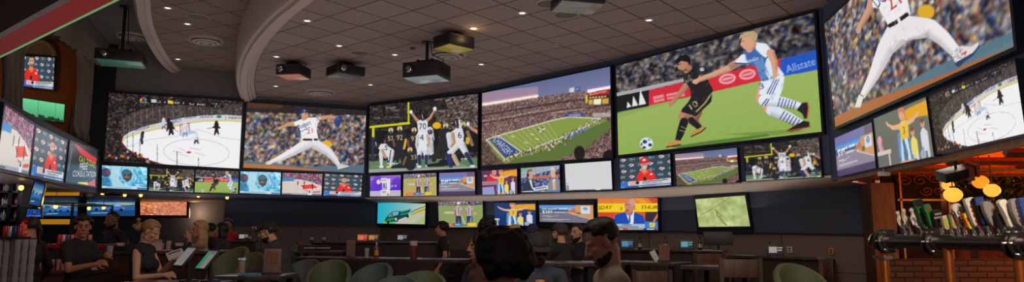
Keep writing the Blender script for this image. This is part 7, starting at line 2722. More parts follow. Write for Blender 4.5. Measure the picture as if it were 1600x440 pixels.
def earring(t, J, Hh, HR, arm):
    for s in (-1, 1):
        mb = MB()
        pts = [Hh(s * .088, -.004 + .022 * math.sin(a), -.062 + .022 * math.cos(a)) for a in np.linspace(0, 2 * PI, 17)]
        mb.tube(pts, .0028, 6); mb.build('hoop_earring', mat('earring_metal', srgb(220, 180, 120), .25, 1.0), t)


def straps(t, J, Hh, HR, arm):
    earring(t, J, Hh, HR, arm)


def undershirt(t, J, Hh, HR, arm):
    mb = MB()
    mb.prism([J(-.07, .118, 1.38), J(.07, .118, 1.38), J(.03, .138, 1.20), J(-.03, .138, 1.20)], Vector((0, .012, 0)))
    mb.build('undershirt', mat('tropical_print', srgb(196, 130, 60), .8, vary=.6, scale=25), t)
    for s in (-1, 1):
        mb = MB(); mb.prism([J(s * .02, .128, 1.43), J(s * .10, .09, 1.44), J(s * .11, .11, 1.36), J(s * .05, .138, 1.33)], Vector((0, .012, .004))); mb.build('collar', CM['denim'], t)


capm = {k: mat('cap_%s' % k, srgb(*v), .8, vary=.1, scale=50) for k, v in {'black': (36, 35, 36), 'purple': (52, 50, 84), 'grey': (58, 57, 58), 'dark': (24, 23, 26)}.items()}
L = -PI / 2
person(47, 337.5, 8.0, PI / 2 + .1, 'person in black with a ponytail, lit red, facing left behind the stacked glasses', 'light', 'black', 'long', 'black', ('tail', 'dark'), near=True)
person(131, 337, 7.8, -1.75, 'person in a black shirt at the bar holding a glass, short dark hair', 'tan', 'black', 'short', 'black', ('thick', 'black'), hyaw=-.75, arms=((-.05, .33, 1.27), (.14, .34, 1.2)), near=True, curl=.8)
person(176, 329.5, 10.6, PI - .5, 'person in black with a beard standing behind the bar, below the blue car screen', 'brown', 'black', 'long', 'black', ('buzz', 'black'), beard='full', hpitch=.2)
person(237, 343, 7.2, L + .08, 'person in a black tank top with a curly bun and hoop earring, looking down', 'light', 'black', 'none', 'black', ('bun', 'darkblond'), lean=.12, hpitch=.42, arms=((-.04, .34, 1.28), (.12, .32, 1.14)), female=True, near=True, extra=straps, curl=.75)
person(312, 346, 10.4, 2.05, 'person with long blond hair in a cream top, hand at the chin', 'light', 'cream', 'long', 'black', ('long', 'blond'), seated=True, arms=((.03, .145, 1.46), (.16, .46, 1.22)), female=True, voxel=.007, hpitch=.1, near=True)
person(328, 349, 12.6, 1.7, 'person in dark clothes half hidden behind the blond one', 'tan', 'black', 'long', 'black', ('short', 'black'), seated=True)
person(346, 349, 11.9, PI / 2 + .15, 'person with short dark hair facing left, beside the lower wall\'s end', 'pink', 'charcoal', 'long', 'black', ('bob', 'dark'), seated=True, female=True)
person(356, 341, 14.6, PI, 'person in a bright red shirt far off in the foyer doorway', 'tan', 'brightred', 'short', 'black', ('short', 'black'))
person(419, 348, 8.6, PI / 2 + .15, 'person in a black cap and dark shirt leaning forward, facing left', 'light', 'charcoal', 'long', 'black', ('short', 'dark'), seated=True, lean=.38, hpitch=-.2, beard='stubble', cap=(capm['black'], 1), arms=((-.1, .50, 1.02), (.12, .48, 1.02)), near=True)
person(690, 346.5, 12.6, PI / 2, 'person in a black T-shirt alone by the wall below the referees, facing left', 'pink', 'black', 'short', 'black', ('thick', 'black'))
person(763, 342.5, 10.2, L - .15, 'person with bushy curly black hair and black jacket, facing right', 'tan', 'black', 'long', 'black', ('curly', 'black'), near=True)
person(748, 366, 6.3, 2.15, 'person with close-cropped hair lit orange, partly behind the big foreground head', 'brown', 'black', 'long', 'black', ('buzz', 'black'), seated=True, near=True)
person(806, 351, 9.5, L + .15, 'person with short blond hair in an olive shirt, facing right', 'pink', 'olive', 'short', 'black', ('fade', 'blond'), near=True)
person(832, 350.5, 10.0, PI - .35, 'person in a purple cap and dark red shirt looking down', 'tan', 'red', 'short', 'black', ('short', 'dark'), hpitch=.45, cap=(capm['purple'], 1), arms=((-.10, .34, 1.22), (.06, .36, 1.2)), voxel=.007, near=True)
person(901, 349, 9.2, 2.35, 'person in a black T-shirt with a dark beard and bare forearm, facing left', 'light', 'black', 'short', 'black', ('short', 'dark'), beard='full', arms=((-.06, .36, 1.20), (.14, .40, 1.1)), near=True)
person(874, 348.5, 8.5, .85, 'person in a black T-shirt and grey cap seen from behind', 'light', 'black', 'short', 'black', ('short', 'brown'), beard='full', cap=(capm['grey'], 1), arms=((-.12, .42, 1.15), (.2, .34, 1.1)), near=True)
person(840, 368, 5.7, PI + .12, 'person in a dark cap and denim jacket facing the camera, looking down', 'dark', 'denim', 'long', 'black', ('buzz', 'black'), seated=True, hpitch=.3, hyaw=.15, cap=(capm['dark'], 1), jacket=True, near=True, extra=undershirt, glasses=True, beard='stubble')
person(940, 346, 3.85, PI / 2 + .08, 'person in a beige T-shirt in the foreground, bearded profile looking down', 'pink', 'beige', 'short', 'jeans', ('fade', 'dark'), seated=True, hpitch=.38, lean=.06, beard='stubble', near=True)
person(776, 368, 2.45, .95, 'person with thick dark hair close in the foreground, head seen from behind', 'pink', 'charcoal', 'long', 'jeans', ('thick', 'black'), seated=True, near=True)

# ------------------------------------------------------------------ the bar at the left: counters, glasses, terminals
def counter(x0, x1, y0, y1, top, label, name='bar_counter', mtop=None, group=None):
    t = thing(name, ((x0 + x1) / 2, (y0 + y1) / 2, 0), 0, label, 'counter', group)
    mb = MB(); mb.box((0, 0, top - .025), (x1 - x0, y1 - y0, .05), bevel=.01); mb.build('counter_top', mtop or M['wood_table'], t)
    mb = MB(); mb.box((0, 0, (top - .05) / 2), (x1 - x0 - .1, y1 - y0 - .1, top - .05))
    n = max(2, int((x1 - x0) / .6))
    for k in range(n):
        mb.box((-(x1 - x0) / 2 + (k + .5) * (x1 - x0) / n, -(y1 - y0) / 2 + .045, (top - .05) / 2), ((x1 - x0) / n - .12, .02, top - .3))
    mb.build('counter_front', M['wood_dark'], t)
    return t


Yg = 7.3
cz = .93
counter(atY(-70, 400, Yg).x, atY(66, 400, Yg).x, Yg - .35, Yg + .3, cz, 'dark bar counter at the far left under the stacked glasses')


def make_pint():
    mb = MB()
    mb.lathe([(.0005, .0), (.026, .0), (.028, .01), (.034, .118), (.035, .128), (.033, .128), (.031, .1), (.026, .014), (.0005, .012)], seg=18)
    o = mb.build('pint_glass', M['frost'])
    return tag(o, 'x', 'glass')


p0 = make_pint()
rown = ('bottom', 'second lowest', 'second highest', 'top')
coln = ('leftmost', 'second from left', 'third from left', 'third from right', 'second from right', 'rightmost')
first = True
cols = [-2, 7.5, 17, 26.5, 36, 45.5]
for c_, px in enumerate(cols):
    x = atY(px, 400, Yg).x
    for r_ in range(4):
        lab = 'pint glass %s in its stack, %s front stack at the far left' % (rown[r_], coln[c_])
        loc = (x, Yg + .02 * ((c_ * 7) % 3), cz + r_ * .1285)
        if first:
            o = p0; o.location = loc; o['label'] = lab; first = False
        else:
            o = dup(p0, loc, c_, lab)
        o['group'] = 'stacked pint glasses at the far left'
# second row of stacks behind
p1 = None
for c_, px in enumerate((3, 12.5, 22, 31.5, 41)):
    x = atY(px, 400, Yg + .1).x
    for r_ in range(4):
        lab = 'clear pint glass in the back row of stacks at the far left'
        o = dup(p0, (x, Yg + .13, cz + r_ * .1285), c_, lab, 'pint glasses in the back row of stacks')
# coloured cans on a tray above the stacks
tz = cz + 4 * .1285
t = thing('tray', (atY(12, 372, Yg).x, Yg + .06, tz + .002), 0, 'small dark tray on top of the stacked glasses', 'tray')
mb = MB(); mb.box((0, 0, .006), (.26, .2, .012), bevel=.004); mb.build('base', M['black'], t)
mb = MB(); mb.box((0, .1, .014), (.26, .008, .024)); mb.box((0, -.1, .014), (.26, .008, .024)); mb.box((.13, 0, .014), (.008, .208, .024)); mb.box((-.13, 0, .014), (.008, .208, .024)); mb.build('rim', M['black'], t)
canm = [('red', (190, 40, 44)), ('white', (190, 186, 190)), ('blue', (50, 60, 140)), ('pale red', (170, 70, 70))]
for k, (n_, c) in enumerate(canm):
    t = thing('drink_can', (atY(1 + 7.6 * k, 372, Yg).x, Yg + .06, tz + .016), 0, '%s can on the tray above the stacked glasses' % n_, 'can', 'cans above the stacked glasses')
    m_ = mat('can_%d' % k, srgb(*c), .3, .5, vary=.1)
    mb = MB(); mb.lathe([(.0005, 0), (.022, 0), (.025, .008), (.025, .112), (.021, .12), (.0005, .12)], seg=16); mb.build('can_body', m_, t)
    mb = MB(); mb.lathe([(.021, .12), (.0215, .124), (.018, .122), (.0005, .121)], seg=16); mb.build('can_lid', M['chrome'], t)

# back counter with a raised shelf, glasses below, cans above
Yb = 8.8
xb0, xb1 = atY(58, 400, Yb).x, atY(158, 400, Yb).x
zb0 = atY(90, 420.5, Yb).z
zb1 = atY(90, 381, Yb).z
t = thing('back_counter', ((xb0 + xb1) / 2, Yb, 0), 0, 'dark back counter with a red-edged raised shelf behind the bartenders', 'counter')
wv = xb1 - xb0
mb = MB(); mb.box((0, .1, zb0 - .025), (wv, .6, .05), bevel=.008); mb.build('counter_top', M['wood_dark'], t)
mb = MB(); mb.box((0, .1, (zb0 - .05) / 2), (wv - .06, .5, zb0 - .05)); mb.build('cabinet', M['wood_dark'], t)
mb = MB(); mb.box((0, .2, zb1 - .02), (wv, .3, .04), bevel=.006); mb.build('raised_shelf', M['wood_dark'], t)
mb = MB(); mb.box((0, .045, zb1 - .03), (wv, .012, .03)); mb.build('shelf_edge', M['cherry'], t)
for q in (-1, 1):
    mb = MB(); mb.box((q * (wv / 2 - .05), .2, (zb0 + zb1 - .04) / 2), (.04, .26, zb1 - .04 - zb0)); mb.build('shelf_support', M['wood_dark'], t)
for k in range(9):
    dup(p0, (xb0 + .1 + k * .078, Yb - .1 + .03 * (k % 2), zb0), k, 'clear glass on the back counter under the red-edged shelf', 'glasses under the back counter shelf')
for k in range(8):
    n_, c = (('red', (190, 60, 60)), ('white', (196, 190, 190)), ('blue', (70, 80, 140)), ('tan', (170, 130, 90)))[k % 4]
    tt = thing('drink_can', (xb0 + .16 + k * .056, Yb + .16, zb1), 0, '%s can in the row on the red-edged back shelf' % n_, 'can', 'cans on the red-edged shelf')
    mb = MB(); mb.lathe([(.0005, 0), (.022, 0), (.025, .008), (.025, .112), (.021, .12), (.0005, .12)], seg=14); mb.build('can_body', mat('shelf_can_%d' % k, srgb(*c), .3, .4, vary=.1), tt)
    mb = MB(); mb.lathe([(.021, .12), (.0215, .124), (.018, .122), (.0005, .121)], seg=14); mb.build('can_lid', M['chrome'], tt)
# white carton and glass beside the dark-shirted bartender
gp = atY(131, 337, 7.8) + Vector((.338, -.03, 0)); gp.z = 1.222
o = dup(p0, (gp.x, gp.y, gp.z + .02), 0, 'glass in the hand of the bartender in the black shirt', None)
if 'group' in o:
    del o['group']
t = thing('carton', (atY(150, 398, 8.7).x, 8.7 - .05, zb0), .2, 'small white carton on the back counter beside the held glass', 'carton')
mb = MB(); mb.box((0, 0, .1), (.1, .08, .2), bevel=.004); mb.build('box_body', M['paper'], t)
mb = MB(); mb.prism([(-.05, -.04, .2), (.05, -.04, .2), (.05, 0, .235), (-.05, 0, .235)], (0, .004, 0)); mb.prism([(-.05, .04, .2), (.05, .04, .2), (.05, 0, .235), (-.05, 0, .235)], (0, .004, 0)); mb.build('top_flaps', M['paper'], t)

# the bar where the person with the bun works
Yw = 6.55
zw = 1.06
counter(atY(196, 430, Yw).x, atY(352, 430, Yw).x, Yw - .35, Yw + .25, zw, 'dark bar counter carrying the two payment terminals')


def terminal(px, py, w, h, arr, yaw, label):
    c = atY(px, py, Yw)
    t = thing('payment_terminal', (c.x, Yw, zw), yaw, label, 'terminal', 'payment terminals on the bar')
    tl = math.radians(38)
    rx = Matrix.Rotation(-tl, 3, 'X')
    cz_ = c.z - zw
    mb = MB(); mb.box((0, .012, cz_), (w + .03, .022, h + .03), None, bevel=.006)
    bmesh.ops.rotate(mb.bm, cent=(0, 0, cz_), matrix=rx, verts=mb.bm.verts[:]); mb.build('case', M['black'], t)
    q = [Vector((0, 0, cz_)) + rx @ Vector(v) for v in ((-w / 2, -.002, h / 2), (w / 2, -.002, h / 2), (w / 2, -.002, -h / 2), (-w / 2, -.002, -h / 2))]
    picture([tuple(p) for p in q], arr, 'picture', t)
    mb = MB(); mb.cyl((0, .05, 0), (0, .03, cz_ - .02), .025, .02, 12); mb.lathe([(.0005, 0), (.09, 0), (.09, .012), (.03, .022), (.0005, .024)], (0, .05, 0)); mb.build('stand', M['black'], t)
    return t


pt1 = Pic(40, 40, None, 60, (118, 112, 110)); pt1.poly([(0, 0), (100, 0), (100, 8), (0, 8)], (90, 86, 88)); pt1.grain(None, 2)
for k in range(6):
    pt1.line([(10, 18 + k * 12), (80, 18 + k * 12)], 2, (104, 98, 98))
pt2 = Pic(40, 40, None, 61, (120, 116, 100)); pt2.poly([(0, 0), (45, 0), (45, 100), (0, 100)], (40, 120, 100)); pt2.poly([(45, 8), (90, 8), (90, 22), (45, 22)], (90, 90, 110)); pt2.poly([(0, 0), (100, 0), (100, 8), (0, 8)], (80, 84, 84))
terminal(289, 400, .19, .20, pt1.out(), -.75, 'payment terminal with a plain grey screen, tilted, in front of the blond person')
terminal(323, 405, .19, .20, pt2.out(), -.75, 'payment terminal with a half green screen, right of the plain grey one')
# paper check in the hands of the person with the bun
c = atY(274, 397, 6.75)
t = thing('menu_card', c, .2, 'white menu card held by the person with the bun', 'menu')
mb = MB(); mb.box((0, 0, 0), (.15, .006, .11), Matrix.Rotation(-.8, 3, 'X') @ Matrix.Rotation(-.5, 3, 'Y'), bevel=.001); mb.build('card', M['paper'], t)
mb = MB(); mb.box(Matrix.Rotation(-.8, 3, 'X') @ Matrix.Rotation(-.5, 3, 'Y') @ Vector((0, -.004, .03)), (.11, .002, .012), Matrix.Rotation(-.8, 3, 'X') @ Matrix.Rotation(-.5, 3, 'Y')); mb.build('print_band', M['black'], t)

# guest side of the bar
Yq = 9.5
zq2 = 1.28
counter(atY(176, 388, Yq).x, atY(352, 388, Yq).x, Yq - .2, Yq + .25, zq2, 'raised guest bar between the bun-haired worker and the blond guest')
for px, lab, kind in ((248, 'white straw holder box on the guest bar, right of the bun-haired person', 'box'), (266, 'slim clear cup on the guest bar beside the white straw box', 'cup'), (288, 'dark napkin caddy on the guest bar before the blond person', 'caddy'), (196, 'dark drinks caddy on the guest bar behind the curly bun', 'caddy')):
    loc = (atY(px, 388, Yq).x, Yq - .05, zq2)
    if kind == 'cup':
        o = dup(p0, loc, 0, lab, None)
        if 'group' in o:
            del o['group']
        continue
    t = thing('straw_holder' if kind == 'box' else 'napkin_caddy', loc, .2, lab, kind)
    if kind == 'box':
        mb = MB(); mb.prism([(-.07, -.05, 0), (.07, -.05, 0), (.08, -.055, .1), (-.08, -.055, .1)], (0, .1, 0)); mb.build('holder', M['paper'], t)
        for k in range(9):
            mb = MB(); mb.cyl((-.055 + .013 * k, 0, .05), (-.06 + .0145 * k, .01 * (k % 3 - 1), .14 + .01 * (k % 2)), .003, .003, 6); mb.build('straw', M['white'], t)
    else:
        mb = MB(); mb.box((0, 0, .01), (.2, .14, .02), bevel=.004); mb.box((0, .065, .06), (.2, .01, .1)); mb.box((-.095, 0, .05), (.01, .14, .08)); mb.box((.095, 0, .05), (.01, .14, .08)); mb.box((0, -.06, .035), (.2, .01, .05)); mb.build('tray', M['black'], t)
        mb = MB(); mb.box((-.04, 0, .06), (.09, .1, .08), bevel=.004); mb.build('napkins', M['paper'], t)
        mb = MB(); mb.lathe([(.0005, .02), (.02, .02), (.022, .1), (.01, .13), (.01, .15), (.0005, .15)], (.05, 0, 0), 12); mb.build('sauce_bottle', M['black'], t)

# ------------------------------------------------------------------ the lounge: booths, dividers, high tables, chairs
def booth(i, a, b, label):
    n = seg_n(i)
    d = (b - a)
    L_ = d.length
    d.normalize()
    c = (a + b) / 2 + n * .45
    t = thing('booth_bench', (c.x, c.y, 0), math.atan2(d.y, d.x), label, 'bench', 'booth benches along the walls')
    s = 1 if (Matrix.Rotation(-math.atan2(d.y, d.x), 3, 'Z') @ n).y > 0 else -1
    mb = MB(); mb.box((0, 0, .24), (L_, .5, .42)); mb.build('base', M['wood_dark'], t)
    mb = MB(); mb.box((0, 0, .50), (L_, .54, .12), bevel=.03); mb.build('seat_cushion', M['black'], t)
    mb = MB(); mb.box((0, -s * .2, .84), (L_, .14, .56), bevel=.04)
    mb.build('backrest', M['wood_dark'], t)


for i, lab in ((0, 'dark booth bench along the left part of the lower wall'), (1, 'dark booth bench under the green car and referee televisions'), (2, 'dark booth bench under the yellow banner television'), (3, 'dark booth bench along the right lower wall')):
    a, b = LOWP[i], LOWP[i + 1]
    booth(i, a.lerp(b, .12), a.lerp(b, .88), lab)


def divider(px0, px1, Y0, Y1, ytop, label):
    a, b = atY(px0, ytop, Y0), atY(px1, ytop, Y1)
    d = Vector((b.x - a.x, b.y - a.y, 0))
    z = (a.z + b.z) / 2
    t = thing('divider', ((a.x + b.x) / 2, (a.y + b.y) / 2, 0), math.atan2(d.y, d.x), label, 'divider', 'half-height dividers in the lounge')
    mb = MB(); mb.box((0, 0, (z - .04) / 2), (d.length, .12, z - .04))
    mb.build('panel', M['wood_dark'], t)
    mb = MB(); mb.box((0, 0, z - .02), (d.length + .06, .3, .04), bevel=.008); mb.build('ledge', M['wood_table'], t)
    return a, b, z


def on_div(D, px):
    a, b, z = D
    lo, hi = 0.0, 1.0
    for _ in range(30):
        m_ = (lo + hi) / 2
        if project(Vector((a.x + (b.x - a.x) * m_, a.y + (b.y - a.y) * m_, z)))[0] < px:
            lo = m_
        else:
            hi = m_
    return Vector((a.x + (b.x - a.x) * lo, a.y + (b.y - a.y) * lo, z))


D1 = divider(470, 700, 13.4, 13.4, 377, 'dark half-height divider in the lounge below the green car television')
D0 = divider(363, 398, 14.2, 14.2, 375, 'short dark divider behind the person in the black cap')
D2 = divider(972, 1130, 11.2, 10.4, 389, 'dark half-height divider in the lounge right of the bearded foreground person')
D3 = divider(1150, 1282, 9.9, 9.0, 399, 'dark half-height divider near the white wall plate at right')


def pic_tab(c1, c2, seed):
    p = Pic(24, 16, None, seed, c1)
    p.poly([(8, 20), (60, 20), (60, 80), (8, 80)], c2, .8)
    p.line([(66, 30), (94, 30)], 8, c2); p.line([(66, 55), (90, 55)], 8, c2)
    return p.out()


TB = [(D1, 566, (150, 56, 40), (220, 120, 90), 'small tabletop tablet with a glowing red screen on the divider'), (D1, 583, (60, 50, 50), (220, 140, 60), 'small tabletop tablet with an orange screen beside the brown bottle'), (D1, 628, (20, 20, 24), (170, 170, 176), 'small tabletop tablet with a white pattern below the green car television'), (D0, 380, (20, 20, 22), (170, 176, 170), 'small tabletop tablet with pale marks behind the person in the black cap'), (D2, 980, (30, 50, 70), (90, 150, 180), 'small tabletop tablet with a blue screen beside the bearded profile'), (D2, 1073, (24, 40, 46), (110, 170, 180), 'small tabletop tablet with a cyan screen below the green map television'), (D3, 1212, (24, 22, 22), (190, 176, 170), 'small tabletop tablet with a white screen near the wall plate')]
for D, px, c1, c2, lab in TB:
    p = on_div(D, px)
    t = thing('tablet', (p.x, p.y, p.z), math.atan2(-p.x, p.y) * .8, lab, 'tablet', 'tabletop tablets in the lounge')
    w, h = .19, .12
    mb = MB(); mb.box((0, .012, h / 2 + .02), (w + .03, .02, h + .03), bevel=.006); mb.build('case', M['black'], t)
    picture([(-w / 2, -.002, h + .02), (w / 2, -.002, h + .02), (w / 2, -.002, .02), (-w / 2, -.002, .02)], pic_tab(c1, c2, int(px)), 'picture', t)
    mb = MB(); mb.box((0, .05, .01), (.14, .1, .016), bevel=.004); mb.prism([(-.05, .02, .015), (-.05, .09, .015), (-.05, .02, .1)], (.1, 0, 0)); mb.build('stand', M['black'], t)
# sauce bottles on the dividers
sb = None
for D, px, lab in ((D1, 487, 'dark sauce bottle on the divider, left one of a pair'), (D1, 506, 'dark sauce bottle on the divider, right one of a pair'), (D2, 1000, 'dark sauce bottle on the divider right of the blue tablet'), (D2, 1040, 'dark sauce bottle above the plain menu box'), (D3, 1204, 'dark sauce bottle beside the white-screened tablet'), (D0, 390, 'dark sauce bottle behind the person in the black cap'), (D2, 1094, 'dark sauce bottle left of the monitor back')):
    p = on_div(D, px)
    if sb is None:
        sb = thing('sauce_bottle', p, 0, lab, 'bottle', 'sauce bottles on the dividers')
        mb = MB(); mb.lathe([(.0005, 0), (.03, 0), (.032, .01), (.032, .1), (.014, .14), (.013, .16)], seg=14); mb.build('bottle_body', mat('sauce_bottle_glass', srgb(40, 26, 22), .2), sb)
        mb = MB(); mb.lathe([(.016, .16), (.016, .19), (.006, .2), (.0005, .2)], seg=12); mb.build('bottle_cap', M['black'], sb)
        mb = MB(); mb.lathe([(.0325, .03), (.0325, .085)], seg=14); mb.build('paper_label', M['paper'], sb)
    else:
        dup(sb, p, 0, lab)
# back of a cash-desk monitor
p = on_div(D2, 1128)
t = thing('monitor', (p.x - .05, p.y, p.z - .002), -.3, 'back of a dark monitor standing on the right divider below the map television', 'monitor')
mb = MB(); mb.box((0, 0, .17), (.42, .03, .2), bevel=.008); mb.build('case', M['black'], t)
mb = MB(); mb.cyl((0, .02, .01), (0, .02, .12), .02, .02, 10); mb.box((0, .02, .008), (.18, .13, .014), bevel=.004); mb.build('stand', M['black_metal'], t)


def high_table(px0, px1, Y0, Y1, py, depth, label, top_m=None):
    a = atY(px0, py, Y0)
    b = atY(px1, py, Y1)
    d = Vector((b.x - a.x, b.y - a.y, 0))
    z = (a.z + b.z) / 2
    ang = math.atan2(d.y, d.x)
    t = thing('high_table', ((a.x + b.x) / 2, (a.y + b.y) / 2, 0), ang, label, 'table', 'high tables in the lounge')
    L_ = d.length
    mb = MB(); mb.box((0, 0, z - .022), (L_, depth, .044), bevel=.008); mb.build('table_top', top_m or M['wood_table'], t)
    for q in (-1, 1):
        for r_ in (-1, 1):
            mb = MB(); mb.box((q * (L_ / 2 - .07), r_ * (depth / 2 - .06), (z - .044) / 2), (.06, .06, z - .044)); mb.build('leg', M['black_metal'], t)
    mb = MB(); mb.box((0, 0, .22), (L_ - .14, .04, .04)); mb.build('foot_rail', M['black_metal'], t)
    return a, b, z


T1 = high_table(480, 735, 10.4, 9.2, 402, .5, 'long high table in the middle with the bottle and copper tumbler on it')
T2 = high_table(466, 540, 12.3, 12.3, 391, .6, 'high table behind the green chairs, left of the long one')
T3 = high_table(352, 452, 7.2, 7.2, 428, .6, 'high table at lower left with the beer glass on it')
T4 = high_table(470, 560, 6.2, 6.0, 446, .6, 'high table at the bottom edge, left of centre')
T5 = high_table(962, 1068, 9.6, 9.0, 408, .55, 'high table right of the bearded foreground person, with a menu box')
T6 = high_table(1082, 1160, 8.2, 7.8, 414, .6, 'dark high table right of the plain menu box')
T7 = high_table(846, 930, 7.2, 7.2, 408, .5, 'dark high table behind the denim-jacketed person')


def on_t(T, px, off=0.0):
    p = on_div(T, px)
    return Vector((p.x, p.y + off, p.z))


# things on the tables
p = on_t(T1, 573)
o = dup(p0, p, 0, 'clear plastic cup on the long high table beside the bottle')
if 'group' in o:
    del o['group']
p = on_t(T1, 588)
t = thing('beer_bottle', p, 0, 'brown beer bottle with an amber label on the long high table', 'bottle')
mb = MB(); mb.lathe([(.0005, 0), (.03, 0), (.031, .01), (.031, .12), (.014, .17), (.013, .225), (.015, .228), (.015, .235), (.0005, .235)], seg=16); mb.build('glass_body', mat('brown_beer_glass', srgb(110, 60, 24), .15), t)
mb = MB(); mb.lathe([(.0318, .03), (.0318, .1)], seg=16); mb.build('paper_label', mat('amber_label', srgb(206, 150, 40), .6), t)
mb = MB(); mb.lathe([(.014, .175), (.0145, .215)], seg=16); mb.build('neck_label', M['paper'], t)
p = on_t(T1, 646)
t = thing('tumbler', p, 0, 'tall copper tumbler with a pale rim on the long high table', 'tumbler')
mb = MB(); mb.lathe([(.0005, 0), (.045, 0), (.048, .01), (.052, .17), (.0005, .17)], seg=20); mb.build('cup_body', mat('copper_tumbler', srgb(130, 70, 54), .35, .5), t)
mb = MB(); mb.lathe([(.0525, .17), (.053, .23), (.049, .235), (.049, .18)], seg=20); mb.build('rim', M['paper'], t)
for T, px, lab, w, h in ((T1, 548, 'upright brown menu box at the left end of the long high table', .12, .22), (T3, 425, 'upright brown menu box before the person in the black cap', .17, .24), (T5, 1038, 'upright plain menu box on the high table at right', .14, .2), (T2, 470, 'upright dark menu box on the high table behind the green chairs', .1, .16)):
    p = on_t(T, px)
    t = thing('menu_box', p, .12, lab, 'menu box', 'upright menu boxes on tables')
    mb = MB(); mb.box((0, 0, .012), (w + .02, .1, .024), bevel=.004); mb.build('base', M['wood_dark'], t)
    mb = MB(); mb.box((0, 0, h / 2 + .02), (w, .035, h), bevel=.004); mb.build('panel', mat('menu_box_%d' % px, srgb(112, 88, 82) if px != 470 else srgb(60, 54, 52), .6), t)
    mb = MB(); mb.box((0, -.019, h / 2 + .05), (w * .7, .004, h * .5)); mb.build('print', M['wood'], t)
# salt, phone stand, trays
p = on_t(T5, 1022, -.05)
t = thing('phone', (p.x, p.y, p.z), -.3, 'pale phone propped on the high table left of the plain menu box', 'phone')
mb = MB(); mb.box((0, 0, .075), (.075, .009, .15), Matrix.Rotation(-.5, 3, 'Y'), bevel=.003); mb.build('case', M['white'], t)
mb = MB(); mb.box((.02, .03, .02), (.08, .06, .04)); mb.build('stand', M['black'], t)
for k, (px, lab) in enumerate(((486, 'stack of dark trays with pale edges on the table behind the green chairs, left pile'), (506, 'stack of dark trays with pale edges on the table behind the green chairs, right pile'))):
    p = on_t(T2, px)
    t = thing('tray_stack', p, 0, lab, 'trays', 'tray piles')
    for j in range(3):
        mb = MB(); mb.box((0, 0, .012 + .036 * j), (.2 - .01 * j, .2, .022), bevel=.004); mb.build('tray', M['black'] if j % 2 == 0 else M['paper'], t)
p = on_t(T3, 377)
t = thing('beer_glass', p, 0, 'glass of yellow beer on the lower left high table', 'glass')
mb = MB(); mb.lathe([(.0005, .0), (.03, .0), (.032, .01), (.04, .16), (.042, .165), (.039, .165), (.03, .015), (.0005, .012)], seg=20); mb.build('glass', M['glass'], t)
mb = MB(); mb.lathe([(.0005, .014), (.029, .016), (.037, .13), (.0005, .13)], seg=20); mb.build('beer', mat('yellow_beer', srgb(214, 150, 30), .2), t)
mb = MB(); mb.lathe([(.0005, .13), (.037, .13), (.0375, .148), (.0005, .152)], seg=20); mb.build('foam', M['paper'], t)
p = on_t(T3, 394, -.1)
t = thing('napkin', (p.x, p.y, p.z), .3, 'blue folded napkin beside the beer glass', 'napkin')
mb = MB(); mb.box((0, 0, .006), (.18, .14, .01), bevel=.003); mb.box((.02, .01, .014), (.14, .1, .008), Matrix.Rotation(.1, 3, 'Z'), bevel=.002); mb.build('cloth', mat('blue_napkin', srgb(70, 120, 150), .8), t)


# green bar chairs
def make_chair(m, h):
    t = thing('bar_chair', (0, 0, 0), 0, 'x', 'chair')
    r = .25
    for nm, zlo_, zhi_, thick in (('backrest', .62, h, .05),):
        mb = MB()
        rows = []
        N = 20
        for k in range(N + 1):
            a = -PI * .08 + (PI * 1.16) * k / N
            f = math.sin(max(0, min(1, (a + PI * .08) / (PI * 1.16))) * PI)
            top = zlo_ + .16 + (zhi_ - zlo_ - .16) * (f ** .55)
            col = []
            for (rr_, zz) in ((r, zlo_), (r + .03, (zlo_ + top) / 2), (r + .035, top - .03), (r + .015, top), (r - .02, top - .01), (r - .03, (zlo_ + top) / 2), (r - .035, zlo_)):
                col.append(mb.bm.verts.new((rr_ * math.cos(a), -rr_ * math.sin(a), zz)))
            rows.append(col)
        for k in range(N):
            for j in range(7):
                mb.bm.faces.new((rows[k][j], rows[k + 1][j], rows[k + 1][(j + 1) % 7], rows[k][(j + 1) % 7])).smooth = True
        mb.bm.faces.new(rows[0][::-1]); mb.bm.faces.new(rows[-1])
        mb.build(nm, m, t)
    mb = MB(); mb.lathe([(.0005, .60), (.2, .60), (.235, .63), (.24, .68), (.2, .715), (.0005, .72)], seg=24); mb.build('seat', m, t)
    for sx in (-1, 1):
        for sy in (-1, 1):
            mb = MB(); mb.cyl((sx * .16, sy * .16, .61), (sx * .22, sy * .22, 0), .02, .014, 10); mb.build('leg', M['wood_dark'], t)
    mb = MB(); mb.tube([(-.2, -.2, .25), (.2, -.2, .25), (.2, .2, .25), (-.2, .2, .25), (-.2, -.2, .25)], .011, 8); mb.build('foot_rail', M['black_metal'], t)
    return t


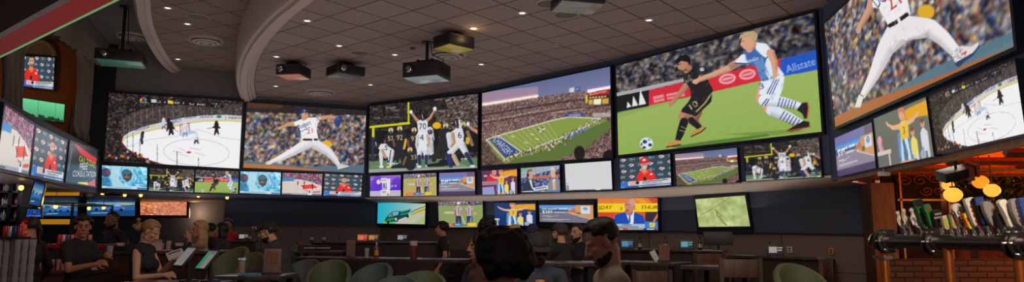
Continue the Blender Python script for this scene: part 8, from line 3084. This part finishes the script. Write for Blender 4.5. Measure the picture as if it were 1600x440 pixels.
CH = [(352, 385, 8.4, 2.6, 'g', 'pale green bar chair right of the two payment terminals'), (382, 394, 9.4, 2.9, 'g', 'pale green bar chair behind the beer glass'), (403, 397.5, 10.4, 2.5, 't', 'grey-green bar chair hidden behind the person in the black cap'),
      (468, 379.5, 12.9, 3.0, 'g', 'pale green bar chair far off by the lower wall, right of the capped person'), (470, 405, 9.4, 2.9, 't', 'grey-green bar chair, left of the pair before the long high table'), (513, 406, 8.7, 3.1, 'g', 'pale green bar chair, right of the pair before the long high table'),
      (576, 411, 8.2, 2.7, 't', 'grey-green bar chair below the clear cup and bottle'), (660, 424, 7.6, 3.2, 'g', 'pale green bar chair at the bottom below the copper tumbler'), (615, 432, 7.0, 3.0, 't', 'grey-green bar chair at the bottom edge, between two others'), (1257, 412, 6.6, 3.4, 'g', 'pale green bar chair in the lower right, below the white wall plate')]
proto = {}
for px, py, Y, yaw, k, lab in CH:
    p = atY(px, py, Y)
    h = p.z
    c = make_chair(M['green_up'] if k == 'g' else M['teal_up'], 1.1)
    c.scale = (1.0, 1.0, h / 1.1)
    c.location = (p.x, p.y, 0)
    c.rotation_euler = (0, 0, yaw)
    c['label'] = lab
    c['group'] = 'green bar chairs'


# dark wooden chairs at the right
brownp = wood_mat('brown_chair_back', srgb(66, 44, 36), srgb(84, 56, 46), .5)
def wood_chair(px, py, Y, yaw, label):
    p = atY(px, py, Y)
    h = p.z
    t = thing('wooden_bar_chair', (p.x, p.y, 0), yaw, label, 'chair', 'dark wooden bar chairs')
    mb = MB(); mb.box((0, 0, .74), (.42, .42, .05), bevel=.015); mb.build('seat', M['wood_dark'], t)
    for sx in (-1, 1):
        mb = MB(); mb.box((sx * .19, .19, .36), (.04, .04, .72)); mb.build('leg', M['wood_dark'], t)
        mb = MB(); mb.box((sx * .19, -.19, h / 2), (.04, .045, h)); mb.build('leg', M['wood_dark'], t)
    mb = MB(); mb.box((0, -.19, h - .1), (.34, .025, .18), bevel=.008); mb.build('back_panel', brownp, t)
    mb = MB(); mb.box((0, -.19, .92), (.34, .025, .05)); mb.build('back_rail', M['wood_dark'], t)
    mb = MB(); mb.box((0, .19, .28), (.34, .025, .03)); mb.build('stretcher', M['black_metal'], t)


wood_chair(1098, 394, 8.9, .15, 'dark wooden bar chair with a brown back panel, right of the plain menu box')
wood_chair(1150, 402, 7.2, -.1, 'dark wooden bar chair below the monitor back')
wood_chair(1010, 420, 7.4, .1, 'dark wooden bar chair at the bottom, right of the bearded foreground person')

# plates on the walls
def plate(i, px, py, w, h, m, label, kind='wall_plate', cat='socket'):
    n = seg_n(i)
    P0 = LOWP[i]
    p = at_plane(px, py, P0 + n * .045, n)
    t = thing(kind, p, math.atan2(n.y, n.x) + PI / 2, label, cat)
    mb = MB(); mb.box((0, 0, 0), (w, .02, h), bevel=.004); mb.build('plate', m, t)
    mb = MB(); mb.box((0, -.011, h * .18), (w * .45, .006, h * .22)); mb.box((0, -.011, -h * .18), (w * .45, .006, h * .22)); mb.build('socket_face', M['black'], t)


plate(3, 1234, 389.5, .085, .1, M['white'], 'white wall socket plate on the panelling at right')
plate(3, 1299, 392, .08, .1, mat('tan_plate', srgb(190, 150, 96), .5), 'tan wall plate on the panelling, near the wooden post')
plate(0, 397, 354.8, .11, .08, M['white'], 'white wall plate above the person in the black cap')
